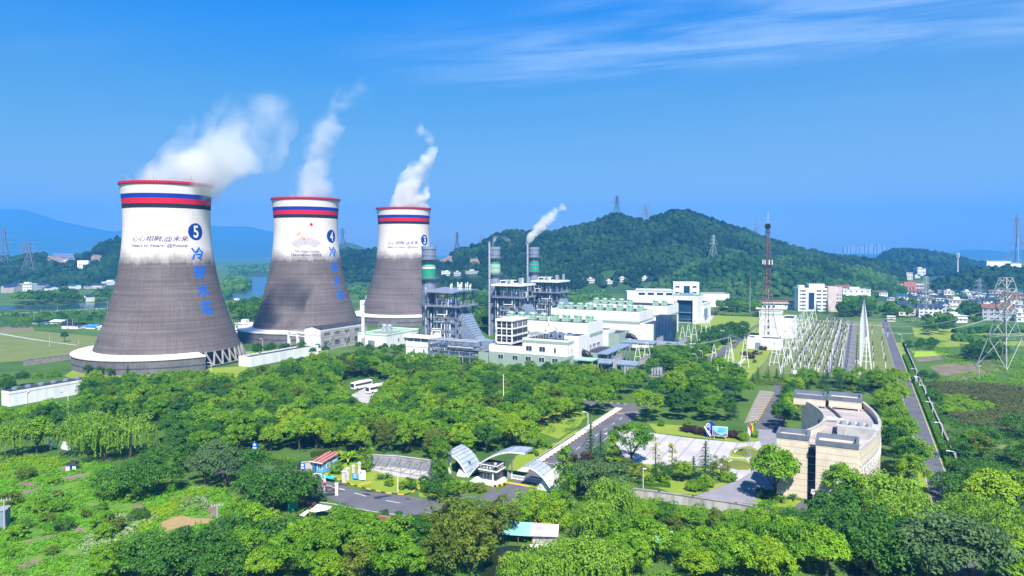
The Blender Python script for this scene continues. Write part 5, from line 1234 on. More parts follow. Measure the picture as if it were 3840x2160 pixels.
pv = thing('canteen_pavilion', 'low pale pavilion with broad dark roof behind the round garden', 'building', at_depth(2835, 1163, 760).xy.to_3d(), GR * .25)
k = MB(); k.box(0, 46, 0, 14, 0, 6.4); k.build('wall', M['white_stained'], pv); k = MB(); k.box(-1.5, 47.5, -1.5, 15.5, 6.4, 7.6); k.build('eave', M['cream'], pv); k = MB(); k.hip(0, 46, 0, 14, 7.62, 1.8, .8); k.build('roof', M['tile_brown'], pv)
for x in (4, 9, 14, 19): window(pv, x, -.03, 1.6, 2.6, 2.6, '-y')
for x in (32, 35, 38): k = MB(); k.tube((x, -.1, 4), (x, .1, 4), .9, 14); k.build('round_window', M['glass'], pv)
house(3212, 1132, 112, 1085, 'white three storey house with flat top beside the six storey block', wall='white', flat_=True, d=14, rz=GR * .2, floors=3)
house(3168, 1118, 60, 1070, 'small white house with brown cap roof behind the six storey block', roof='brown', wall='white', rz=0)
for px, pb, w_, pt, wl, D_, lab in ((3400, 1050, 50, 1022, 'cream', 1120, 'cream block with dark windows on the slope above the school'), (3456, 1034, 36, 1006, 'white', 1200, 'white block with arcade on the slope above the school'), (3440, 1043, 22, 1034, 'white', 1150, 'tiny white house beside the cream block on the slope'), (1665, 1030, 22, 1016, 'white', 1010, 'tiny white house under the quarry face by the stacks'), (1676, 1035, 36, 1020, 'white', 990, 'white shed between the stacks under the quarried slope'), (1715, 1036, 30, 1021, 'greywall', 990, 'grey shed between the stacks under the quarried slope'), (1770, 1028, 55, 1016, 'greywall', 1000, 'long grey shed at the foot of the quarried slope'), (2216, 1062, 34, 1046, 'pinkish', 1000, 'small pink house at the foot of the hill'), (2285, 1065, 30, 1053, 'white', 1000, 'small white house at the foot of the hill by a pink one'), (2335, 1058, 30, 1042, 'pinkish', 1000, 'pinkish house at the foot of the hill, between white ones'), (2420, 1052, 26, 1040, 'white', 1000, 'white house at the foot of the hill nearest its foothill')):
 house(px, pb, w_, pt, lab, wall=wl, flat_=True, rz=0, win=3, grp='houses on the hill foot')
for i, (px, pb, w_, pt) in enumerate(((3560, 1038, 90, 1015), (3745, 1000, 90, 977), (3800, 1012, 60, 985), (3420, 1008, 24, 985), (3395, 1005, 10, 988))):
 t = thing('factory_shed', ('long pale factory shed behind the village wood', 'white factory shed far off on the horizon', 'white factory hall far off by the huge pylon', 'pale works building on the distant slope', 'slim pale silo on the distant slope')[i], 'factory', at_depth(px - w_ / 2, pb, 1700), 0, 'distant factory sheds')
 w = w_ * 1700 / F_PX; h = at_depth(px, pt, 1700).z - t.location.z
 k = MB(); k.box(0, w, 0, 30, -t.location.z, h * .9); k.build('wall', M['white'], t); k = MB(); k.gable(0, w, 0, 30, h * .9 + .02, h * .1, .5, 'x', .3); k.build('roof', M['bluegrey'], t)
for i in range(14):
 px = 3170 + i * 11 + (i % 3) * 2; D_ = 7600; h = random.uniform(105, 150); t = thing('tower_block', f'faint tower block of the far skyline behind the hill tail, {ORD[i]} counted from the hill', 'tower block', at_depth(px, 945, D_).xy.to_3d(), 0, 'far skyline blocks')
 k = MB(); k.box(-12, 12, 0, 20, 0, h); k.build('wall', M['greywall'], t)
# left hand villages and farm
ZL = lambda x, y: (x / 2.07, 750 + y / 2.07)
for zx, zy, zw, zt, rf, wl, fl, lab in ((20, 722, 60, 660, 'navy', 'pinkish', 0, 'navy roofed house at the picture edge beyond the river'), (75, 715, 90, 655, 'navy', 'greywall', 0, 'navy roofed grey house beyond the river near the edge'), (195, 708, 125, 650, 'brown', 'white', 1, 'white stepped house with balconies beyond the river'), (300, 700, 110, 645, 'navy', 'greywall', 0, 'navy roofed house beside the white stepped house'), (365, 712, 80, 670, 'navy', 'white', 0, 'small navy roofed house beside the white stepped house'), (556, 692, 100, 655, 'teal', 'white', 0, 'white house with teal roof alone beyond the river'), (668, 690, 75, 660, 'navy', 'greywall', 0, 'low dark roofed house between teal roof and cooling tower'), (752, 688, 95, 650, 'navy', 'cream', 0, 'dark roofed cream house beside the cooling tower edge'), (830, 660, 140, 634, 'brown', 'white', 1, 'long white flat house behind the cooling tower edge'), (495, 487, 76, 475, 'navy', 'white', 1, 'small white house under the quarried ridge'), (658, 790, 48, 735, 'navy', 'white', 0, 'little white river house with pointed roof on the bank')):
 x, y = ZL(zx, zy); house(x, y, zw / 2.07, 750 + zt / 2.07, lab, rf, wl, flat_=bool(fl), d=random.uniform(9, 14), grp='houses beyond the river')
wt_ = thing('white_tower_house', 'white tall block standing alone in the wooded ridge', 'building', on_terrain(290, 1010), .1)
wl_ = wt_.location.copy(); CLEAR.append((wl_.x + 8, wl_.y - 20, 26)); CLEAR.append((wl_.x + 8, wl_.y + 5, 20)); wk = wl_.y / 1165
flat_block(wt_, 0, 18 * wk, 0, 14, -4, at_depth(290, 977, wl_.y).z - wl_.z)
for z in (3, 8):
 for x in (4, 8, 12): window(wt_, x, -.03, z, 1.4, 2.4, '-y', bars=0)
for i, (zx, zy, zw, zt, mt) in enumerate(((285, 968, 90, 935, 'black'), (430, 965, 100, 935, 'white'), (540, 1000, 150, 955, 'black'), (700, 1000, 90, 972, 'tarp_blue'), (775, 1005, 50, 980, 'white'))):
 x, y = ZL(zx, zy); loc = pix(x, y); w = zw / 2.07 * loc.y / F_PX; h = top_z(x, y, 750 + zt / 2.07)
 t = thing('farm_shed', ('farm shed under black sheeting by the field, hill side', 'white farm shed with small windows in the fields', 'long farm shed under black sheeting in the fields', 'farm shed with bright blue tarpaulin near the cooling tower', 'small white shed at the cooling tower edge')[i], 'shed', loc, GR * .5, 'farm sheds in the fields')
 k = MB(); k.box(-w / 2, w / 2, 0, 10, 0, h * .7); k.build('wall', M['white_stained'], t); k = MB(); k.gable(-w / 2, w / 2, 0, 10, h * .7 + .02, h * .3, .8, 'x', .2); k.build('roof', M[mt], t)
# plant buildings between the cooling towers
for px, pb, w_, pt, wl, rf, D_, lab in ((1465, 1140, 70, 1083, 'white', 'navy', None, 'white house with dark hipped roof between cooling towers'), (1395, 1155, 60, 1110, 'white', 'navy', None, 'white block behind the middle cooling tower edge'), (878, 1150, 40, 1128, 'white', 'navy', None, 'white house between first two cooling towers'), (905, 1262, 60, 1212, 'white', 'navy', None, 'white yellow banded plant shed by the second basin'), (960, 1235, 50, 1215, 'bluegrey', 'navy', None, 'blue grey shed behind the dark posts')):
 house(px, pb, w_, pt, lab, wall=wl, flat_=(lab.find('hipped') < 0), D=D_, rz=GR * .6, grp='plant houses between the towers')
bt = thing('blue_tank_house', 'white plant block with bright blue rooftop between the cooling towers', 'building', pix(1350, 1168), GR)
flat_block(bt, 0, 26, 0, 16, 0, 12); k = MB(); k.box(8, 22, 3, 13, 12, 14.5); k.build('blue_cover', M['tarp_blue'], bt)
for i in range(4): window(bt, 4 + i * 5, -.03, 4, 2, 4.4, '-y')
scatter_trees()
# boundary wall by the field
def wall_run(name, label, pts, h, mat, t=.3, coping=None, grp=None):
 r = thing(name, label, 'wall', pts[0], 0, grp); k = MB(); kc = MB()
 for p, q in zip(pts, pts[1:]):
  d = q - p; a = math.atan2(d.y, d.x); c = (p + q) / 2 - pts[0]
  k.rbox((c.x, c.y, h / 2), (d.length + t, t, h), a); kc.rbox((c.x, c.y, h + .1), (d.length + t, t + .25, .2), a)
 k.build('panel', M[mat], r); kc.build('coping', M[coping or mat], r); return r
wall_run('boundary_wall', 'long grey wall between the pale field and the first cooling tower', [pix(90, 1372), pix(285, 1346)], 3.2, 'concrete')
# ================================================================== roads and paved ground near the gate
Z2 = lambda x, y: (900 + x / 2.196, 1500 + y / 2.196)
Z3 = lambda x, y: (1800 + x / 1.906, 1400 + y / 1.906)
Z4 = lambda x, y: (2800 + x / 1.907, 1400 + y / 1.907)
Z3b = lambda x, y: (2300 + x / 3.22, 1500 + y / 3.22)
Z2b = lambda x, y: (1650 + x / 4.14, 1600 + y / 4.14)
Z1 = lambda x, y: (x / 1.789, 1350 + y / 1.789)
def zp(Z, L): return [Z(x, y) for x, y in L]
def strip(name, a0, a1, b0, b1, z, mat, label=None): return abflat(name, [(a0, b0), (a1, b0), (a1, b1), (a0, b1)], z, M[mat], label=label)
def kerb(name, pts, mat='concrete_pale', w=.22, h=.14, close=False):
 m = MB(); P = pts + [pts[0]] if close else pts
 for p, q in zip(P, P[1:]):
  d = q - p; c = (p + q) / 2; m.rbox((c.x, c.y, h / 2), (d.length + w * .9, w, h), math.atan2(d.y, d.x))
 return tag(m.build(name, M[mat]), kind='structure')
def kerb_striped(name, pts, w=.3, h=.18, step=1.5):
 """kerb stones painted yellow and black by turns"""
 m = MB(); i = 0
 for p, q in zip(pts, pts[1:]):
  d = q - p; n = max(1, int(d.length / step))
  for k in range(n):
   c = p.lerp(q, (k + .5) / n); m.mi = i % 2; m.rbox((c.x, c.y, h / 2), (d.length / n - .02, w, h), math.atan2(d.y, d.x)); i += 1
 return tag(m.build(name, [M['yellow'], M['black']]), kind='structure')
# road inside the right-hand wall
strip('road', -2.7, 2.7, -75, 500, .04, 'asphalt'); strip('verge', 2.85, 6.3, -75, 330, .03, 'grass'); strip('verge', -4.6, -2.85, -75, 165, .03, 'grass')
for a in (-2.78, 2.78): kerb('kerb', [ab(a, -75), ab(a, 480)])
A0 = to_ab(pix(2220, 1610))[0]; A1 = to_ab(pix(2319, 1610))[0]
print('entrance road', A0, A1, to_ab(pix(1918, 1783)), to_ab(pix(2164, 1629)))
AL, AR = A0, A1
strip('road', AL, AR, -70, 62, .04, 'asphalt'); strip('pavement', AL - 3.1, AL - .3, -44, 48, .05, 'plaza')
kerb_striped('kerb', [ab(AL - .15, -44), ab(AL - .15, 42)]); kerb('kerb', [ab(AL - 3.2, -44), ab(AL - 3.2, 48)]); kerb('kerb', [ab(AR + .15, -40), ab(AR + .15, 46)])
strip('road', AL - 40, AR, 46, 55, .045, 'asphalt'); kerb_striped('kerb', [ab(AL - 30, 55.3), ab(AL - 1, 55.3)])
strip('road', AL, AR, 62, 130, .04, 'asphalt')
def mark(a0, b0, a1, b1, w, mat='marking'):
 p, q = ab(a0, b0), ab(a1, b1); d = (q - p).normalized(); n = Vector((-d.y, d.x, 0)) * (w / 2); m = MB(); m.face([(*(p - n).xy, .06), (*(q - n).xy, .06), (*(q + n).xy, .06), (*(p + n).xy, .06)])
 return tag(m.build('road_marking', M[mat]), kind='structure')
ac = (AL + AR) / 2
for b in range(-34, 44, 9): mark(ac, b, ac, b + 3.5, .18)
for i, (a0, b0, a1, b1) in enumerate(((AL, 38, AR, 38), (AL, 38, AR, 47), (AR - .5, 38, AR - .5, 47), (ac, 38, ac + 3, 43))): mark(a0, b0, a1, b1, .3, 'yellow' if i % 2 else 'marking')
for p in ((ac - 2.4, -38), (ac - 2.4, -22), (ac + 2.2, 6)):
 mark(p[0], p[1], p[0], p[1] + 2.4, .35); mark(p[0] - .6, p[1] + .9, p[0], p[1], .3); mark(p[0] + .6, p[1] + .9, p[0], p[1], .3)
mark(AL + .4, -40, ac + 1.5, -40, .3); mark(ac + 1.5, -40, ac + 1.5, -33, .3); mark(AL + .4, -33, ac + 1.5, -33, .2)
# forecourt outside the gate
poly_sheet('road', zp(Z2, [(-200, 560), (100, 538), (500, 578), (620, 602), (640, 650), (780, 690), (1000, 752), (1350, 785), (1540, 818), (1700, 760), (1990, 800), (2108, 700), (2108, 900), (1900, 960), (1600, 960), (1360, 955), (1080, 915), (850, 858), (700, 805), (590, 830), (600, 660), (100, 608), (-200, 620)]), .045, M['asphalt'])
poly_sheet('road', zp(Z2, [(1080, 960), (1350, 990), (1300, 1090), (1150, 1085)]), .05, M['asphalt'])
poly_sheet('lawn', zp(Z2, [(700, 606), (850, 676), (1000, 722), (1200, 766), (1350, 781), (1400, 765), (1560, 690), (1450, 640), (1100, 560), (1010, 515), (860, 520), (800, 560)]), .06, M['grass'])
poly_sheet('lawn', zp(Z2, [(1470, 770), (1620, 690), (1800, 660), (2020, 690), (1980, 740), (1700, 800), (1480, 800)]), .055, M['grass'])
kerb_striped('kerb', [pix(*p) for p in zp(Z2, [(700, 606), (850, 676), (1000, 722), (1200, 766), (1350, 783), (1410, 765), (1600, 668)])])
kerb('kerb', [pix(*p) for p in zp(Z2, [(590, 834), (760, 856), (1080, 918), (1360, 958)])])
poly_sheet('concrete_floor', zp(Z2, [(1060, 570), (1110, 540), (1300, 500), (1640, 560), (1600, 668), (1280, 630)]), .07, M['concrete_pale'])
M['wet'] = pmat('wet_asphalt', (.018, .02, .028), (.03, .033, .04), .3, .6)
for i, L in enumerate(([(1100, 798), (1160, 792), (1215, 785), (1262, 792), (1180, 802), (1140, 818), (1108, 814)], [(990, 738), (1050, 742), (1110, 760), (1050, 758)], [(1000, 768), (1060, 772), (1085, 788), (1030, 784)], [(760, 674), (840, 690), (905, 704), (850, 706), (780, 690)], [(1355, 812), (1390, 812), (1410, 820), (1370, 822)])):
 poly_sheet('wet_patch', zp(Z2, L), .058, M['wet'])
for L in (((940, 766), (1040, 794)), ((1200, 830), (1320, 850)), ((700, 700), (800, 722))):
 p, q = pix(*Z2(*L[0])), pix(*Z2(*L[1])); d = (q - p).normalized(); n = Vector((-d.y, d.x, 0)) * .1; m = MB(); m.face([(*(p - n).xy, .062), (*(q - n).xy, .062), (*(q + n).xy, .062), (*(p + n).xy, .062)]); tag(m.build('road_marking', M['marking']), kind='structure')
# plaza with joint pattern on the site grid
def plaza_mat():
 m, t, b = new_mat('plaza_slabs'); L = t.links.new; b.inputs['Roughness'].default_value = .8
 tc = t.nodes.new('ShaderNodeTexCoord'); sep = t.nodes.new('ShaderNodeSeparateXYZ'); L(tc.outputs['Object'], sep.inputs[0])
 def lines(c, per, w, off): return math_n(t, 'LESS_THAN', math_n(t, 'FRACT', math_n(t, 'DIVIDE', math_n(t, 'ADD', c, off), per)), w)
 n = t.nodes.new('ShaderNodeTexNoise'); n.inputs['Scale'].default_value = .12; n.inputs['Detail'].default_value = 6; L(tc.outputs['Object'], n.inputs['Vector'])
 base = ramp_n(t, n.outputs[0], [(.35, (.34, .315, .32)), (.65, (.43, .40, .40))])
 wide = lines(sep.outputs[0], 4.7, .13, 0); thin = math_n(t, 'MAXIMUM', lines(sep.outputs[1], 6.2, .03, 2), lines(sep.outputs[0], 4.7, .02, 2.3))
 def mix(f, a, c, k):
  x = t.nodes.new('ShaderNodeMix'); x.data_type = 'RGBA'; L(math_n(t, 'MULTIPLY', f, k), x.inputs[0]); L(a, x.inputs[6]); x.inputs[7].default_value = (*c, 1); return x.outputs[2]
 L(mix(thin, mix(wide, base, (.26, .245, .26), .85), (.3, .29, .3), .55), b.inputs['Base Color']); return m
M['plaza_slabs'] = plaza_mat()
pts = [to_ab(pix(*p)) for p in zp(Z3b, [(-20, 440), (80, 360), (160, 300), (450, 395), (1000, 470), (1560, 518), (1765, 495), (1790, 560), (1640, 720), (1660, 880), (1470, 990), (1380, 850), (1200, 800), (700, 800), (180, 775)])]
m = MB(); m.face([(a, b, 0) for a, b in pts]); o = m.build('plaza', M['plaza_slabs']); o.location = GO + Vector((0, 0, .05)); o.rotation_euler.z = GR; tag(o, kind='structure')
if o.data.polygons[0].normal.z < 0: o.data.flip_normals()
poly_sheet('pavement', [(2610, 1858), (2700, 1825), (2757, 1805), (2815, 1770), (2860, 1720), (2846, 1655), (2830, 1608), (2922, 1614), (2960, 1700), (2960, 1880), (2830, 1892), (2700, 1878)], .04, M['paving'])
poly_sheet('road', [(2826, 1606), (2925, 1613), (2965, 1500), (2940, 1430), (2905, 1440), (2868, 1545)], .045, M['asphalt'])
M['parking'] = pmat('parking_paving', (.24, .21, .17), (.19, .17, .14), .9, .3)
poly_sheet('parking_place', [(2790, 1588), (2842, 1577), (2905, 1470), (2850, 1463), (2830, 1500)], .05, M['parking'])
for i in range(11):
 t = i / 10; p = pix(2800 + 45 * t + 6, 1575 - 105 * t); q = pix(2842 + 58 * t, 1570 - 98 * t); d = (q - p).normalized(); n = Vector((-d.y, d.x, 0)) * .1; m = MB(); m.face([(*(p - n).xy, .07), (*(q - n).xy, .07), (*(q + n).xy, .07), (*(p + n).xy, .07)]); tag(m.build('road_marking', M['marking']), kind='structure')
kerb_striped('kerb', [pix(2820, 1592), pix(2842, 1580), pix(2905, 1470)])
poly_sheet('lawn', [(2430, 1588), (2462, 1624), (2784, 1661), (2848, 1652), (2838, 1628), (2700, 1612), (2560, 1596)], .07, M['grass'])
poly_sheet('lawn', [(2300, 1800), (2470, 1832), (2520, 1850), (2608, 1857), (2720, 1820), (2752, 1792), (2735, 1765), (2600, 1752), (2400, 1740), (2330, 1745)], .07, M['grass'])
poly_sheet('lawn', zp(Z3, [(180, 700), (260, 590), (330, 560), (560, 490), (640, 430), (700, 400), (680, 440), (430, 600), (280, 690), (230, 720)]), .05, M['grass'])
poly_sheet('lawn', zp(Z3, [(380, 330), (470, 300), (560, 280), (800, 270), (700, 380), (560, 470), (420, 420)]), .05, M['grass'])
poly_sheet('lawn', zp(Z4, [(40, 915), (110, 880), (240, 870), (390, 915), (330, 965), (150, 950)]), .07, M['grass'])
poly_sheet('lawn', zp(Z3b, [(1400, 660), (1420, 610), (1480, 580), (1640, 555), (1740, 600), (1700, 680), (1560, 695), (1440, 690)]), .075, M['grass'])
poly_sheet('lawn', zp(Z3b, [(1330, 790), (1350, 715), (1420, 700), (1600, 715), (1660, 780), (1640, 850), (1500, 845), (1400, 820)]), .075, M['grass'])
poly_sheet('pavement', zp(Z4, [(335, 965), (390, 915), (530, 960), (540, 1000), (420, 985)]), .05, M['asphalt'])
poly_sheet('forecourt', [(1300, 1490), (1400, 1440), (1470, 1425), (1480, 1450), (1400, 1480), (1370, 1560), (1340, 1560)], .05, M['concrete_pale'])
# garden road by the halls
poly_sheet('road', [(2580, 1368), (2630, 1350), (2690, 1320), (2712, 1298), (2728, 1298), (2740, 1320), (2690, 1355), (2610, 1385), (2575, 1390)], .05, M['asphalt'])
poly_sheet('road', [(2735, 1300), (2770, 1262), (2838, 1215), (2842, 1221), (2785, 1270), (2755, 1310)], .05, M['asphalt'])
poly_sheet('path', [(2712, 1408), (2795, 1338), (2802, 1342), (2726, 1416)], .06, M['plaza'])
poly_sheet('path', [(2660, 1210), (2690, 1168), (2640, 1170), (2600, 1215)], .06, M['concrete_pale'])
# ================================================================== gate
G0 = to_ab(pix(1756, 1790))
gate_org = ab(*G0)
def arch(label, pts, depth, y0=0.0, steps=16, t=.45, flip=False):
 """curved sheet metal roof swept along the grid's depth direction"""
 r = thing('gate_canopy', label, 'canopy', gate_org, GR, 'curved gate canopies')
 P = []
 for i in range(steps + 1):
  f = i / steps * (len(pts) - 1); j = min(int(f), len(pts) - 2); u_ = f - j
  p0 = pts[max(j - 1, 0)]; p1 = pts[j]; p2 = pts[j + 1]; p3 = pts[min(j + 2, len(pts) - 1)]
  P.append([.5 * (2 * p1[k] + (p2[k] - p0[k]) * u_ + (2 * p0[k] - 5 * p1[k] + 4 * p2[k] - p3[k]) * u_ ** 2 + (3 * p1[k] - p0[k] - 3 * p2[k] + p3[k]) * u_ ** 3) for k in (0, 1)])
 m = MB(); V = []
 for x, z in P: V += [(x, y0, z), (x, y0 + depth, z), (x, y0 + depth, z - t), (x, y0, z - t)]
 Fq = []
 for i in range(steps):
  b = 4 * i
  for j in range(4): Fq.append((b + j, b + 4 + j, b + 4 + (j + 1) % 4, b + (j + 1) % 4))
 Fq += [(0, 1, 2, 3), (4 * steps + 3, 4 * steps + 2, 4 * steps + 1, 4 * steps)]
 m._add(V, Fq); m.build('roof_sheet', M['silver'], r)
 k = MB()
 for i in range(0, steps + 1, 2): x, z = P[i]; k.box(x - .06, x + .06, y0 - .04, y0 + depth + .04, z, z + .12)
 for f in (0, .33, .66, 1):
  for (xa, za), (xb, zb) in zip(P, P[1:]): k.tube((xa, y0 + depth * f, za + .05), (xb, y0 + depth * f, zb + .05), .07, 4)
 k.build('seam_ribs', M['bluegrey'], r)
 k = MB()
 for (xa, za), (xb, zb) in zip(P, P[1:]): k.tube((xa, y0 - .05, za - .3), (xb, y0 - .05, zb - .3), .22, 5)
 k.build('edge_beam', M['white'], r)
 return r
c1 = arch('middle curved metal canopy sweeping up over the guard house', [(0, .3), (2.4, 3.2), (5.3, 5.8), (9.4, 8.1), (13.4, 9.3), (18.0, 9.5)], 5.4)
k = MB()
for x in (10.6, 11.8): k.tube((x, 4.4, 0), (x, 4.4, 8.2), .18, 8)
k.build('support_post', M['white'], c1)
c2 = arch('curved metal canopy by the carport, falling towards its middle neighbour', [(-.2, .3), (-1.4, 2.3), (-3.2, 4.4), (-5.4, 5.8), (-7.4, 6.4)], 8.4)
k = MB(); k.box(-7.0, -6.3, .3, .9, 0, 5.2); k.build('support_post', M['white'], c2)
k = MB(); k.box(-6.3, -1.4, 3.4, 3.7, 0, 3.4); k.build('glass_wall', M['glass'], c2)
k = MB(); k.box(-3.6, -.8, -.5, 2, 0, .5); k.box(-3.6, -1, 0, 2, .5, 1.0); k.box(-3.6, -1.2, .5, 2, 1.0, 1.5); k.build('steps', M['white'], c2)
X3 = (2073 - 1756) / 11.7
c3 = arch('curved metal canopy across the entrance road, falling behind the slender tree', [(X3 - 8.8, 5.9), (X3 - 7, 6.1), (X3 - 4.6, 5.2), (X3 - 2.2, 3.2), (X3, .4)], 6.4, -1)
k = MB()
for i in range(6): k.box(X3 - 5.3 + i * .55, X3 - .5, 0, 4.6, i * .8, i * .8 + .75)
k.build('stepped_wall', M['white'], c3)
gh = thing('guard_house', 'white guard house with black lettered roof band under the middle canopy', 'guard house', gate_org, GR)
x0, x1 = 5.0, 10.0
k = MB(); k.box(x0, x1, -1.6, 2.6, .9, 3.0); k.build('glass_storey', M['glass'], gh)
k = MB(); k.box(x0 - .25, x1 + .35, -1.9, 2.9, 3.0, 3.5); k.build('band_wall', M['timber'], gh)
k = MB(); k.box(x0 - .5, x1 + .6, -2.1, 3.1, 3.5, 3.85); k.build('cornice', M['white'], gh)
k = MB(); k.box(x0 - .3, x1 + .4, -1.9, 2.9, 3.85, 5.05); k.build('sign_band', M['black'], gh)
k = MB(); k.box(x0 - .4, x1 + .5, -2.0, -1.8, 5.05, 5.25); k.box(x0 - .4, x1 + .5, 2.8, 3.0, 5.05, 5.25); k.box(x0 - .4, x0 - .2, -1.8, 2.8, 5.05, 5.25); k.box(x1 + .3, x1 + .5, -1.8, 2.8, 5.05, 5.25); k.build('roof_edge', M['white'], gh)
k = MB(); k.box(x0 - .2, x1 + .3, -1.8, 2.8, 5.05, 5.1); k.build('roof', M['darkroof'], gh)
for i, ch in enumerate('萧山发电厂'):
 v, f = text_mesh(ch, 1, .03); v = fit(v, .78, .8)
 mm = MB(); mm._add([(x0 + .25 + i * 1.02 + p[0], -1.93, 4.45 + p[1]) for p in v], f); mm.build('sign_character', M['white'], gh)
 mm = MB(); mm._add([(x1 + .43, -1.4 + i * .95 + p[0] * .85, 4.45 + p[1]) for p in v], f); mm.build('sign_character', M['white'], gh)
for x in (x0 + 1, x0 + 2, x0 + 3): k = MB(); k.box(x - .05, x + .05, -1.66, -1.6, .9, 3.0); k.build('mullion', M['galv'], gh)
k = MB(); k.box(x0 + 3.7, x0 + 4.15, -1.72, -1.4, .9, 3.0); k.build('pillar', M['white'], gh)
k = MB()
for i in range(3): k.box(x0 - 2.6 + i * .35, x1 + 1.2 - i * .35, -3.2 + i * .4, 2.8, i * .3, i * .3 + .3)
k.build('steps', M['white'], gh)
k = MB(); k.box(x1 - 1.2, x1 - .6, -.6, -.2, 5.1, 5.6); k.build('air_unit', M['white'], gh)
fg = thing('sliding_gate', 'white barred sliding gate across the entrance road', 'gate', ab(*to_ab(pix(1916, 1796))), GR)
for s_ in range(2):
 k = MB()
 for i in range(15): k.box(s_ * 5 + i * .33, s_ * 5 + i * .33 + .09, -.1, .1, .1, 1.35)
 for z in (.2, 1.2): k.box(s_ * 5, s_ * 5 + 4.75, -.12, .12, z, z + .12)
 k.build('gate_leaf', M['white'], fg)
k = MB(); k.box(-1.0, -.2, -.4, .4, 0, 1.7); k.build('motor_box', M['galv'], fg)
p = to_ab(pix(1910, 1806)); strip('speed_hump', p[0] - 1.5, p[0] + 9.5, p[1] - 1.6, p[1] - .5, .09, 'yellow')
kb = thing('kerb_barrier', 'yellow and black striped rail beside the guard house steps', 'barrier', ab(*to_ab(pix(1842, 1828))), GR + .9)
k = MB(); k.mi = 0
for i in range(6): k.mi = i % 2; k.box(i * .7, i * .7 + .69, -.25, .25, .1, .5)
k.build('rail', [M['yellow'], M['black']], kb); k = MB(); k.box(0, .1, -.2, .2, 0, .1); k.box(4, 4.1, -.2, .2, 0, .1); k.build('foot', M['black'], kb)
# ================================================================== hut, carport, signs of the forecourt
hut = thing('blue_hut', 'small sky blue hut with rusty red roof beside the lawn', 'hut', pix(*Z2(685, 600)), GR)
M['hutblue'] = pmat('sky_blue_sheet', (.14, .42, .72), (.11, .35, .62), .6, .5)
M['rust'] = pmat('rusty_sheet_roof', (.30, .07, .05), (.18, .05, .04), .8, .8, stretch=(1, .3, 1))
k = MB(); k.box(-3.6, 0, 0, 6.4, 0, 2.9); k.build('wall', M['hutblue'], hut)
k = MB(); k._add([(-4.3, -.7, 2.9), (.4, -.7, 2.9), (.4, 6.9, 3.9), (-4.3, 6.9, 3.9), (-4.3, -.7, 3.05), (.4, -.7, 3.05), (.4, 6.9, 4.05), (-4.3, 6.9, 4.05)], [(3, 2, 1, 0), (4, 5, 6, 7), (0, 1, 5, 4), (1, 2, 6, 5), (2, 3, 7, 6), (3, 0, 4, 7)]); rf = k.build('roof', M['rust'], hut)
k = MB(); k.box(-4.35, .45, -.78, -.7, 2.85, 3.1)
for i in range(3): x = -3.4 + i * 1.5; k._add([(x, -.7, 3.08), (x + .13, -.7, 3.08), (x + .13, 6.9, 4.08), (x, 6.9, 4.08)], [(0, 1, 2, 3)])
k.build('white_strips', M['white'], rf)
k = MB(); k.box(-3.4, -2.6, -.06, 0, .1, 2.2); k.build('door', M['blue'], hut)
window(hut, -1.2, -.02, 1.0, 1.5, 1.3, '-y'); window(hut, .02, 2, 1.0, 1.0, 1.3, '+x'); window(hut, .02, 4.8, 1.0, 1.1, 1.3, '+x')
wall_run('concrete_wall', 'short pale wall with blue sign beside the blue hut', [pix(*Z2(508, 588)), pix(*Z2(592, 580))], 2.6, 'concrete_pale')
def board(name, label, cat, px, pb, w, h, z0, face, rz=GR * .5, legs=True, legm='galv', grp=None):
 r = thing(name, label, cat, pix(px, pb), rz, grp)
 k = MB(); k.box(-w / 2, w / 2, -.06, .06, z0, z0 + h); k.build('panel', M[face], r)
 if legs:
  for x in (-w * .38, w * .38): k = MB(); k.box(x - .06, x + .06, .06, .16, 0, z0 + h); k.build('leg', M[legm], r)
 return r
bs_ = board('wall_sign', 'blue sign with white figure on the short wall by the blue hut', 'sign', *Z2(516, 592), 1.4, 1.8, .8, 'blue')
k = MB(); k.cyl(0, 0, 0, .05, .42, 20); d = k.build('white_disc', M['white'], bs_); d.rotation_euler.x = math.pi / 2; d.location = (0, -.06, 2.0)
k = MB(); k.box(-.5, .5, -.08, -.06, 1.0, 1.3); k.build('white_line', M['white'], bs_)
tb_ = board('notice_board', 'turquoise board with white lines of text on the forecourt lawn', 'notice board', *Z2(950, 662), 2.0, 1.5, .5, 'tarp_blue');
M['turq'] = pmat('turquoise_board', (.02, .50, .60), (.02, .44, .54), .5, .4); tb_.children[0].data.materials[0] = M['turq']
k = MB()
for i in range(5): k.box(-.55, .55 - .2 * (i % 2), -.08, -.061, .8 + i * .22, .86 + i * .22)
k.build('text_lines', M['white'], tb_)
wn = board('notice_board', 'white notice panel with blue emblem on the forecourt lawn', 'notice board', *Z2(1007, 668), 2.0, 2.7, .4, 'white')
k = MB(); k.cyl(0, 0, 0, .03, .3, 20); d = k.build('blue_emblem', M['bluegrey'], wn); d.rotation_euler.x = math.pi / 2; d.location = (-.4, -.062, 2.4)
k = MB()
for i in range(4): k.box(-.7, .7, -.075, -.061, .7 + i * .28, .76 + i * .28)
k.build('text_lines', M['bluegrey'], wn)
for i, (x, y, w, h) in enumerate(((856, 678, .8, 3.0), (884, 660, .8, 3.2), (935, 640, .6, 3.3), (984, 618, .6, 3.4))):
 r = thing('gate_pier', f'pale stone pier with cap on the forecourt lawn, {ORD[i]} from the boom gate', 'pier', pix(*Z2(x, y)), GR, 'stone piers on the forecourt')
 k = MB(); k.box(-w / 2, w / 2, -w / 2, w / 2, 0, h); k.build('shaft', M['cream'], r); k = MB(); k.box(-w * .65, w * .65, -w * .65, w * .65, h, h + .2); k.build('cap', M['white'], r)
 if i > 1: k = MB(); k.cyl(0, 0, h + .2, h + .6, .12, 8); k.build('lamp', M['white'], r)
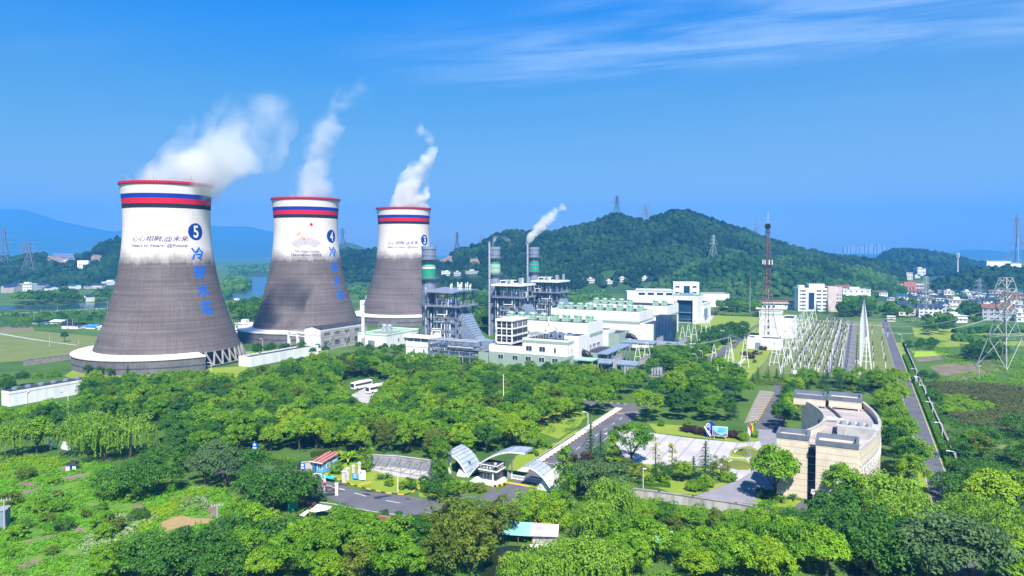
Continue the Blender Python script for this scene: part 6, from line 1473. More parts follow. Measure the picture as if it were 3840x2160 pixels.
bg_ = thing('boom_gate', 'raised and lowered boom barrier with red round sign at the side entrance', 'barrier', pix(*Z2(700, 772)), GR)
k = MB(); k.cyl(0, 0, 0, 5.2, .12, 8); k.build('post', M['white'], bg_); k = MB(); k.box(-.35, .35, -.35, .35, 0, .4); k.build('base', M['concrete'], bg_)
k = MB(); k.tube((0, -.14, 2.6), (0, -.06, 2.6), .5, 16); k.build('round_sign', M['red'], bg_); k = MB(); k.box(-.4, .4, -.14, -.06, 3.3, 3.9); k.build('white_sign', M['white'], bg_)
k = MB(); k.box(.2, 4.6, 2.4, 2.5, 1.0, 1.15); k.build('boom', M['white'], bg_); k = MB(); k.tube((5.2, 7.5, .9), (8, 9.4, 1.6), .1, 5); k.build('yellow_boom', M['yellow'], bg_)
for i, (x, y) in enumerate(((738, 755), (772, 735))):
 r = thing('traffic_cone', ('red and white cone on the side entrance road, nearer the boom post', 'red and white cone on the side entrance road, beyond its neighbour')[i], 'cone', pix(*Z2(x, y)), 0, 'cones at the side entrance')
 k = MB(); k.cyl(0, 0, 0, .06, .3, 12); k.build('base', M['black'], r); k = MB(); k.cyl(0, 0, .06, .9, .2, 12, .05); k.build('cone', M['red'], r); k = MB(); k.cyl(0, 0, .4, .6, .15, 12, .11); k.build('band', M['white'], r)
sg = thing('side_gate', 'dark barred gate between pale piers at the side entrance', 'gate', pix(*Z2(628, 800)), GR + .75)
for x in (-.6, 5.2): k = MB(); k.box(x - .4, x + .4, -.4, .4, 0, 3.0); k.box(x - .5, x + .5, -.5, .5, 3.0, 3.2); k.build('pier', M['cream'], sg)
k = MB()
for i in range(14): k.box(.1 + i * .36, .2 + i * .36, -.06, .06, .1, 2.4)
for z in (.2, 1.2, 2.3): k.box(-.2, 4.8, -.08, .08, z, z + .1)
k.build('gate_leaf', M['black'], sg)
wall_run('garden_wall', 'pale wall running back from the dark side gate', [pix(*Z2(600, 700)), pix(*Z2(640, 690)), pix(*Z2(690, 740))], 2.6, 'concrete_pale')
gf = wall_run('green_fence', 'dark green panel fence among the trees by the side gate', [pix(*Z2(400, 922)), pix(*Z2(472, 900))], 2.6, 'leafpanel' if 'leafpanel' in M else 'green_paint')
gf.children[0].data.materials[0] = pmat('dark_green_panel', (.02, .09, .05), (.015, .07, .04), .6, .5)
ts = thing('electric_cabin', 'white cabinet on platform with turquoise net by the side entrance wall', 'cabinet', pix(*Z2(632, 655)), GR)
k = MB(); k.box(-1.2, 1.2, -.6, .8, 0, 1.6); k.build('case', M['white'], ts); k = MB(); k.box(1.4, 6, -.4, 1.2, 1.2, 1.3); k.build('net', M['turq'], ts)
for i, (L, h) in enumerate((([(490, 950), (560, 905), (575, 915), (530, 960)], 1.6), ([(570, 915), (640, 860), (755, 880), (745, 900), (620, 925)], 2.2))):
 r = thing('tarp_roof', ('small white sheet roof among trees below the side gate', 'bigger white sheet roof among trees below the side gate')[i], 'shelter', pix(*Z2(*L[0])), 0, 'white sheet roofs')
 base = pix(*Z2(*L[0])); P = [pix(*Z2(*q), h) - base for q in L]; k = MB(); k.prism([(p.x, p.y) for p in P], h, h + .12); k.build('sheet', M['white'], r)
 k = MB()
 for p in P: k.tube((p.x * .95, p.y * .95, 0), (p.x * .95, p.y * .95, h), .06, 4)
 k.build('legs', M['galv'], r)
cp = thing('carport', 'open carport of grey frames over white floor before stained wall', 'carport', pix(*Z2(1085, 575)), math.atan2(*(lambda d: (d.y, d.x))(pix(*Z2(1570, 665)) - pix(*Z2(1085, 575)))))
Lc = (pix(*Z2(1570, 665)) - pix(*Z2(1085, 575))).length; Wc = 7.5
for i in range(7):
 for y in (0, Wc): k = MB(); x = Lc * i / 6; k.box(x - .09, x + .09, y - .09, y + .09, 0, 2.7); k.build('post', M['galv'], cp)
k = MB()
for y in (0, Wc): k.box(-.2, Lc + .2, y - .1, y + .1, 2.7, 2.95)
for i in range(7): x = Lc * i / 6; k.box(x - .1, x + .1, 0, Wc, 2.75, 2.9)
for i in range(6): k.tube((Lc * i / 6, 0, 2.82), (Lc * (i + 1) / 6, Wc, 2.82), .07, 4)
k.build('beam_frame', M['steelgrey'], cp)
wall_run('carport_wall', 'long stained grey wall behind the open carport', [pix(*Z2(1088, 545)), pix(*Z2(1300, 556)), pix(*Z2(1620, 600))], 3.4, 'concrete', coping='concrete_pale')
for i, (x, y) in enumerate(((1202, 985), (1295, 1000), (560, 870))):
 r = thing('flower_box', ('red flower box with clipped ball bush, nearer the bright tree', 'red flower box with clipped ball bush, nearer the olive trees', 'red flower box beside the side gate')[i], 'flower box', pix(*Z2(x, y)), GR * .5, 'red flower boxes')
 k = MB(); k.box(-1.9, 1.9, -.6, .6, 0, .8); k.build('box', M['rust'], r); k = MB(); k.box(-1.8, 1.8, -.5, .5, .8, .85); k.build('soil', M['soil'], r)
def lamp(name, label, px, pb, h, arm=(-1.8, 0), head='white', grp='street lamps', r=.09, rz=0.0):
 t = thing(name, label, 'street lamp', pix(px, pb), rz, grp)
 k = MB(); k.cyl(0, 0, 0, h * .94, r, 8, r * .7); k.build('pole', M['white'], t)
 k = MB(); pts = [(0, 0, h * .92), (arm[0] * .25, arm[1] * .25, h), (arm[0], arm[1], h + .25)]; k.path(pts, r * .7, 6); k.build('arm', M['white'], t)
 k = MB(); k.rbox((arm[0] * 1.15, arm[1] * 1.15, h + .26), (1.0, .42, .18), math.atan2(arm[1], arm[0])); k.build('lamp_head', M[head], t)
 return t
for i, (px, pb) in enumerate(((3583, 1762), (3533, 1645), (3497, 1560), (3470, 1492), (3449, 1456), (3436, 1424), (3382, 1283))):
 lamp('street_lamp', f'white bent street lamp over the wall road hedge, {ORD[i]} going away', px, pb, 5.4, (-1.9, .2), grp='street lamps along the wall road', r=.11)
for i, (px, pb, hd, lab) in enumerate(((892, 1640, 'blue', 'blue headed street lamp peeping out of the grove by the grey trees'), (256, 1560, 'blue', 'blue headed street lamp peeping out of the trees by the long fan house'), (2635, 1362, 'white', 'white street lamp at the bend of the garden road'), (2610, 1375, 'white', 'low white street lamp before the bend of the garden road'), (2791, 1258, 'white', 'white street lamp beside the road towards the garden'), (1735, 1385, 'white', 'white street lamp at the grove edge below the annex'), (1575, 1360, 'white', 'white street lamp at the grove edge below the small plant house'), (2205, 1620, 'white', 'slim white street lamp on the lawn by the entrance road'), (792, 1412, 'white', 'white street lamp before the raking tower columns'), (985, 1312, 'white', 'white street lamp on the lawn between the first two towers'))):
 lamp('street_lamp', lab, px, pb, 9 if i < 2 else 7, (-2.2, .3) if i < 2 else (-1.3, .2), hd, 'other street lamps', .12)
lamp('street_lamp', 'white street lamp with oval head before the retaining wall lawn', *Z3b(360, 1078), 5.4, (.3, 0), grp='other street lamps')
gl_ = thing('globe_lamp', 'white globe lamp post before the office doorway', 'street lamp', pix(3048, 1932)); k = MB(); k.cyl(0, 0, 0, 5.0, .09, 8); k.build('pole', M['white'], gl_); k = MB(); k.lathe([(.01, 5.0), (.3, 5.1), (.38, 5.35), (.3, 5.6), (.01, 5.75)], 12); k.build('globe', M['white'], gl_)
slim_pole('lamp_pole', 'white lamp pole standing on the forecourt lawn', *Z2(1300, 770), 1500 + 605 / 2.196, .12, 'white', 'pole')
sp = thing('road_sign', 'blue and white road sign above red disc at the grove edge', 'sign', pix(*Z2(122, 470)), 0); k = MB(); k.cyl(0, 0, 0, 5.2, .08, 6); k.build('post', M['galv'], sp); k = MB(); k.box(-.75, .75, -.12, -.08, 2.6, 4.6); k.build('panel', M['blue'], sp); k = MB(); k.box(-.3, .3, -.14, -.121, 3.6, 4.3); k.box(-.6, .6, -.14, -.121, 2.8, 3.1); k.build('white_symbol', M['white'], sp); k = MB(); k.tube((0, -.14, 1.8), (0, -.08, 1.8), .6, 16); k.build('red_disc', M['red'], sp)
# ================================================================== plaza furniture
sgn = thing('entrance_sign', 'tall blue fin sign with green edge and white swoosh behind the plaza', 'sign', pix(2661, 1641), GR * .6)
def fin(name, pts, y0, y1, mat):
 k = MB(); n = len(pts); V = [(x, y0, z) for x, z in pts] + [(x, y1, z) for x, z in pts]; k._add(V, [tuple(range(n)), tuple(range(2 * n - 1, n - 1, -1))] + [(i, n + i, n + (i + 1) % n, (i + 1) % n) for i in range(n)]); return k.build(name, M[mat], sgn)
fin('blue_fin', [(-.9, 0), (1.1, 0), (2.4, 3.6), (1.9, 4.6), (.6, 5.7), (-.3, 5.2), (-1.0, 4.4), (-1.4, 3.2), (-1.3, 1.6)], -.15, .15, 'navy')
fin('green_edge', [(1.1, 0), (1.6, 0), (2.9, 1.0), (3.1, 3.4), (2.6, 4.2), (1.9, 3.6), (1.2, 2.4), (.9, 1.2)], -.19, -.15, 'green_paint')
fin('swoosh', [(.6, 0), (2.0, 0), (.8, .9), (-.6, 2.4), (-1.5, 3.9), (-1.9, 3.9), (-1.3, 2.6), (-.2, .9)], -.26, -.2, 'white')
k = MB(); k.lathe([(.5, 0), (.72, 0), (.72, .06), (.5, .06), (.5, 0)], 24); o = k.build('ring_emblem', M['white'], sgn); o.rotation_euler.x = math.pi / 2; o.location = (-.5, -.16, 4.3)
k = MB(); k.box(-.72, -.3, -.2, -.155, 4.1, 4.2); k.box(-.72, -.6, -.2, -.155, 4.2, 4.5); k.box(-.6, -.3, -.2, -.155, 4.42, 4.5); k.build('inner_emblem', M['white'], sgn)
for i, ch in enumerate('萧山'): v, f = text_mesh(ch, 1, .03); v = fit(v, .5, .55); mm = MB(); mm._add([(.15 - .25 * i + p[0], -.17, 3.2 - i * .8 + p[1]) for p in v], f); mm.build('sign_character', M['white'], sgn)
bd = board('billboard', 'sky blue billboard with white frame and mauve hills beside the fin sign', 'billboard', 2700, 1648, 5.0, 3.3, 1.2, 'white', GR * .6, legm='white')
def bpoly(name, pts, mat, y): k = MB(); k.face([(x, y, z) for x, z in pts]); return k.build(name, M[mat], bd)
M['boardsky'] = pmat('billboard_sky', (.05, .42, .72), (.25, .55, .80), .5, .5); M['mauve'] = pmat('billboard_hills', (.22, .12, .18), (.17, .1, .15), .5, .5)
bpoly('picture_sky', [(-2.4, 1.3), (2.4, 1.3), (2.4, 4.4), (-2.4, 4.4)], 'boardsky', -.065)
bpoly('picture_hills', [(-2.4, 1.3), (2.4, 1.3), (2.4, 2.2), (1.2, 1.9), (.4, 1.5), (-1.2, 2.3), (-2.4, 3.4)], 'mauve', -.07)
k = MB()
for i in range(6): k.box(-1 + .1 * i, 1.7, -.08, -.066, 2.5 + i * .28, 2.58 + i * .28)
k.build('text_lines', M['blue'], bd)
for i, (px, h, mt, lab) in enumerate(((2803, 10.6, 'white', 'flagpole with limp white flag on the flower bed'), (2809, 11.8, 'red', 'flagpole with limp red flag, between its two neighbours'), (2814, 11.6, 'flag_yellow', 'flagpole with yellow flag on the flower bed'))):
 M.setdefault('flag_yellow', pmat('yellow_cloth', (.75, .55, .04), (.65, .45, .03), .8, 1))
 r = thing('flagpole', lab, 'flagpole', pix(px, 1716 + 3 * (i == 0)), 0, 'three flagpoles'); k = MB(); k.cyl(0, 0, 0, h, .09, 8, .05); k.dome(0, 0, h, .14, .2, 8, 3); k.build('pole', M['galv'], r)
 k = MB(); top = h - .4; n = 6; V = [];
 for j in range(n + 1): tt = j / n; V += [(.06 + .9 * tt, .18 * math.sin(tt * 7), top - 1.5 * tt * (1 if i == 2 else 1.2)), (.06 + .75 * tt, .22 * math.sin(tt * 7 + 1), top - 1.9 - 1.7 * tt)]
 k._add(V, [(2 * j, 2 * j + 2, 2 * j + 3, 2 * j + 1) for j in range(n)]); k.build('flag', M[mt], r)
for i, (x, y) in enumerate(((1600, 640), (1500, 790))):
 r = thing('flower_bed', ('domed bed of yellow brown plants by the flagpoles, farther', 'domed bed of yellow brown plants by the flagpoles, nearer')[i], 'flower bed', pix(*Z3b(x, y)), GR, 'domed flower beds'); k = MB(); k.dome(0, 0, 0, 4.2, .9, 20, 5); k.build('mound', pmat('bedding_plants', (.16, .15, .02), (.10, .14, .03), .95, 1.2, bump=.6), r)
 k = MB()
 for j in range(4): k.rbox((-3.2 + j * .35, -2 + j * 1.3, .55), (.5, .9, .35), .4)
 k.build('white_letters_block', M['white'], r)
# ================================================================== office block
OF = thing('office_block', 'beige stone crescent office with four roof towers and curved flank', 'office', ab(-38.5, -32), GR)
M['stone'] = pmat('beige_stone', (.62, .53, .40), (.54, .46, .345), .8, .15)
def stone_mat():
 m, t, b = new_mat('beige_stone_cladding'); L = t.links.new; b.inputs['Roughness'].default_value = .8
 tc = t.nodes.new('ShaderNodeTexCoord'); sep = t.nodes.new('ShaderNodeSeparateXYZ'); L(tc.outputs['Object'], sep.inputs[0])
 n = t.nodes.new('ShaderNodeTexNoise'); n.inputs['Scale'].default_value = .5; n.inputs['Detail'].default_value = 6; L(tc.outputs['Object'], n.inputs['Vector'])
 base = ramp_n(t, n.outputs[0], [(.3, (.66, .565, .445)), (.7, (.55, .465, .36))])
 def ln(c, per, w): return math_n(t, 'LESS_THAN', math_n(t, 'FRACT', math_n(t, 'DIVIDE', c, per)), w)
 j = math_n(t, 'MAXIMUM', ln(sep.outputs[2], 1.65, .11), math_n(t, 'MULTIPLY', math_n(t, 'MAXIMUM', ln(math_n(t, 'ADD', sep.outputs[0], math_n(t, 'MULTIPLY', sep.outputs[1], 1.0)), 1.2, .07), ln(sep.outputs[2], .55, .1)), .35))
 x = t.nodes.new('ShaderNodeMix'); x.data_type = 'RGBA'; L(math_n(t, 'MULTIPLY', j, .6), x.inputs[0]); L(base, x.inputs[6]); x.inputs[7].default_value = (.26, .21, .16, 1)
 L(x.outputs[2], b.inputs['Base Color']); return m
M['stone'] = stone_mat()
M['slate'] = pmat('slate_band', (.13, .15, .19), (.10, .115, .15), .6, .4); M['roofdeck'] = pmat('weathered_roof', (.40, .36, .345), (.25, .22, .21), .9, .35, stretch=(.25, 1.5, 1), lo=.35, hi=.62, bump=.1)
Wb, Lb = 24.0, 71.0
def off_x(y):                                      # left (concave) and right (convex) outline
 t = (y - 9) / (62 - 9); l = 1.0 + 8.2 * math.sin(math.pi * min(1, max(0, t))); r = 19.0 + 5.4 * math.sin(math.pi * min(1, max(0, (y - 4) / 66))); return l, r
ys = [4 + 62 * i / 26 for i in range(27)]
outline = [(off_x(y)[1], y) for y in ys] + [(off_x(y)[0], y) for y in ys[::-1]]
k = MB(); k.prism(outline, 0, 13.6, cap=False); k.face([(x, y, 12.4) for x, y in outline]); k.build('main_wall', M['stone'], OF)
k = MB(); k.face([(x, y, 12.46) for x, y in outline]); k.build('roof_deck', M['roofdeck'], OF)
def ring(pts, z0, z1, t, mat, name, out=0.0):
 k = MB(); n = len(pts)
 for i in range(n - 1):
  p, q = Vector((*pts[i], 0)), Vector((*pts[i + 1], 0)); d = q - p
  if d.length < .05: continue
  a = math.atan2(d.y, d.x); c = (p + q) / 2 + Vector((math.sin(a), -math.cos(a), 0)) * (out - t / 2); k.rbox((c.x, c.y, (z0 + z1) / 2), (d.length + .12, t, z1 - z0), a)
 return k.build(name, M[mat], OF)
rt_ = [(off_x(y)[1], y) for y in ys]; lf_ = [(off_x(y)[0], y) for y in ys[::-1]]
ring(rt_, 12.4, 14.1, .5, 'stone', 'flank_parapet', .02); ring(rt_, 14.1, 14.35, .8, 'concrete_pale', 'flank_coping', .12); ring(rt_, 9.6, 9.9, .3, 'concrete_pale', 'flank_band', .14); ring(rt_, 5.9, 6.2, .3, 'concrete_pale', 'flank_band', .14)
ring(lf_, 12.4, 14.1, .6, 'stone', 'hollow_parapet', .02); ring(lf_, 14.1, 14.35, .8, 'concrete_pale', 'hollow_coping', .12)
mid = [((off_x(y)[0] * .55 + off_x(y)[1] * .45) - 1.5, y) for y in ys[8:24]]; ring(mid, 12.46, 13.3, .4, 'slate', 'roof_upstand')
for i in range(10):                                # windows of the curved flank
 y = 8 + i * 3.0; x = off_x(y)[1]; x2 = off_x(y + .1)[1]; ang = math.atan2(.1, x2 - x)
 for z in (7.2,):
  w_ = window(OF, x + .05, y, z, 1.0, 1.7, '+x', bars=0, frame='white'); w_.rotation_euler.z = ang
for i in range(4):
 y = 22 + i * 8; x = off_x(y)[0]; w_ = window(OF, x - .05, y, 2, 4, 9, '-x', bars=3, glass='blueglass', frame='concrete'); w_.rotation_euler.z = math.atan2(.1, off_x(y + .1)[0] - x) + math.pi
def off_tower(x0, x1, y0, y1, z0, name):
 k = MB(); k.box(x0, x1, y0, y1, z0, 14.6)
 for a, b, c, d in ((x0, x1, y0, y0 + .45), (x0, x1, y1 - .45, y1), (x0, x0 + .45, y0 + .45, y1 - .45), (x1 - .45, x1, y0 + .45, y1 - .45)): k.box(a, b, c, d, 14.6, 15.4)
 w = k.build(name, M['stone'], OF); k = MB()
 for a, b, c, d in ((x0 - .15, x1 + .15, y0 - .15, y0 + .5), (x0 - .15, x1 + .15, y1 - .5, y1 + .15), (x0 - .15, x0 + .5, y0 + .5, y1 - .5), (x1 - .5, x1 + .15, y0 + .5, y1 - .5)): k.box(a, b, c, d, 15.4, 16.6)
 k.build('slate_band', M['slate'], w); k = MB(); k.box(x0 + .45, x1 - .45, y0 + .45, y1 - .45, 14.6, 14.66); k.build('tower_roof', M['white_stained'], w); return w
off_tower(-.8, 6.9, 2.2, 9.0, 0, 'corner_tower'); off_tower(8.9, 18.6, -.6, 7.6, 0, 'corner_tower')
off_tower(-1.2, 8.6, 58, 66, 13.0, 'rear_tower'); off_tower(9.6, 19.4, 59, 68, 13.0, 'rear_tower')
k = MB()
for x in (-.6, 7.6, 10.4, 18.6): k.box(x - .3, x + .3, 58.6, 59.2, 12.4, 13.0)
k.build('tower_stub', M['stone'], OF)
k = MB(); k.box(6.9, 8.95, 2.9, 5, 0, 13.4); k.build('stair_slot_back', M['black'], OF)
for i in range(6): k = MB(); k.box(6.88, 8.94, 2.6, 2.75, .8 + i * 2.15, 2.7 + i * 2.15); k.build('slot_pane', M['glass'], OF)
for i in range(6): k = MB(); k.box(6.88, 8.94, 2.45, 2.6, .55 + i * 2.15, .75 + i * 2.15); k.build('slot_rail', M['galv'], OF)
k = MB(); k.box(13.2, 22.6, 22, 24, 12.46, 15.6); k.box(12.8, 23.6, 24, 32, 12.46, 14.8); k.build('roof_machine_house', M['concrete_pale'], OF)
for i in range(4): k = MB(); k.cyl(14.6 + i * 2.2, 28, 14.8, 15.8, .8, 12); k.build('roof_fan', M['galv'], OF)
k = MB(); k.tube((9.6, 40, 13.2), (13, 40, 13.2), .8, 14); k.build('water_tank', M['silver'], OF); k = MB(); k.box(13.2, 14.4, 39.4, 40.6, 12.46, 13.6); k.build('pump_box', M['white'], OF)
k = MB(); k.tube((14.6, 20, 12.5), (16.2, 24, 15.5), .25, 5); k.build('roof_stair', M['galv'], OF)
window(OF, 10.2, -.62, 1.2, 1.0, 2.6, '-y', bars=1); k = MB(); k.box(8.2, 14, -3.4, -.6, 0, .5); k.box(8.0, 14.2, -3.8, -.6, 3.6, 3.8); k.build('porch', M['concrete_pale'], OF)
M['wall_stained'] = pmat('stained_pale_wall', (.40, .38, .36), (.20, .19, .175), .85, .45, stretch=(1, 1, .2), lo=.42, hi=.66)
# ================================================================== walls, hedges, buses, foreground odds and ends
wall_run('retaining_wall', 'long stained pale retaining wall below the plaza lawn', [pix(x, y, 2.4).xy.to_3d() for x, y in ((2330, 1828), (2371, 1832), (2471, 1845), (2598, 1863), (2760, 1888), (2828, 1900), (2936, 1917), (3050, 1933))], 2.4, 'wall_stained', .5, 'concrete')
wall_run('boundary_wall', 'long dark boundary wall behind the wall road hedge', [ab(6.7, -75), ab(6.7, 60), ab(6.7, 140), ab(7.5, 330)], 1.7, 'gravel', .3, 'concrete')
wall_run('boundary_wall', 'white wall end post where the wall road meets the gate', [pix(3432, 1434), pix(3436, 1440)], 3.0, 'concrete_pale', 1.0)
wall_run('boundary_wall', 'grey wall bit beside the big willow near the gardens', [pix(185, 1672), pix(262, 1690)], 2.2, 'white_stained')
BUS = None
for i, (px, pb, rz, lab, sc) in enumerate(((1356, 1456, .95, 'white coach among treetops, farther of the two in front of the forecourt', 1), (1412, 1470, .95, 'white coach among treetops, facing the clearing', 1), (1122, 1428, .75, 'white coach roof half hidden in the grove', .9))):
 if BUS is None:
  BUS = thing('coach', lab, 'bus', pix(px, pb), rz, 'coaches in the grove')
  k = MB(); k.box(-5.6, 5.6, -1.25, 1.25, .5, 3.3); k.box(-5.3, 5.3, -1.05, 1.05, 3.3, 3.5); k.build('body', M['white'], BUS)
  for s_ in (-1, 1): k = MB(); k.box(-4.9, 5.2, s_ * 1.26 - .02, s_ * 1.26 + .02, 1.8, 2.8); k.build('window_band', M['glass'], BUS)
  k = MB(); k.box(-5.66, -5.6, -1.1, 1.1, 1.3, 3.0); k.build('windscreen', M['glass'], BUS)
  k = MB(); k.box(-3, 1, -.7, .7, 3.5, 3.75); k.build('roof_unit', M['white'], BUS)
  for x in (-3.6, 3.4):
   for s_ in (-1, 1): k = MB(); k.tube((x, s_ * 1.0, .5), (x, s_ * 1.28, .5), .5, 14); k.build('wheel', M['black'], BUS)
 else: dup(BUS, pix(px, pb), rz, sc, lab, 'coaches in the grove')
def util_pole(px, pb, pt, label, arms=2, rz=.4):
 loc = pix(px, pb); h = at_depth(px, pt, loc.y).z; t = thing('utility_pole', label, 'utility pole', loc, rz, 'concrete utility poles')
 k = MB(); k.cyl(0, 0, 0, h, .19, 8, .13); k.build('shaft', M['concrete_pale'], t)
 for i in range(arms):
  z = h - .4 - i * 1.1; k = MB(); k.box(-1.3, 1.3, -.08, .08, z, z + .14); a = k.build('cross_arm', M['galv'], t); k = MB()
  for x in (-1.2, -.5, .5, 1.2): k.cyl(x, 0, z + .14, z + .5, .07, 6)
  k.build('insulator', M['white'], a)
util_pole(1080, 2035, 1958, 'pale utility pole with two crossarms rising from dark trees', 2, .6); util_pole(17, 1996, 1872, 'pale concrete pole at the picture edge by the gardens', 1); util_pole(815, 1992, 1892, 'pale concrete pole beside the straw patch', 1); util_pole(2363, 2076, 2003, 'pale utility pole with two crossarms among bright treetops', 2); util_pole(2146, 2010, 1972, 'short pale post beside the pond shack', 0); util_pole(1606, 1955, 1922, 'pole top between the flower boxes and olive trees', 1); util_pole(3671, 1426, 1372, 'pale concrete pole on the ploughed field', 1)
M['pond'] = pmat('pond_water', (.010, .018, .007), (.018, .028, .010), .12, .15, spec=.35)
poly_sheet('pond', [(1790, 2200), (1835, 2062), (1900, 2046), (2060, 2054), (2150, 2036), (2160, 2064), (2080, 2110), (1960, 2150), (1930, 2200)], .05, M['pond'])
poly_sheet('pond', [(3170, 2200), (3190, 2100), (3300, 2080), (3320, 2200)], .05, M['pond'])
shk = thing('pond_shack', 'patched shack with pale green and white roof beside the pond', 'shack', pix(*Z3(370, 1225)), -.12)
M['paleteal'] = pmat('pale_green_sheeting', (.16, .46, .38), (.26, .50, .43), .7, .3);
k = MB(); k.box(0, 5.6, 0, 3.6, 0, 2.1); k.build('wall', M['timber'], shk); k = MB(); k.box(.2, 5.4, -.08, 0, .2, 1.9)
k.build('white_front', M['wall_stained'], shk)
k = MB(); k._add([(-6.6, -.6, 2.2), (-.4, -.8, 2.2), (-.4, 4.4, 3.2), (-6.4, 4.4, 3.1)], [(0, 1, 2, 3)]); k.build('green_sheet', M['paleteal'], shk); k = MB(); k._add([(-.45, -.8, 2.22), (5.9, -.5, 2.2), (5.8, 4.4, 3.1), (-.45, 4.4, 3.22)], [(0, 1, 2, 3)]); k.build('white_sheet', M['concrete_pale'], shk)
for x in (-6.2, -3): k = MB(); k.tube((x, -.3, 0), (x, -.3, 2.2), .08, 5); k.build('post', M['timber'], shk)
rf = thing('mooring_raft', 'white plank raft along the pond edge before the shack', 'raft', pix(*Z3(500, 1235)), .05); k = MB(); k.box(-4.4, 5, -.5, .5, .08, .3); k.build('planks', M['white_stained'], rf); k = MB(); k.box(-1.5, 0, -.3, .3, .3, .6); k.build('crate', M['white'], rf)
bt_ = thing('punt', 'small brown flat punt floating on the pond', 'boat', pix(1904, 2108), -.35); k = MB(); k._add([(-1.7, -.6, .1), (1.7, -.6, .1), (1.7, .6, .1), (-1.7, .6, .1), (-2.0, -.75, .5), (2.0, -.75, .5), (2.0, .75, .5), (-2.0, .75, .5)], [(3, 2, 1, 0), (0, 1, 5, 4), (1, 2, 6, 5), (2, 3, 7, 6), (3, 0, 4, 7)]); k.build('hull', M['rust'], bt_); k = MB(); k.box(-1.6, 1.6, -.5, .5, .12, .2); k.build('floor', M['timber'], bt_)
tt = thing('tarp_shelter', 'small pale green tarpaulin shelter among bright bushes', 'shelter', pix(2492, 2046), .2); k = MB(); k._add([(-2.6, -1.6, 1.3), (2.4, -1.6, 1.5), (2.6, 1.6, 2.4), (-2.4, 1.6, 2.2)], [(0, 1, 2, 3)]); k.build('sheet', M['paleteal'], tt); k = MB()
for x in (-2.3, 2.2):
 for y, z in ((-1.4, 1.3), (1.4, 2.1)): k.tube((x, y, 0), (x, y, z), .06, 4)
k.build('legs', M['timber'], tt)
gs = thing('garden_hut', 'tiny garden hut with black cap roof among vegetable plots', 'hut', pix(*Z1(485, 735)), .2); k = MB(); k.box(-1.3, 1.3, -1, 1, 0, 1.7); k.build('wall', M['white_stained'], gs); k = MB(); k.hip(-1.3, 1.3, -1, 1, 1.72, 1.1, .4); k.build('roof', M['black'], gs); k = MB(); k.box(-.3, .4, -1.05, -1, 0, 1.4); k.build('door', M['navy'], gs); k = MB(); k.tube((.9, -.9, 0), (1.3, -1.2, 3.6), .06, 5); k.build('pole', M['timber'], gs)
ps = thing('pump_shed', 'blue grey pump shed cut by the picture edge', 'shed', pix(-6, 1985), .3); k = MB(); k.box(-1.6, 1.4, 0, 3, 0, 4.2); k.build('wall', M['bluegrey'], ps); k = MB(); k.box(-1.8, 1.6, -.2, 3.2, 4.2, 4.4); k.build('roof', M['galv'], ps)
bsh = thing('bicycle_shed', 'open shed of bright blue frames among trees by the parking', 'shed', pix(2668, 1496), GR + 1.3)
for i in range(6):
 for y in (0, 3): k = MB(); k.box(i * 3.4 - .08, i * 3.4 + .08, y - .08, y + .08, 0, 2.6); k.build('post', M['blue'], bsh)
k = MB()
for y in (0, 3): k.box(-.2, 17.2, y - .1, y + .1, 2.6, 2.8)
for i in range(11): k.box(i * 1.7 - .06, i * 1.7 + .06, -.4, 3.4, 2.8, 2.92)
k.build('roof_frame', M['blue'], bsh)
def car(px, pb, rz, mat, label):
 t = thing('parked_car', label, 'car', pix(px, pb), rz, 'parked cars')
 k = MB(); k._add([(-2.2, -.88, .3), (2.2, -.88, .3), (2.2, .88, .3), (-2.2, .88, .3), (-2.2, -.88, .85), (2.2, -.88, .75), (2.2, .88, .75), (-2.2, .88, .85), (-1.9, -.7, .9), (1.0, -.75, .9), (1.0, .75, .9), (-1.9, .7, .9), (-1.3, -.62, 1.45), (.3, -.62, 1.45), (.3, .62, 1.45), (-1.3, .62, 1.45)], [(3, 2, 1, 0), (0, 1, 5, 4), (1, 2, 6, 5), (2, 3, 7, 6), (3, 0, 4, 7), (4, 5, 9, 8), (5, 6, 10, 9), (6, 7, 11, 10), (7, 4, 8, 11), (12, 13, 14, 15)]); k.build('body', M[mat], t)
 k = MB(); k._add([(-1.9, -.7, .9), (1.0, -.75, .9), (1.0, .75, .9), (-1.9, .7, .9), (-1.3, -.62, 1.45), (.3, -.62, 1.45), (.3, .62, 1.45), (-1.3, .62, 1.45)], [(0, 1, 5, 4), (1, 2, 6, 5), (2, 3, 7, 6), (3, 0, 4, 7)]); k.build('glazing', M['glass'], t)
 for x in (-1.35, 1.4):
  for s_ in (-1, 1): k = MB(); k.tube((x, s_ * .72, .33), (x, s_ * .92, .33), .33, 12); k.build('wheel', M['black'], t)
car(1448, 1496, .6, 'white', 'small white car at the edge of the clearing by the coaches'); car(2664, 1520, 1.0, 'red', 'red vehicle on the path beside the blue shed')
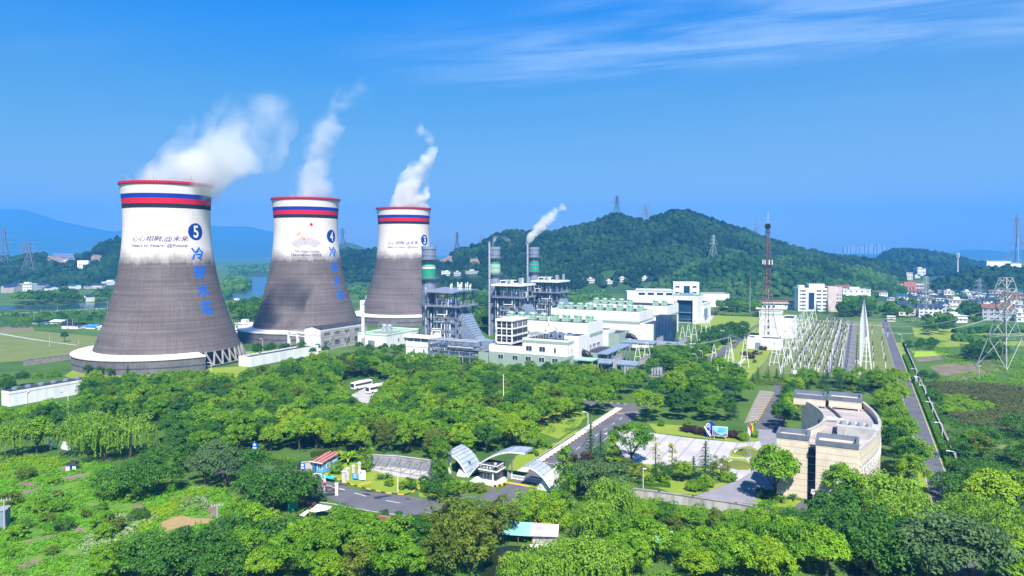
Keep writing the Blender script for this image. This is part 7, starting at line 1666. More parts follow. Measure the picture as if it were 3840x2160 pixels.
# ================================================================== vegetation
M['leaf_brown'] = leaf_mat('dry_scrub_leaves', (.06, .075, .022), (.15, .155, .045), .2)
M['leaf_olive'] = leaf_mat('olive_leaves', (.05, .10, .008), (.17, .22, .016))
M['leaf_grey'] = leaf_mat('grey_green_leaves', (.045, .105, .035), (.12, .21, .06))
def unit(v): return v / np.maximum(np.linalg.norm(v, axis=-1, keepdims=True), 1e-9)
def cards(P, Nn, size, aspect=.62):
 """leaf quads at P facing Nn"""
 n = len(P); r = unit(rng.normal(size=(n, 3))); t = unit(np.cross(Nn, r)); b = np.cross(Nn, t)
 s = (size * rng.uniform(.65, 1.25, n))[:, None]
 V = np.stack([P - t * s * .62, P - b * s * aspect * .5, P + t * s * .62, P + b * s * aspect * .5], 1).reshape(-1, 3)
 return V, np.arange(4 * n).reshape(n, 4)
def clumps(Cn, rad, per, size, up=.55, flat=.8):
 """leaf clusters: centres (n,3), radii (n), leaves per cluster"""
 n = len(Cn); d = unit(rng.normal(size=(n, per, 3))); d[:, :, 2] = np.where(d[:, :, 2] < -.35, -d[:, :, 2], d[:, :, 2])
 rr = rad[:, None, None] * rng.uniform(.62, 1.08, (n, per, 1)); P = Cn[:, None] + d * rr * np.array([1, 1, flat])
 Nn = unit(d + rng.normal(scale=.42, size=d.shape) + np.array([0, 0, up]))
 V, Fq = cards(P.reshape(-1, 3), Nn.reshape(-1, 3), size)
 tint = np.repeat(rng.uniform(0, 1, n), per) * .62 + rng.uniform(0, .38, n * per)
 return V, Fq, tint
def join(parts):
 V, Fq, T, o = [], [], [], 0
 for v, f, t in parts: V.append(v); Fq.append(f + o); T.append(t); o += len(v)
 return np.concatenate(V), np.concatenate(Fq), np.concatenate(T)
def trunk_mesh(h, r, limbs, spread, top, parent, lean=0.0):
 k = MB(); k.path([(0, 0, -.3), (lean * .4, 0, h * .5), (lean, 0, h)], r, 7)
 for i in range(limbs):
  a = 2 * math.pi * (i + random.random() * .6) / max(limbs, 1); z0 = h * random.uniform(.65, 1)
  m_ = (lean + spread * .45 * math.cos(a), spread * .45 * math.sin(a), z0 + (top - z0) * .45); k.tube((lean * z0 / h, 0, z0), m_, r * .55, 5, r * .35)
  k.tube(m_, (lean + spread * .85 * math.cos(a + .2), spread * .85 * math.sin(a + .2), z0 + (top - z0) * .8), r * .35, 4, r * .12)
 return k.build('trunk', M['bark'], parent)
ARCH = {}
def archetype(key, kind, fn):
 r = thing(kind, 'x', 'tree'); fn(r); ARCH.setdefault(key, []).append(r)
 r['H'] = r.get('H', 9.0); r.location = (0, -300, 0); return r
def broad(R_, H, th, mat, n=54, per=84, size=.44, squash=1.0, low=-.25):
 def fn(r):
  r['H'] = H; cz = th + (H - th) * .48; rz = (H - th) * .52
  d = unit(rng.normal(size=(n * 3, 3))); d = d[d[:, 2] > low][:n]
  lob = 1 + .22 * np.sin(d[:, 0] * 3.1 + R_ * 7) * np.cos(d[:, 1] * 2.7 + H)
  Cn = d * (rng.uniform(.70, .95, (len(d), 1)) * lob[:, None]) * np.array([R_, R_ * squash, rz]) + np.array([0, 0, cz])
  rad = R_ * rng.uniform(.19, .33, len(d))
  V, Fq, T = clumps(Cn, rad, per, size)
  V[:, 2] = np.maximum(V[:, 2], .15)
  trunk_mesh(th * 1.15, .05 * R_ + .06, 4, R_ * .8, cz + rz * .4, r); np_mesh('crown', V, Fq, M[mat], T, False, r)
 return fn
def willow(R_, H, mat='leaf_willow'):
 def fn(r):
  r['H'] = H; n = 30; d = unit(rng.normal(size=(90, 3))); d = d[d[:, 2] > .05][:n]
  Cn = d * np.array([R_, R_, H * .42]) * rng.uniform(.6, .9, (len(d), 1)) + np.array([0, 0, H * .52])
  A = clumps(Cn, R_ * rng.uniform(.22, .34, len(d)), 60, .42)
  m = 170; d = unit(rng.normal(size=(m, 3))); d[:, 2] = np.abs(d[:, 2]); S_ = d * np.array([R_, R_, H * .42]) * rng.uniform(.7, 1.04, (m, 1)) + np.array([0, 0, H * .5])
  seg = 13; L = rng.uniform(1.6, 4.2, m); t = np.linspace(0, 1, seg)
  P = S_[:, None] + np.stack([d[:, 0, None] * t * .5, d[:, 1, None] * t * .5, -L[:, None] * t], -1); P += rng.normal(scale=.10, size=P.shape)
  Nn = unit(np.repeat(d[:, None] * np.array([1, 1, .3]), seg, 1) + rng.normal(scale=.5, size=P.shape)).reshape(-1, 3); P = P.reshape(-1, 3)
  b = unit(np.cross(Nn, np.array([0, 0, 1.0]) + rng.normal(scale=.12, size=Nn.shape))); s = rng.uniform(.10, .2, (len(P), 1)); up = np.array([0, 0, .34]) + rng.normal(scale=.06, size=P.shape)
  V = np.stack([P - up, P + b * s, P + up, P - b * s], 1).reshape(-1, 3); V[:, 2] = np.maximum(V[:, 2], .1)
  Bq = (V, np.arange(len(V)).reshape(-1, 4), np.repeat(rng.uniform(0, 1, m), seg) * .7 + rng.uniform(0, .3, m * seg))
  V, Fq, T = join([A, Bq]); trunk_mesh(H * .45, .32, 5, R_ * .7, H * .8, r); np_mesh('crown', V, Fq, M[mat], T, False, r)
 return fn
def column(R_, H, mat, n=26, per=60, size=.42, point=.75):
 def fn(r):
  r['H'] = H; z = rng.uniform(.1, .97, n) * H; a = rng.uniform(0, 6.28, n); w = R_ * np.clip(1.15 - np.abs(z / H - .35) ** 1.2 / point * 1.1, .12, 1) * rng.uniform(.45, 1, n)
  Cn = np.stack([w * np.cos(a), w * np.sin(a), z], 1); V, Fq, T = clumps(Cn, R_ * rng.uniform(.32, .5, n), per, size)
  V[:, 2] = np.maximum(V[:, 2], .5); trunk_mesh(H * .85, .16, 3, R_ * .5, H * .8, r); np_mesh('crown', V, Fq, M[mat], T, False, r)
 return fn
def conifer(R_, H, mat, layers=11, size=.42, base=.08):
 def fn(r):
  r['H'] = H; parts = []
  for i in range(layers):
   t = i / (layers - 1); z = H * (base + (.97 - base) * t); rad = R_ * (1 - t) ** .85 + .18; nb_ = max(3, int(9 * (1 - t) + 3))
   for j in range(nb_):
    a = 6.28 * (j + random.random() * .8) / nb_; L = rad * random.uniform(.75, 1.1); k = max(6, int(22 * L / R_) + 6); u_ = rng.uniform(.15, 1, k)
    P = np.stack([L * u_ * math.cos(a), L * u_ * math.sin(a), z - .28 * L * u_ ** 1.5 + .1], 1) + rng.normal(scale=.13 + .05 * L, size=(k, 3)) * np.array([1, 1, .35])
    Nn = unit(np.array([math.cos(a) * .35, math.sin(a) * .35, 1]) + rng.normal(scale=.4, size=(k, 3))); v, f = cards(P, Nn, size, .5)
    parts.append((v, f, np.full(k, random.random()) * .6 + rng.uniform(0, .4, k)))
  V, Fq, T = join(parts); trunk_mesh(H * .95, .05 * R_ + .06, 0, 0, H, r); np_mesh('crown', V, Fq, M[mat], T, False, r)
 return fn
for i in range(5): archetype('mid', 'broadleaf_tree', broad(4.1 + .3 * (i % 3), 8.6 + .5 * i, 2.2 + .3 * (i % 2), 'leaf_mid', squash=.85 + .07 * i))
for i in range(4): archetype('yellow', 'broadleaf_tree', broad(4.0 + .3 * (i % 3), 8.4 + .5 * i, 2.0, 'leaf_yellow', squash=.9 + .06 * i))
for i in range(3): archetype('deep', 'broadleaf_tree', broad(4.1 + .2 * i, 8.5 + .4 * i, 2.0, 'leaf_dark', squash=.9 + .06 * i))
for i in range(3): archetype('olive', 'broadleaf_tree', broad(4.0 + .3 * i, 9 + .6 * i, 1.6, 'leaf_olive', n=40, per=70, low=-.6))
for i in range(3): archetype('dark', 'spreading_tree', broad(5.2 + .4 * i, 7.6 + .3 * i, .8, 'leaf_dark', n=46, per=72, size=.5, low=-.35))
for i in range(2): archetype('grey', 'spreading_tree', broad(4.8, 8.4 + .4 * i, 1.2, 'leaf_grey', n=42, per=72, size=.45))
for i in range(3): archetype('willow', 'willow_tree', willow(5.0 + .5 * i, 10.5 + .6 * i))
for i in range(2): archetype('column', 'slender_tree', column(2.5, 13 + i, 'leaf_mid', 40, 64))
archetype('column_y', 'slender_tree', column(2.2, 12, 'leaf_yellow', 24, 55)); archetype('bamboo', 'bamboo_clump', column(2.6, 9, 'leaf_yellow', 30, 70, .36, 1.1)); archetype('bamboo', 'bamboo_clump', column(2.9, 9.5, 'leaf_mid', 30, 70, .36, 1.1))
archetype('gold', 'ginkgo_tree', column(1.7, 11, 'leaf_gold', 20, 26, .34)); archetype('gold', 'ginkgo_tree', column(1.5, 10, 'leaf_gold', 24, 36, .34))
for i in range(2): archetype('cedar', 'conifer_tree', conifer(4.4, 12.5 + i, 'leaf_conifer', 13, .5))
for i in range(2): archetype('young', 'conifer_tree', conifer(2.2, 7.0 + i, 'leaf_conifer' if i else 'leaf_mid', 10, .4))
archetype('maroon', 'maroon_shrub', broad(2.8, 4.0, .4, 'leaf_maroon', n=30, per=70, size=.35, low=-.4))
archetype('shrub', 'round_shrub', broad(2.4, 3.0, .2, 'leaf_mid', n=26, per=60, size=.34, low=-.3)); archetype('shrub', 'round_shrub', broad(2.6, 3.2, .2, 'leaf_olive', n=26, per=60, size=.34, low=-.3))
archetype('ball', 'clipped_bush', broad(1.5, 2.4, .1, 'leaf_mid', n=60, per=70, size=.16, low=-.9)); archetype('ball', 'clipped_bush', broad(1.6, 2.0, .1, 'leaf_yellow', n=60, per=70, size=.16, low=-.9))
archetype('dark_ball', 'clipped_bush', broad(1.5, 2.2, .1, 'leaf_dark', n=50, per=70, size=.18, low=-.9)); archetype('maroon_ball', 'clipped_bush', broad(2.2, 1.8, .1, 'leaf_maroon', n=50, per=70, size=.2, low=-.9))
TONE = {'mid': 'bright green broadleaf tree', 'yellow': 'yellow green broadleaf tree', 'deep': 'deep green broadleaf tree', 'olive': 'olive green broadleaf tree', 'dark': 'dark green spreading tree', 'grey': 'grey green spreading tree', 'willow': 'pale green weeping willow', 'column': 'slender upright green tree', 'column_y': 'slender yellow green tree', 'bamboo': 'bright feathery bamboo clump', 'gold': 'thin golden leaved tree', 'cedar': 'dark layered conifer', 'young': 'small pointed conifer', 'maroon': 'maroon leaved shrub', 'shrub': 'low rounded shrub', 'ball': 'clipped green ball bush', 'dark_ball': 'dark clipped ball bush', 'maroon_ball': 'low maroon clipped bush'}
CATS = {'bamboo': 'bamboo', 'maroon': 'shrub', 'shrub': 'shrub', 'ball': 'bush', 'dark_ball': 'bush', 'maroon_ball': 'bush'}
PLANTED = []; USED = set()
def plant(key, loc, h, group, wide=1.0):
 a = random.choice(ARCH[key]); s = h / a['H']; rz = random.uniform(0, 6.28); sc = (s * wide, s * wide, s)
 if a.name not in USED:
  USED.add(a.name); o = a; o.location = loc; o.rotation_euler.z = rz; o.scale = sc; o['group'] = group
 else: o = dup(a, loc, rz, sc, 'x', group)
 o['category'] = CATS.get(key, 'tree'); PLANTED.append([o, key, Vector(loc)]); return o
def inside(p, poly):
 c = False; n = len(poly); x, y = p[0], p[1]
 for i in range(n):
  x0, y0 = poly[i]; x1, y1 = poly[i - 1]
  if (y0 > y) != (y1 > y) and x < (x1 - x0) * (y - y0) / (y1 - y0) + x0: c = not c
 return c
def wpoly(pts): return [tuple(pix(x, y).xy) for x, y in pts]
KEEP_OFF = [wpoly(p) for p in ([(1255, 1470), (1290, 1425), (1440, 1412), (1475, 1470), (1430, 1530), (1390, 1580), (1310, 1580), (1270, 1520)], [(1080, 1440), (1090, 1418), (1180, 1412), (1190, 1432)],
   [(2055, 1700), (1950, 1690), (1990, 1640), (2080, 1600), (2170, 1560), (2240, 1545), (2230, 1590)], [(2440, 1620), (2430, 1585), (2850, 1600), (2840, 1650)], [(3050, 1500), (3290, 1480), (3300, 1900), (2900, 1900)])]
ROADP = [[tuple(ab(a, b).xy) for a, b in L] for L in ([(AL - 4.5, -70), (AR + 1.5, -70), (AR + 1.5, 128), (AL - 4.5, 128)], [(AL - 42, 45), (AR, 45), (AR, 56.5), (AL - 42, 56.5)], [(-3.6, -80), (7.4, -80), (7.4, 500), (-3.6, 500)], [(-45, -36), (-10, -36), (-12, 40), (-43, 42)])]
KEEP_OFF += ROADP + [wpoly([(2790, 1590), (2842, 1440), (2990, 1430), (2925, 1615)]), wpoly([(30, 1540), (30, 1470), (345, 1420), (345, 1500)])]
def fill(pts, spacing, keys, hr, group, nmax=999, wide=(.85, 1.1), tries=6000):
 poly = wpoly(pts); xs, ys = [p[0] for p in poly], [p[1] for p in poly]; placed = []; n = 0
 for _ in range(tries):
  if n >= nmax: break
  p = (random.uniform(min(xs), max(xs)), random.uniform(min(ys), max(ys)))
  if not inside(p, poly) or any(inside(p, q) for q in KEEP_OFF): continue
  s = spacing * random.uniform(.85, 1.2)
  if any((p[0] - q[0]) ** 2 + (p[1] - q[1]) ** 2 < s * s for q in placed): continue
  placed.append(p); n += 1
 return placed
def grow(pl, keys, hr, group, wide=(.88, 1.12)):
 ks, ws = zip(*keys.items())
 for p in pl: plant(random.choices(ks, ws)[0], (p[0], p[1], 0), random.uniform(*hr), group, random.uniform(*wide))
# --- explicit trees near the camera
NEAR = """willow 300 1705 14;willow 395 1722 15.5;willow 490 1712 14.5;willow 350 1690 14;willow 60 1712 13;mid 140 1700 11;dark 520 1865 8.5;dark 430 1862 8;dark 610 1850 8;dark 560 1790 7;dark 610 1778 8;dark 700 1765 8;grey 770 1815 9;grey 850 1825 10;dark 920 1805 9;dark 690 1700 8;grey 800 1770 9
dark 560 2150 7.5;dark 640 2175 8;dark 720 2155 8.5;dark 800 2160 8;dark 860 2080 8;dark 840 2190 7;mid 450 2145 6;mid 400 2185 6;mid 500 2115 5;dark 960 1895 8;dark 1030 1908 9;dark 1100 1900 9.5;dark 1108 1902 8;dark 950 1850 7;grey 1060 1860 8
mid 950 2030 8;mid 900 1990 7;yellow 1010 2010 6;mid 1300 2062 9;mid 1370 2074 9;mid 1240 2080 8;mid 1180 2095 8;mid 1120 2115 9;dark 1060 2085 8;mid 1080 2165 9;mid 1180 2185 9;mid 1300 2130 9;mid 1400 2120 9;mid 1490 2120 9.5;mid 1450 2190 9;mid 1540 2200 8;olive 1350 2195 8.5;yellow 1230 2205 7;yellow 990 2195 7;mid 930 2130 8
olive 1500 2066 8;olive 1590 2044 7;olive 1640 2075 10;olive 1720 2110 13;olive 1800 2040 9;olive 1770 2150 11;olive 1870 2040 10;olive 1660 2165 10;mid 1840 2000 6;mid 1745 1985 6.5;dark 1650 1872 6;mid 1700 1880 5.5;deep 1560 2112 9
bamboo 1950 1985 9;bamboo 2010 1982 9.5;bamboo 2060 1975 9;bamboo 2092 2002 8;column 2115 1905 15.5;column 1640 1803 13;column 1668 1792 12;column_y 1372 1768 12;cedar 2215 1742 13;cedar 2252 1722 9;maroon 2190 1768 5.5;maroon 2150 1800 5;column_y 2298 1742 12;mid 2368 1740 12.5;gold 2458 1788 11.5;gold 2520 1790 10;cedar 2645 1802 11.5;young 2600 1802 7;olive 2700 1797 6.5;dark 2480 1800 4.5;olive 2350 1790 6;olive 2400 1802 5;yellow 2565 1807 5.5;dark 2540 1795 4.5;grey 2240 1882 10;grey 2290 1862 9;grey 2210 1852 9;dark 2180 1830 7
willow 2290 1968 12;willow 2230 2042 10;willow 2262 2022 9;mid 2330 2102 9;mid 2400 2102 9.5;mid 2460 2112 8;mid 2370 2172 9;mid 2300 2182 8;willow 1950 2232 9;willow 2030 2222 10;willow 2110 2212 10.5;willow 2190 2205 11;willow 2270 2212 10
mid 2380 1952 4.8;mid 2440 1962 4.5;dark 2500 1965 4.5;mid 2560 1976 5;mid 2620 1986 4.5;olive 2690 1986 4.5;mid 2750 1992 5;mid 2830 2002 6;mid 2880 1988 6.5;dark 2340 1922 4.5;olive 2420 1985 4.5;olive 2530 1995 4
mid 2560 2132 7;mid 2640 2122 7.5;mid 2720 2112 8;mid 2800 2092 8;yellow 2620 2192 7;mid 2700 2182 8;mid 2790 2172 9;mid 2880 2132 9;yellow 2880 2192 8.5;mid 2960 2152 9;mid 3030 2142 9.5;mid 3100 2162 9;mid 2950 2082 8;dark 3000 2052 7;dark 3080 2062 8;dark 3150 2082 9;dark 2980 2010 6
mid 2907 1872 13.5;mid 3165 1927 12;olive 3240 1907 9;willow 3300 1962 13;willow 3370 1972 13;willow 3292 2012 11;willow 3420 2062 13;willow 3350 2082 12;dark 3200 1987 9;dark 3130 2002 9;dark 3260 2102 10;dark 3310 2162 10;deep 3400 2140 10
willow 3620 1992 10;willow 3580 2012 9;willow 3670 1987 9;grey 3560 2192 14;grey 3640 2212 13;grey 3480 2202 12;yellow 3730 1962 12;yellow 3812 1952 12;willow 3780 2082 11;willow 3832 2122 11;yellow 3762 2232 11;yellow 3832 2232 11;willow 3700 2050 9
dark 3590 1722 6;mid 3640 1705 8;olive 3680 1722 8;dark 3700 1682 7;dark 3560 1862 6;dark 3640 1872 7;dark 3700 1852 7;dark 3750 1832 6;dark 3610 1902 7;dark 3820 1642 8;dark 3836 1752 7;dark 3505 1502 4.5;mid 3545 1562 4.5;deep 3462 1437 6;deep 3505 1442 5.5;dark 3620 1800 6;mid 3570 1790 5"""
for L in NEAR.replace('\n', ';').split(';'):
 k_, x, y, h = L.split(); p = pix(float(x), float(y)); plant(k_, p, float(h), 'willows near the camera' if k_ == 'willow' else 'trees and shrubs near the camera', 1.0)
# --- grove between the gate and the towers
GROVE = [(325, 1565), (340, 1505), (352, 1466), (420, 1470), (640, 1468), (900, 1458), (965, 1448), (1060, 1424), (1150, 1398), (1300, 1378), (1560, 1380), (1700, 1404), (1860, 1430), (2100, 1428), (2320, 1450), (2330, 1500), (2250, 1590), (2150, 1640), (2070, 1690), (1990, 1700), (1840, 1700), (1720, 1722), (1600, 1725), (1500, 1712), (1380, 1706), (1200, 1692), (1140, 1705), (950, 1688), (820, 1655), (640, 1640), (520, 1605), (330, 1565)]
gp_ = sorted(fill(GROVE, 5.7, None, None, None, tries=14000), key=lambda p: p[1])
print('grove', len(gp_))
NG = 125; REST = []
grow(gp_[:NG], {'mid': 5.5, 'yellow': 2.4, 'deep': 1.8, 'olive': .7}, (7.6, 10.6), 'grove trees behind the gate')
def merged_trees(pl, name, label):
 """the far part of a wood that reads as one mass"""
 parts = {}
 for p, keys, hr in pl:
  ks, ws = zip(*keys.items()); k_ = random.choices(ks, ws)[0]; a = random.choice(ARCH[k_]); me = [c for c in a.children if c.name.startswith('crown')][0].data
  n = len(me.vertices); v = np.empty(n * 3, np.float32); me.vertices.foreach_get('co', v); v = v.reshape(-1, 3)
  tt = np.empty(len(me.polygons), np.float32); me.attributes['tint'].data.foreach_get('value', tt)
  fr = min(1.0, (310 / p[1]) ** 1.6); q = v.reshape(-1, 4, 3); sel = rng.permutation(len(q))[:int(len(q) * fr)]; q = q[sel]; tt = tt[sel]; cq = q.mean(1, keepdims=True); v = (cq + (q - cq) / math.sqrt(fr)).reshape(-1, 3); n = len(v)
  s = random.uniform(*hr) / a['H']; c_, s_ = math.cos(random.random() * 6.28), math.sin(random.random() * 6.28)
  an = random.uniform(0, 6.28); Rm = np.array([[math.cos(an), -math.sin(an), 0], [math.sin(an), math.cos(an), 0], [0, 0, 1]])
  v = (v * s) @ Rm.T + np.array([p[0], p[1], 0]); mt = me.materials[0].name
  parts.setdefault(mt, []).append((v, np.arange(n).reshape(-1, 4), np.clip(tt * .7 + random.uniform(-.1, .3), 0, 1)))
 V, Fq, T, mi, mats, o = [], [], [], [], [], 0
 for j, (mt, L) in enumerate(parts.items()):
  v, f, t = join(L); V.append(v); Fq.append(f + o); T.append(t); o += len(v); mi.append(np.full(len(f), j)); mats.append(bpy.data.materials[mt])
 ob = np_mesh(name, np.concatenate(V), np.concatenate(Fq), mats[0], np.concatenate(T))
 for m_ in mats[1:]: ob.data.materials.append(m_)
 ob.data.polygons.foreach_set('material_index', np.concatenate(mi).astype(np.int32)); return tag(ob, label, None, None, 'stuff')
REST += [(p, {'mid': 5, 'yellow': 2.4, 'deep': 2, 'olive': 1.2}, (7.6, 10.2)) for p in gp_[NG:]]
G2 = [([(2352, 1455), (2420, 1402), (2560, 1398), (2700, 1424), (2790, 1432), (2800, 1500), (2780, 1575), (2700, 1604), (2560, 1590), (2430, 1580), (2405, 1540)], 7.2, {'mid': 4, 'yellow': 1.5, 'deep': 2, 'cedar': .6}, (8, 12.5), 'trees between entrance road and parking'),
   ([(3292, 1455), (3382, 1452), (3400, 1560), (3430, 1700), (3455, 1830), (3390, 1890), (3305, 1850), (3310, 1700), (3310, 1560)], 6.4, {'mid': 2.5, 'yellow': 3.4, 'deep': .5}, (8.5, 11), 'trees between office and wall road'),
   ([(2930, 1436), (3300, 1440), (3290, 1478), (2985, 1476), (2925, 1520)], 6.2, {'young': 2, 'cedar': .8, 'mid': 2}, (6.5, 9.5), 'trees behind the office'),
   ([(2925, 1520), (2985, 1490), (2985, 1610), (2925, 1612)], 5.5, {'mid': 2, 'deep': 1.5, 'yellow': 1}, (8, 10), 'trees beside the office hollow side'),
   ([(2400, 1396), (2500, 1380), (2560, 1390), (2570, 1404), (2440, 1410)], 6, {'mid': 2, 'deep': 2}, (7, 9), 'trees before the transformers'),
   ([(2435, 1342), (2560, 1318), (2690, 1318), (2600, 1362), (2480, 1392)], 6.0, {'mid': 3, 'deep': 2}, (6, 8), 'trees around the transformers'),
   ([(2640, 1262), (2790, 1232), (2805, 1262), (2720, 1298), (2640, 1292)], 6.0, {'dark': 3, 'deep': 2}, (6, 8), 'dark trees by the garden road'),
   ([(2690, 1150), (2840, 1150), (2850, 1172), (2700, 1172)], 9, {'mid': 3, 'deep': 1}, (8, 11), 'garden trees before the pavilion'),
   ([(3145, 1150), (3260, 1148), (3275, 1190), (3160, 1192)], 9, {'deep': 3, 'mid': 1}, (10, 14), 'round trees by the staff block'),
   ([(3475, 1215), (3560, 1205), (3560, 1252), (3490, 1262)], 8, {'deep': 3, 'mid': 2}, (7, 11), 'trees beside the village pylon'),
   ([(3330, 1165), (3420, 1160), (3410, 1192), (3330, 1192)], 9, {'mid': 2, 'deep': 2}, (9, 13), 'trees at the switchyard corner'),
   ([(3630, 1320), (3740, 1318), (3760, 1350), (3640, 1352)], 6, {'dark': 3, 'deep': 1}, (6, 9), 'dark thicket trees by the biggest pylon'),
   ([(3400, 1300), (3500, 1292), (3505, 1312), (3410, 1318)], 7, {'dark': 1, 'deep': 2}, (4, 6), 'small dark trees by the rice field'),
   ([(3620, 1170), (3660, 1168), (3660, 1196), (3620, 1196)], 8, {'deep': 1}, (9, 12), 'dark trees in the village'),
   ([(40, 1132), (290, 1120), (300, 1140), (60, 1146)], 11, {'mid': 1, 'deep': 2}, (11, 15), 'river bank trees before the houses'),
   ([(345, 1124), (425, 1116), (430, 1134), (350, 1136)], 11, {'mid': 1, 'deep': 2}, (10, 14), 'river bank trees by the pagoda house'),
   ([(860, 1165), (1010, 1138), (1045, 1150), (1035, 1205), (930, 1225), (880, 1190)], 8, {'deep': 3, 'mid': 1}, (9, 13), 'trees between the first two towers'),
   ([(930, 1332), (1060, 1318), (1240, 1320), (1230, 1335), (960, 1345)], 8, {'deep': 3}, (5, 7.5), 'round trees on the lawn by the second basin'),
   ([(1340, 1318), (1520, 1318), (1500, 1332), (1350, 1334)], 7, {'deep': 2, 'mid': 1}, (4.5, 6), 'small trees before the low white hall'),
   ([(1690, 1210), (1840, 1195), (1850, 1240), (1700, 1255)], 9, {'deep': 2, 'mid': 2}, (8, 12), 'trees between the stacks'),
   ([(0, 1452), (320, 1435), (330, 1455), (280, 1480), (20, 1485)], 6.5, {'deep': 3, 'mid': 2}, (6, 8), 'trees along the field wall'),
   ([(60, 1195), (420, 1180), (420, 1212), (80, 1225)], 13, {'deep': 2, 'mid': 1}, (4, 7), 'small trees in the fields before the river'),
   ([(0, 1615), (200, 1590), (320, 1570), (330, 1640), (200, 1660), (0, 1665)], 7.5, {'mid': 2, 'deep': 3}, (8, 10), 'trees behind the big willows'),
   ([(600, 1660), (720, 1650), (900, 1690), (900, 1740), (760, 1720)], 7, {'deep': 2, 'mid': 2}, (7, 9.5), 'trees at the grove corner above the gardens'),
   ([(1780, 1135), (1860, 1130), (1850, 1160), (1780, 1160)], 10, {'deep': 1}, (8, 12), 'trees behind the stacks')]
for pts, sp, keys, hr, grp in G2:
 pl = fill(pts, sp, None, None, None, tries=900)
 if pix(*pts[0]).y > 315: REST += [(p, keys, hr) for p in pl]
 else: grow(pl, keys, hr, grp)
for i in range(24):                                   # row of small conifers before the switchyard
 px = 2570 + i * 31 + random.uniform(-9, 9); plant('young', pix(px, 1424 + 12 * math.sin(i) + (6 if px > 2900 else 0)), random.uniform(4.5, 7.5), 'small conifers before the switchyard')
for x, y, h in ((3100, 1176, 15), (3062, 1172, 11), (700, 1392, 7), (665, 1396, 5), (480, 1408, 5.5), (330, 1406, 5), (375, 1408, 4.5), (415, 1410, 4)): plant('cedar' if h > 5 else 'deep', pix(x, y), h, 'trees by basins and blocks')
merged_trees(REST, 'far_treetops', 'farther trees of the grove, plant lawns, river banks and village')
plant('deep', pix(242, 1282), 7, 'lone tree on the pale field', .8)
for k_, x, y, h in (('ball', 2034, 1676, 3.4), ('ball', 1985, 1700, 3.0), ('ball', 2598, 1840, 2.6), ('ball', 2632, 1840, 3.4), ('ball', 2646, 1826, 3.0), ('ball', 2720, 1808, 2.6), ('ball', 2745, 1805, 2.4), ('ball', 2440, 1806, 2.0), ('ball', 2466, 1802, 2.2), ('ball', 2496, 1812, 2.4), ('ball', 1262, 1776, 3.4), ('dark_ball', 1590, 1818, 2.4), ('dark_ball', 1546, 1836, 2.0), ('ball', 1515, 1834, 2.2), ('ball', 1462, 1822, 1.8), ('dark_ball', 1536, 1822, 2.2), ('dark_ball', 2852, 1866, 2.6), ('dark_ball', 2885, 1872, 2.4), ('ball', 2790, 1652, 2.6), ('ball', 2828, 1640, 2.8), ('ball', 2480, 1598, 2.2), ('ball', 2580, 1600, 2.6), ('dark_ball', 1618, 1842, 2.0), ('ball', 1592, 1845, 2.2), ('dark_ball', 1442, 1936, 1.6), ('dark_ball', 1494, 1942, 1.6), ('dark_ball', 1208, 1880, 1.8), ('maroon_ball', 2600, 1622, 2.2), ('maroon_ball', 2580, 1618, 2.0), ('maroon_ball', 2622, 1628, 2.2), ('maroon_ball', 2645, 1632, 2), ('maroon_ball', 2740, 1640, 2.2), ('maroon_ball', 2765, 1643, 2.2), ('maroon_ball', 2810, 1344, 2.4), ('maroon_ball', 2838, 1330, 2.4), ('maroon_ball', 2860, 1312, 2.4), ('maroon_ball', 2795, 1332, 2.2), ('dark_ball', 2822, 1345, 1.8), ('dark_ball', 2830, 1360, 1.8), ('dark_ball', 2768, 1172, 4.5), ('maroon_ball', 2710, 1168, 3.6), ('maroon_ball', 2672, 1182, 3.6), ('maroon_ball', 2838, 1188, 3.6), ('maroon_ball', 2805, 1162, 3.2), ('ball', 1640, 1850, 2.6), ('shrub', 1720, 1850, 2.4), ('shrub', 1760, 1842, 2.4), ('shrub', 1800, 1846, 2.2), ('ball', 2060, 1682, 2.0)):
 plant(k_, pix(x, y), h, 'clipped bushes of the gardens')
for i in range(34):
 p = pix(*Z1(random.uniform(0, 1000), random.uniform(770, 1420))); plant(random.choice(('shrub', 'shrub', 'dark')), p, random.uniform(1.6, 3.2), 'shrubs scattered in the vegetable gardens')
# --- banana and sago plants
def frond_plant(name, label, loc, n, L, wdt, h0, mat, droop=.5, grp=None):
 r = thing(name, label, 'plant', loc, 0, grp); V, Fq, T = [], [], []
 for i in range(n):
  a = 6.28 * i / n + random.uniform(-.3, .3); el = random.uniform(.35, 1.25); seg = 6; tt = random.random(); pts = []
  for j in range(seg + 1):
   t = j / seg; rr = L * t * math.cos(el) + .1; z = h0 + L * t * math.sin(el) - droop * L * t * t; w_ = wdt * math.sin(math.pi * (.12 + .86 * t)); c = np.array([rr * math.cos(a), rr * math.sin(a), max(z, .1)]); sd = np.array([-math.sin(a), math.cos(a), 0]) * w_; pts.append((c - sd + [0, 0, .0], c + sd))
  for j in range(seg): b = len(V); V += [pts[j][0], pts[j][1], pts[j + 1][1], pts[j + 1][0]]; Fq.append([b, b + 1, b + 2, b + 3]); T.append(tt * .7 + random.random() * .3)
 np_mesh('fronds', np.array(V), np.array(Fq), M[mat], np.array(T), False, r); k = MB(); k.cyl(0, 0, -.1, h0, .16, 7, .1); k.build('stem', M['bark'], r); return r
for i, (x, y, L) in enumerate(((830, 505, 3.6), (890, 520, 4.2), (930, 500, 3.4), (790, 480, 2.8))): frond_plant('banana_plant', f'yellow green banana plant behind the blue hut, {ORD[i]} of the clump', pix(*Z2(x, y)), 11, L, .42, 1.4, 'leaf_yellow', .45, 'banana plants behind the hut')
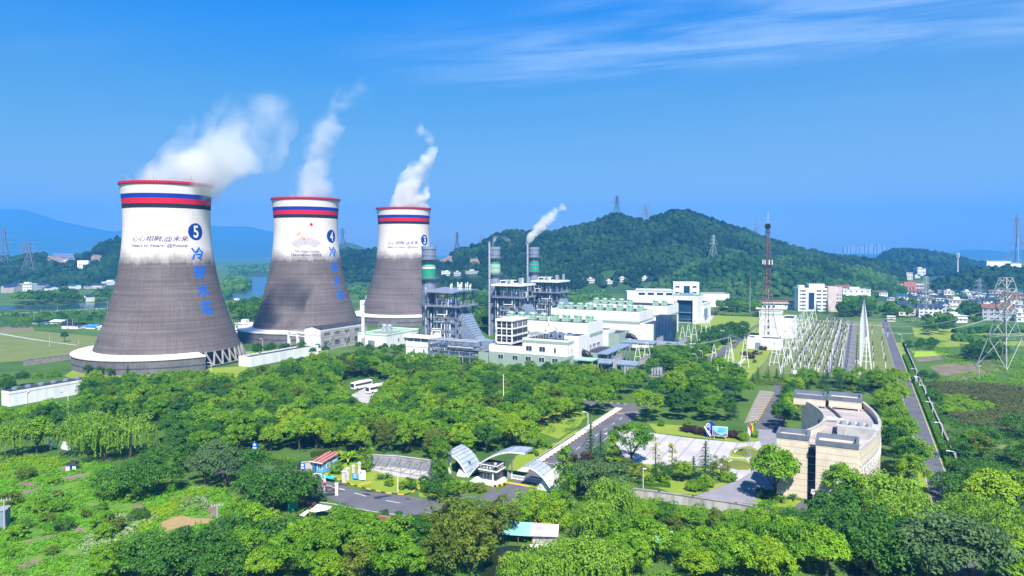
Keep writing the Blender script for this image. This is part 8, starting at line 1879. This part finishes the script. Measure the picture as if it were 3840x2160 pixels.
for i, (p, L) in enumerate(((Z2(1150, 655), 2.2), (Z2(1215, 650), 2.4), (Z4(335, 905), 2.2), (Z4(190, 915), 2.0), (Z4(250, 925), 2.4))): frond_plant('sago_palm', f'dark sago palm, {("by the carport", "by the carport, inner one", "before the stone office, nearer the door", "before the stone office, outer one", "before the stone office, middle one")[i]}', pix(*p), 26, L, .16, .7, 'leaf_dark', .55, 'sago palms')
# --- hedges
def hedge(label, pts, w, h, mat='leaf_mid', size=.26, dens=26, z0=0.0, grp='clipped hedges'):
 r = thing('hedge', label, 'hedge', pts[0], 0, grp); core = MB(); P, Nn = [], []
 for p, q in zip(pts, pts[1:]):
  d = q - p; L = d.length; a = math.atan2(d.y, d.x); c = (p + q) / 2 - pts[0]; core.rbox((c.x, c.y, h * .48), (L, w * .84, h * .9), a)
  dr = np.array([math.cos(a), math.sin(a), 0]); sd = np.array([-math.sin(a), math.cos(a), 0]); n = int(L * (w + 2 * h) * dens); t = rng.uniform(0, L, n); s = rng.uniform(-h - w / 2, h + w / 2, n)
  off = np.clip(s, -w / 2, w / 2); z = h - np.maximum(np.abs(s) - w / 2, 0); base = np.array((p - pts[0])[:])
  P.append(base + dr * t[:, None] + sd * off[:, None] + np.stack([np.zeros(n), np.zeros(n), z], 1) + rng.normal(scale=.07, size=(n, 3)))
  nn = np.where((np.abs(s) < w / 2)[:, None], np.array([0, 0, 1.0]), sd * np.sign(s)[:, None]); Nn.append(unit(nn + rng.normal(scale=.45, size=(n, 3))))
 P, Nn = np.concatenate(P), np.concatenate(Nn); v, f = cards(P, Nn, size, .7); np_mesh('foliage', v, f, M[mat], rng.uniform(0, 1, len(f)), False, r)
 core.build('inner_branches', M['hillground'], r); return r
hedge('long clipped hedge between the wall road and its boundary wall', [ab(4.9, b) for b in (-75, -20, 40, 110, 175, 260)], 2.2, 1.3, 'leaf_mid', .34, 14)
hedge('clipped hedge along the side road below the grove', [pix(*Z2(x, y)) for x, y in ((60, 480), (250, 520), (500, 566))], 2.6, 2.2, 'leaf_mid')
hedge('clipped hedge behind the blue hut', [pix(*Z2(x, y)) for x, y in ((590, 470), (700, 445), (860, 420), (980, 410))], 1.6, 1.6, 'leaf_olive')
hedge('low clipped hedge curving along the plaza garden', [pix(*Z3b(x, y)) for x, y in ((160, 975), (300, 1010), (450, 1040), (690, 1055))], 1.4, .9, 'leaf_mid')
hedge('short clipped hedge beside dome bush on entrance lawn', [pix(2008, 1700), pix(2016, 1712)], 1.0, 1.0, 'leaf_mid'); hedge('low hedge before the guard house steps', [pix(1720, 1828), pix(1765, 1830), pix(1818, 1826)], 2.4, 1.0, 'leaf_mid')
hedge('low hedge along the garden road bend', [pix(2590, 1345), pix(2650, 1325), pix(2690, 1302)], 2.0, 1.2, 'leaf_mid', .4, 10); hedge('round hedge ring of the big garden lawn', [pix(2740 + 60 * math.cos(t) + 20, 1176 + 9 * math.sin(t)) for t in np.linspace(0, 6.28, 15)], 3, 1.2, 'leaf_mid', .5, 5)
# --- ground cover that nobody could count
def cover(name, label, pts, n, per, rad, size, mat, zr=(0, .5), holes=()):
 poly = wpoly(pts); xs, ys = [p[0] for p in poly], [p[1] for p in poly]; P = []
 hl = [wpoly(h) for h in holes]
 while len(P) < n:
  p = (random.uniform(min(xs), max(xs)), random.uniform(min(ys), max(ys)))
  if inside(p, poly) and not any(inside(p, h) for h in hl) and not any(inside(p, q) for q in ROADP): P.append((p[0], p[1], random.uniform(*zr)))
 P = np.array(P); g_ = np.array([mnoise.noise(Vector((x / 7, y / 7, 2))) for x, y, z in P]); keep = g_ > -.28; P = P[keep]
 V, Fq, T = clumps(P, rad * rng.uniform(.6, 1.3, len(P)), per, size, .8, .6); T = np.clip(T * .6 + np.repeat(.4 * (g_[keep] + .4), per), 0, 1); V[:, 2] = np.maximum(V[:, 2], .04)
 return tag(np_mesh(name, V, Fq, M[mat], T), label, None, None, 'stuff')
SOILP = [zp(Z1, [(415, 790), (560, 760), (600, 785), (430, 810)]), zp(Z1, [(130, 820), (260, 815), (230, 845), (140, 845)]), zp(Z1, [(30, 915), (270, 855), (290, 870), (60, 925)]), zp(Z1, [(165, 1222), (450, 1148), (475, 1158), (200, 1235)]), zp(Z1, [(1380, 990), (1450, 955), (1480, 1050), (1400, 1065)]), zp(Z1, [(480, 1125), (530, 1105), (580, 1160), (500, 1160)]), zp(Z1, [(90, 1390), (260, 1330), (320, 1345), (170, 1400)]), zp(Z1, [(395, 730), (450, 700), (460, 740), (410, 750)]), zp(Z1, [(890, 970), (930, 960), (1000, 1000), (930, 1000)])]
for p in SOILP: poly_sheet('garden_bed', p, .03, M['soil'])
M['straw'] = pmat('dry_straw', (.36, .25, .11), (.24, .17, .08), .95, 1.2, bump=.5)
STRAW = zp(Z1, [(1055, 1095), (1200, 1040), (1290, 1060), (1430, 1068), (1440, 1095), (1200, 1125), (1110, 1150)]); poly_sheet('straw_patch', STRAW, .035, M['straw'])
M['leaf_veg'] = leaf_mat('vegetable_leaves', (.045, .23, .006), (.19, .46, .012), .3); M['leaf_pale'] = leaf_mat('pale_broad_leaves', (.16, .26, .09), (.30, .40, .16), .3)
LEFTG = [(-20, 1740), (150, 1720), (380, 1735), (640, 1810), (860, 1840), (900, 1880), (880, 2000), (560, 2060), (420, 2170), (-20, 2200)]
M['veg_ground'] = pmat('garden_ground', (.05, .15, .010), (.13, .22, .025), .95, .25, bump=.5, bscale=2.5); poly_sheet('garden_ground', LEFTG, .02, M['veg_ground'])
cover('garden_greens', 'mixed vegetable plots and weeds of the gardens', LEFTG, 3000, 22, .75, .34, 'leaf_veg', (0, .35), SOILP + [STRAW])
cover('flowering_crop', 'yellow flowering patch in the gardens', zp(Z1, [(-20, 660), (200, 640), (420, 660), (400, 720), (100, 800), (-20, 820)]), 420, 20, .7, .32, 'leaf_yellow', (.1, .7)); cover('flowering_crop', 'yellow green patch of the gardens by the straw', zp(Z1, [(900, 1040), (1060, 1000), (1350, 860), (1400, 900), (1180, 1030), (1060, 1080), (950, 1180)]), 380, 20, .8, .34, 'leaf_yellow', (.1, .6)); cover('bean_bed', 'dark green bean bed in rows', zp(Z1, [(60, 1150), (420, 1095), (470, 1140), (110, 1220)]), 420, 20, .5, .3, 'leaf_mid', (.1, .3))
cover('garden_weeds', 'taller dark weeds among the vegetable plots', LEFTG, 700, 26, .9, .36, 'leaf_mid', (.1, .7), SOILP + [STRAW])
cover('broad_leaf_crop', 'pale broad leaved crop in the gardens', zp(Z1, [(740, 1050), (1030, 1040), (1040, 1090), (880, 1180), (560, 1310), (520, 1260)]), 320, 12, .8, .6, 'leaf_pale', (.1, .6)); cover('broad_leaf_crop', 'pale broad leaved crop by the dirt circle', zp(Z1, [(1190, 940), (1390, 920), (1390, 1000), (1230, 1000)]), 150, 12, .8, .6, 'leaf_pale', (.1, .6))
cover('undergrowth', 'rough bushes of the bank below the wall', [(1690, 1870), (1900, 1880), (2180, 1900), (2350, 1860), (2600, 1895), (2900, 1940), (3060, 1950), (3060, 2120), (2900, 2200), (2300, 2200), (2150, 2020), (1800, 1990)], 1900, 24, 1.0, .38, 'leaf_mid', (.1, .9), [[(1890, 2050), (1890, 1960), (2100, 1950), (2120, 2070)]])
cover('undergrowth', 'rough bushes along the near edge', [(840, 2200), (840, 1960), (1150, 1930), (1400, 1990), (1750, 1960), (1790, 2060), (1790, 2200)], 900, 24, 1.1, .38, 'leaf_dark', (.1, 1.0))
cover('undergrowth', 'dark undergrowth beneath the grove', GROVE, 1500, 22, 1.1, .45, 'leaf_dark', (.1, .9), [[tuple(x) for x in [(1285, 1500), (1300, 1440), (1420, 1410), (1480, 1425), (1470, 1460), (1390, 1480), (1380, 1560), (1330, 1570)]]])
RIGHTS = [(3455, 1440), (3560, 1440), (3640, 1460), (3860, 1470), (3900, 2100), (3640, 2000), (3560, 1830), (3500, 1640)]
cover('scrub', 'rough green scrub beyond the boundary wall', RIGHTS, 2600, 24, 1.1, .42, 'leaf_dark', (.1, .8), [E_([(1110, 1120), (1423, 1080), (1480, 1140), (1160, 1165)])])
cover('scrub', 'brownish scrub belt beyond the ploughed field', E_([(430, 510), (760, 500), (1423, 545), (1500, 740), (1210, 740), (900, 640), (620, 610)]), 1500, 24, 1.2, .45, 'leaf_brown', (.2, 1.4)); cover('scrub', 'brownish scrub below the yellow bushes', E_([(640, 800), (920, 800), (1423, 700), (1500, 1010), (1200, 960), (820, 900)]), 1200, 24, 1.1, .42, 'leaf_brown', (.2, 1.0))
cover('bush_rows', 'yellow green nursery bushes in rows', E_([(600, 620), (760, 605), (1000, 670), (1210, 740), (900, 790), (660, 790)]), 420, 40, 1.0, .36, 'leaf_yellow', (.3, 1.0)); cover('field_weeds', 'weeds along fields by the biggest pylon', [(3440, 1270), (3620, 1345), (3840, 1330), (3880, 1460), (3640, 1455), (3460, 1420), (3600, 1400), (3700, 1390), (3560, 1362)], 1200, 20, 1.1, .5, 'leaf_mid', (0, .6))
cover('tall_grass', 'tall grass strip before the switchyard', [(2560, 1420), (2800, 1425), (3380, 1432), (3380, 1455), (2900, 1452), (2560, 1440)], 1300, 20, .8, .4, 'leaf_olive', (0, .5)); cover('lotus_leaves', 'blue green lotus leaves in a tiny pond', E_([(1080, 1180), (1270, 1165), (1265, 1250), (1110, 1270)]), 120, 10, .8, .8, 'leaf_grey', (.3, .7))
cover('river_reeds', 'reeds and bushes of the river banks', [(0, 1168), (420, 1160), (420, 1225), (0, 1232)], 1100, 18, 2.2, .9, 'leaf_dark', (.1, 1.2))
def valley(name, label, pts, n, rr):
 poly = wpoly(pts); xs, ys = [p[0] for p in poly], [p[1] for p in poly]; P = []
 while len(P) < n:
  p = (random.uniform(min(xs), max(xs)), random.uniform(min(ys), max(ys)))
  if inside(p, poly) and mnoise.noise(Vector((p[0] / 45, p[1] / 45, 7))) > -.05: P.append((p[0], p[1], -.8))
 r = rng.uniform(*rr, n); V, Fq, T = blobs(np.array(P), r, r * rng.uniform(1.3, 1.9, n)); return tag(np_mesh(name, V, Fq, M['farwood'], T), label, None, None, 'stuff')
valley('valley_wood', 'trees and hedges of the valley under the hill', [(1670, 1130), (1670, 1075), (2400, 1062), (2420, 1098), (1850, 1120)], 900, (2.5, 5)); valley('valley_wood', 'trees beyond the river under the ridge', [(0, 1095), (0, 1062), (430, 1050), (440, 1085)], 260, (3, 6)); valley('valley_wood', 'wooded banks of the wide river', [(850, 1035), (1100, 1022), (1160, 1010), (1160, 990), (850, 1000)], 330, (4, 8)); valley('valley_wood', 'wooded spit in the wide river', [(850, 1130), (850, 1048), (885, 1050), (938, 1060), (940, 1072), (925, 1090), (870, 1098)], 220, (4, 8))
valley('valley_wood', 'trees among the village houses', [(3270, 1180), (3400, 1110), (3840, 1090), (3900, 1190), (3560, 1215)], 260, (2.2, 4.2)); valley('valley_wood', 'scrub of the fields by the village', [(3560, 1235), (3840, 1225), (3860, 1275), (3580, 1290)], 300, (1.6, 3)); valley('valley_wood', 'trees behind the turbine halls', [(1700, 1175), (2280, 1100), (2330, 1112), (1900, 1170)], 200, (2, 4)); valley('valley_wood', 'trees behind the third cooling tower', [(1300, 1110), (1340, 1052), (1660, 1052), (1660, 1085), (1420, 1150)], 260, (3, 5.5)); valley('valley_wood', 'trees at the foot of the hill by the pavilion', [(2640, 1110), (3000, 1104), (3280, 1110), (3280, 1135), (3150, 1130), (2990, 1122), (2660, 1122)], 220, (3, 5))
# unused patterns are removed
for k_, L in ARCH.items():
 for a in L:
  if a.name not in USED:
   for c in list(a.children): bpy.data.objects.remove(c)
   bpy.data.objects.remove(a)
# --- every plant's label: its look, its rank, its neighbour
LAND = [('the blue hut', Z2(640, 560)), ('the open carport', Z2(1330, 590)), ('the guard house', (1850, 1800)), ('the fin sign', (2661, 1641)), ('the flagpoles', (2808, 1718)), ('the stone office', (3060, 1760)), ('the pond shack', (1990, 2030)), ('the garden hut', Z1(485, 735)), ('the straw patch', Z1(1250, 1090)), ('the dirt circle', Z1(1430, 1010)), ('the coaches', (1380, 1462)), ('the long fan house', (190, 1500)), ('the tall lamp mast', (1888, 1560)), ('the biggest pylon', (3766, 1376)), ('the round basin', (560, 1390)), ('the pump house', (960, 1380)), ('the scaffolded hall', (1240, 1330)), ('the pipe rack', (1700, 1330)), ('the green annex', (2000, 1370)), ('the side gate', Z2(640, 790)), ('the twin arm pole', (1080, 2035)), ('the bare office road', (2890, 1540)), ('the pale tarpaulin', (2492, 2046)), ('the office road lamp', (3583, 1762)), ('the wall end post', (3434, 1438)), ('the yellow box junction', (2345, 1520)), ('the treetop utility pole', (2363, 2076)), ('the globe lamp', (3048, 1932)), ('the red flower boxes', (1450, 1950)), ('the lattice mast', (2875, 1288)), ('the relay house', (2850, 1306)), ('the second basin', (1140, 1300)), ('the staff block', (3060, 1167)), ('the village pylon', (3470, 1214)), ('the river house', (318, 1131)), ('the dark slim posts', (915, 1226)), ('the first boiler', (1700, 1250)), ('the spire row', (3242, 1420)), ('the transformers', (2460, 1330)), ('the road sign', Z2(122, 470)), ('the garden pole', (815, 1992)), ('the edge pole', (17, 1996)), ('the punt', (1904, 2108)), ('the grey wall bit', (220, 1682)), ('the plaza', (2600, 1690)), ('the middle canopy', (1900, 1770)), ('the glass block', (2500, 1300)), ('the parking place', (2850, 1520)), ('the lotus pond', (3740, 1710)), ('the straw field', (3780, 1680)), ('the rice field', (3490, 1325)), ('the shaded forecourt', (1340, 1540)), ('the blue headed lamp', (892, 1640)), ('the hut lamp', (256, 1560))]
SIDES = ('behind', 'in front of', 'towards the towers from', 'towards the pylon from')
def name_plants():
 lp = [(n, pix(*p).xy) for n, p in LAND]; K = {}
 for o, key, p in PLANTED:
  kk = TONE[key]
  K.setdefault(kk, []).append((o, p.xy))
 for kk, L in K.items():
  rank = {}
  for n, q in lp:
   sec = {0: [], 1: [], 2: [], 3: []}
   for i, (o, p) in enumerate(L):
    d = p - q; s = (0 if d.y > 0 else 1) if abs(d.y) >= abs(d.x) else (2 if d.x < 0 else 3); sec[s].append((d.length, i))
   for s, lst in sec.items():
    for r_, (dd, i) in enumerate(sorted(lst)):
     c = (r_ + dd / 400, r_, n, s)
     if i not in rank or c < rank[i]: rank[i] = c
  for i, (o, p) in enumerate(L):
   _, r_, n, s = rank[i]; o['label'] = f'{kk}, {ORD[r_] if r_ < 20 else "farther"} outward {SIDES[s]} {n}'
name_plants()
print('plants', len(PLANTED))
# ================================================================== steam
def plume(label, pts, dens, seed, noise_sc=.05, soft=.55, thr=.42, name='steam_plume', col=(1, 1, 1)):
 """pts: (px, py, D, radius m) along the plume; a soft cloud with torn edges"""
 P = [(at_depth(px, py, D), r) for px, py, D, r in pts]; rs = random.Random(seed); sph = []
 for (p, r), (q, r2) in zip(P, P[1:]):
  n = max(2, int((q - p).length / (.45 * min(r, r2))))
  for i in range(n): t = i / n; sph.append((p.lerp(q, t), r + (r2 - r) * t))
 sph.append(P[-1])
 sph2 = []
 for c, r in sph:
  sph2.append((c, r * .8))
  for _ in range(3): d = Vector((rs.gauss(0, 1), rs.gauss(0, .8), rs.gauss(0, 1))).normalized(); sph2.append((c + d * r * .55, r * rs.uniform(.4, .62)))
 base = P[0][0]; lo_z = base.z
 V, Fq = [], []; iv, if_ = ico(2)
 for c, r in sph2: b = len(V); V += [(c + Vector(x) * r - base)[:] for x in iv]; Fq += [tuple(int(j) + b for j in f) for f in if_]
 me = bpy.data.meshes.new(name); me.from_pydata(V, [], Fq); me.update(); o = bpy.data.objects.new(name, me); C.objects.link(o); o.location = base
 rm = o.modifiers.new('union', 'REMESH'); rm.mode = 'VOXEL'; rm.voxel_size = max(.35, min(r for c, r in sph2) * .3)
 bpy.context.view_layer.update(); me2 = bpy.data.meshes.new_from_object(o.evaluated_get(bpy.context.evaluated_depsgraph_get())); o.modifiers.clear(); o.data = me2; bpy.data.meshes.remove(me)
 me2.name = name
 m = bpy.data.materials.new('steam'); m.use_nodes = True; t = m.node_tree; t.nodes.clear(); L = t.links.new
 out = t.nodes.new('ShaderNodeOutputMaterial'); pv_ = t.nodes.new('ShaderNodeVolumePrincipled'); L(pv_.outputs[0], out.inputs['Volume'])
 tc = t.nodes.new('ShaderNodeTexCoord'); no = t.nodes.new('ShaderNodeTexNoise'); no.inputs['Scale'].default_value = noise_sc; no.inputs['Detail'].default_value = 4.5; no.inputs['Roughness'].default_value = .55; no.inputs['Distortion'].default_value = .6
 mp = t.nodes.new('ShaderNodeMapping'); mp.inputs['Location'].default_value = (seed * 3.1, seed * 1.7, 0); L(tc.outputs['Object'], mp.inputs[0]); L(mp.outputs[0], no.inputs['Vector'])
 # soft falloff from the plume's spine
 f = None; sep = tc.outputs['Object']
 step = max(1, len(sph) // 13); keys = sph[::step]
 for c, r in keys:
  d = t.nodes.new('ShaderNodeVectorMath'); d.operation = 'DISTANCE'; L(sep, d.inputs[0]); d.inputs[1].default_value = (c - base)[:]
  v_ = math_n(t, 'SUBTRACT', 1, math_n(t, 'DIVIDE', d.outputs['Value'], r * 1.12)); f = v_ if f is None else math_n(t, 'SMOOTH_MAX', f, v_, .25)
 hgt_ = t.nodes.new('ShaderNodeSeparateXYZ'); L(sep, hgt_.inputs[0])
 f = math_n(t, 'SUBTRACT', f, math_n(t, 'MULTIPLY', hgt_.outputs[2], .15 / max((c - base).z for c, r in sph)))
 a = math_n(t, 'ADD', math_n(t, 'MULTIPLY', f, soft), math_n(t, 'MULTIPLY', math_n(t, 'SUBTRACT', no.outputs[0], .5), 1.5))
 mr = t.nodes.new('ShaderNodeMapRange'); mr.interpolation_type = 'SMOOTHSTEP'; L(a, mr.inputs[0]); mr.inputs[1].default_value = thr - .32; mr.inputs[2].default_value = thr + .22
 sp_ = t.nodes.new('ShaderNodeSeparateXYZ'); L(sep, sp_.inputs[0]); top = max((c - base).z for c, r in sph); hz = t.nodes.new('ShaderNodeMapRange'); L(sp_.outputs[2], hz.inputs[0]); hz.inputs[1].default_value = 0; hz.inputs[2].default_value = top; hz.inputs[3].default_value = 1; hz.inputs[4].default_value = .28
 L(math_n(t, 'MULTIPLY', math_n(t, 'MULTIPLY', mr.outputs[0], hz.outputs[0]), dens), pv_.inputs['Density']); pv_.inputs['Color'].default_value = (*col, 1); pv_.inputs['Anisotropy'].default_value = .2
 pv_.inputs['Emission Strength'].default_value = 0
 me2.materials.clear(); me2.materials.append(m); return tag(o, label, 'steam')
plume('broad white steam plume drifting from the cooling tower with badge 5', [(560, 700, 403, 15), (660, 690, 403, 24), (730, 630, 405, 25), (800, 560, 405, 28), (880, 500, 405, 30), (960, 450, 405, 26), (1000, 400, 405, 18)], .17, 1, .04)
plume('tall thin steam plume rising from the cooling tower with badge 4', [(1165, 755, 518, 20), (1175, 690, 518, 20), (1190, 610, 518, 18), (1215, 520, 518, 17), (1255, 440, 518, 13), (1305, 370, 518, 16), (1350, 330, 518, 13)], .13, 2, .05)
plume('short bright steam plume over the cooling tower with badge 3', [(1518, 795, 632, 21), (1535, 735, 632, 19), (1555, 675, 632, 17), (1590, 625, 632, 10), (1620, 560, 632, 8), (1612, 510, 632, 8), (1575, 485, 632, 7)], .5, 3, .055, thr=.36)
plume('small white plume blowing off the thin pipe beside dark banded stack', [(1977, 912, 584, 2.4), (1990, 888, 584, 4.5), (2015, 860, 584, 6), (2050, 830, 584, 6), (2080, 798, 584, 6), (2110, 778, 584, 5)], 1.1, 4, .14, name='smoke_plume', thr=.34)
plume('faint wisp of smoke at the thin pipe by the pale green stack', [(1846, 920, 521, 1.6), (1848, 905, 521, 2.2), (1858, 892, 521, 2.6), (1880, 888, 521, 2.8), (1900, 900, 521, 3)], .7, 5, .2, name='smoke_plume', thr=.38)
plume('faint grey smoke rising behind the middle turbine hall by the hill', [(2415, 1095, 760, 2.5), (2428, 1070, 760, 4), (2445, 1045, 760, 5)], .15, 6, .12, name='smoke_plume', col=(.7, .7, .75))
# ================================================================== air
def haze():
 m = bpy.data.materials.new('haze_air'); m.use_nodes = True; t = m.node_tree; t.nodes.clear()
 o = t.nodes.new('ShaderNodeOutputMaterial'); p = t.nodes.new('ShaderNodeVolumePrincipled')
 p.inputs['Color'].default_value = (.07, .37, .92, 1); p.inputs['Density'].default_value = HAZE_D; p.inputs['Anisotropy'].default_value = 0.0
 t.links.new(p.outputs[0], o.inputs['Volume'])
 b = MB(); b.box(-9400, 9400, -100, 9400, -1.5, HAZE_TOP); tag(b.build('haze', m), None, None, None, 'stuff')
HAZE_D, HAZE_TOP = .00017, 640
haze()
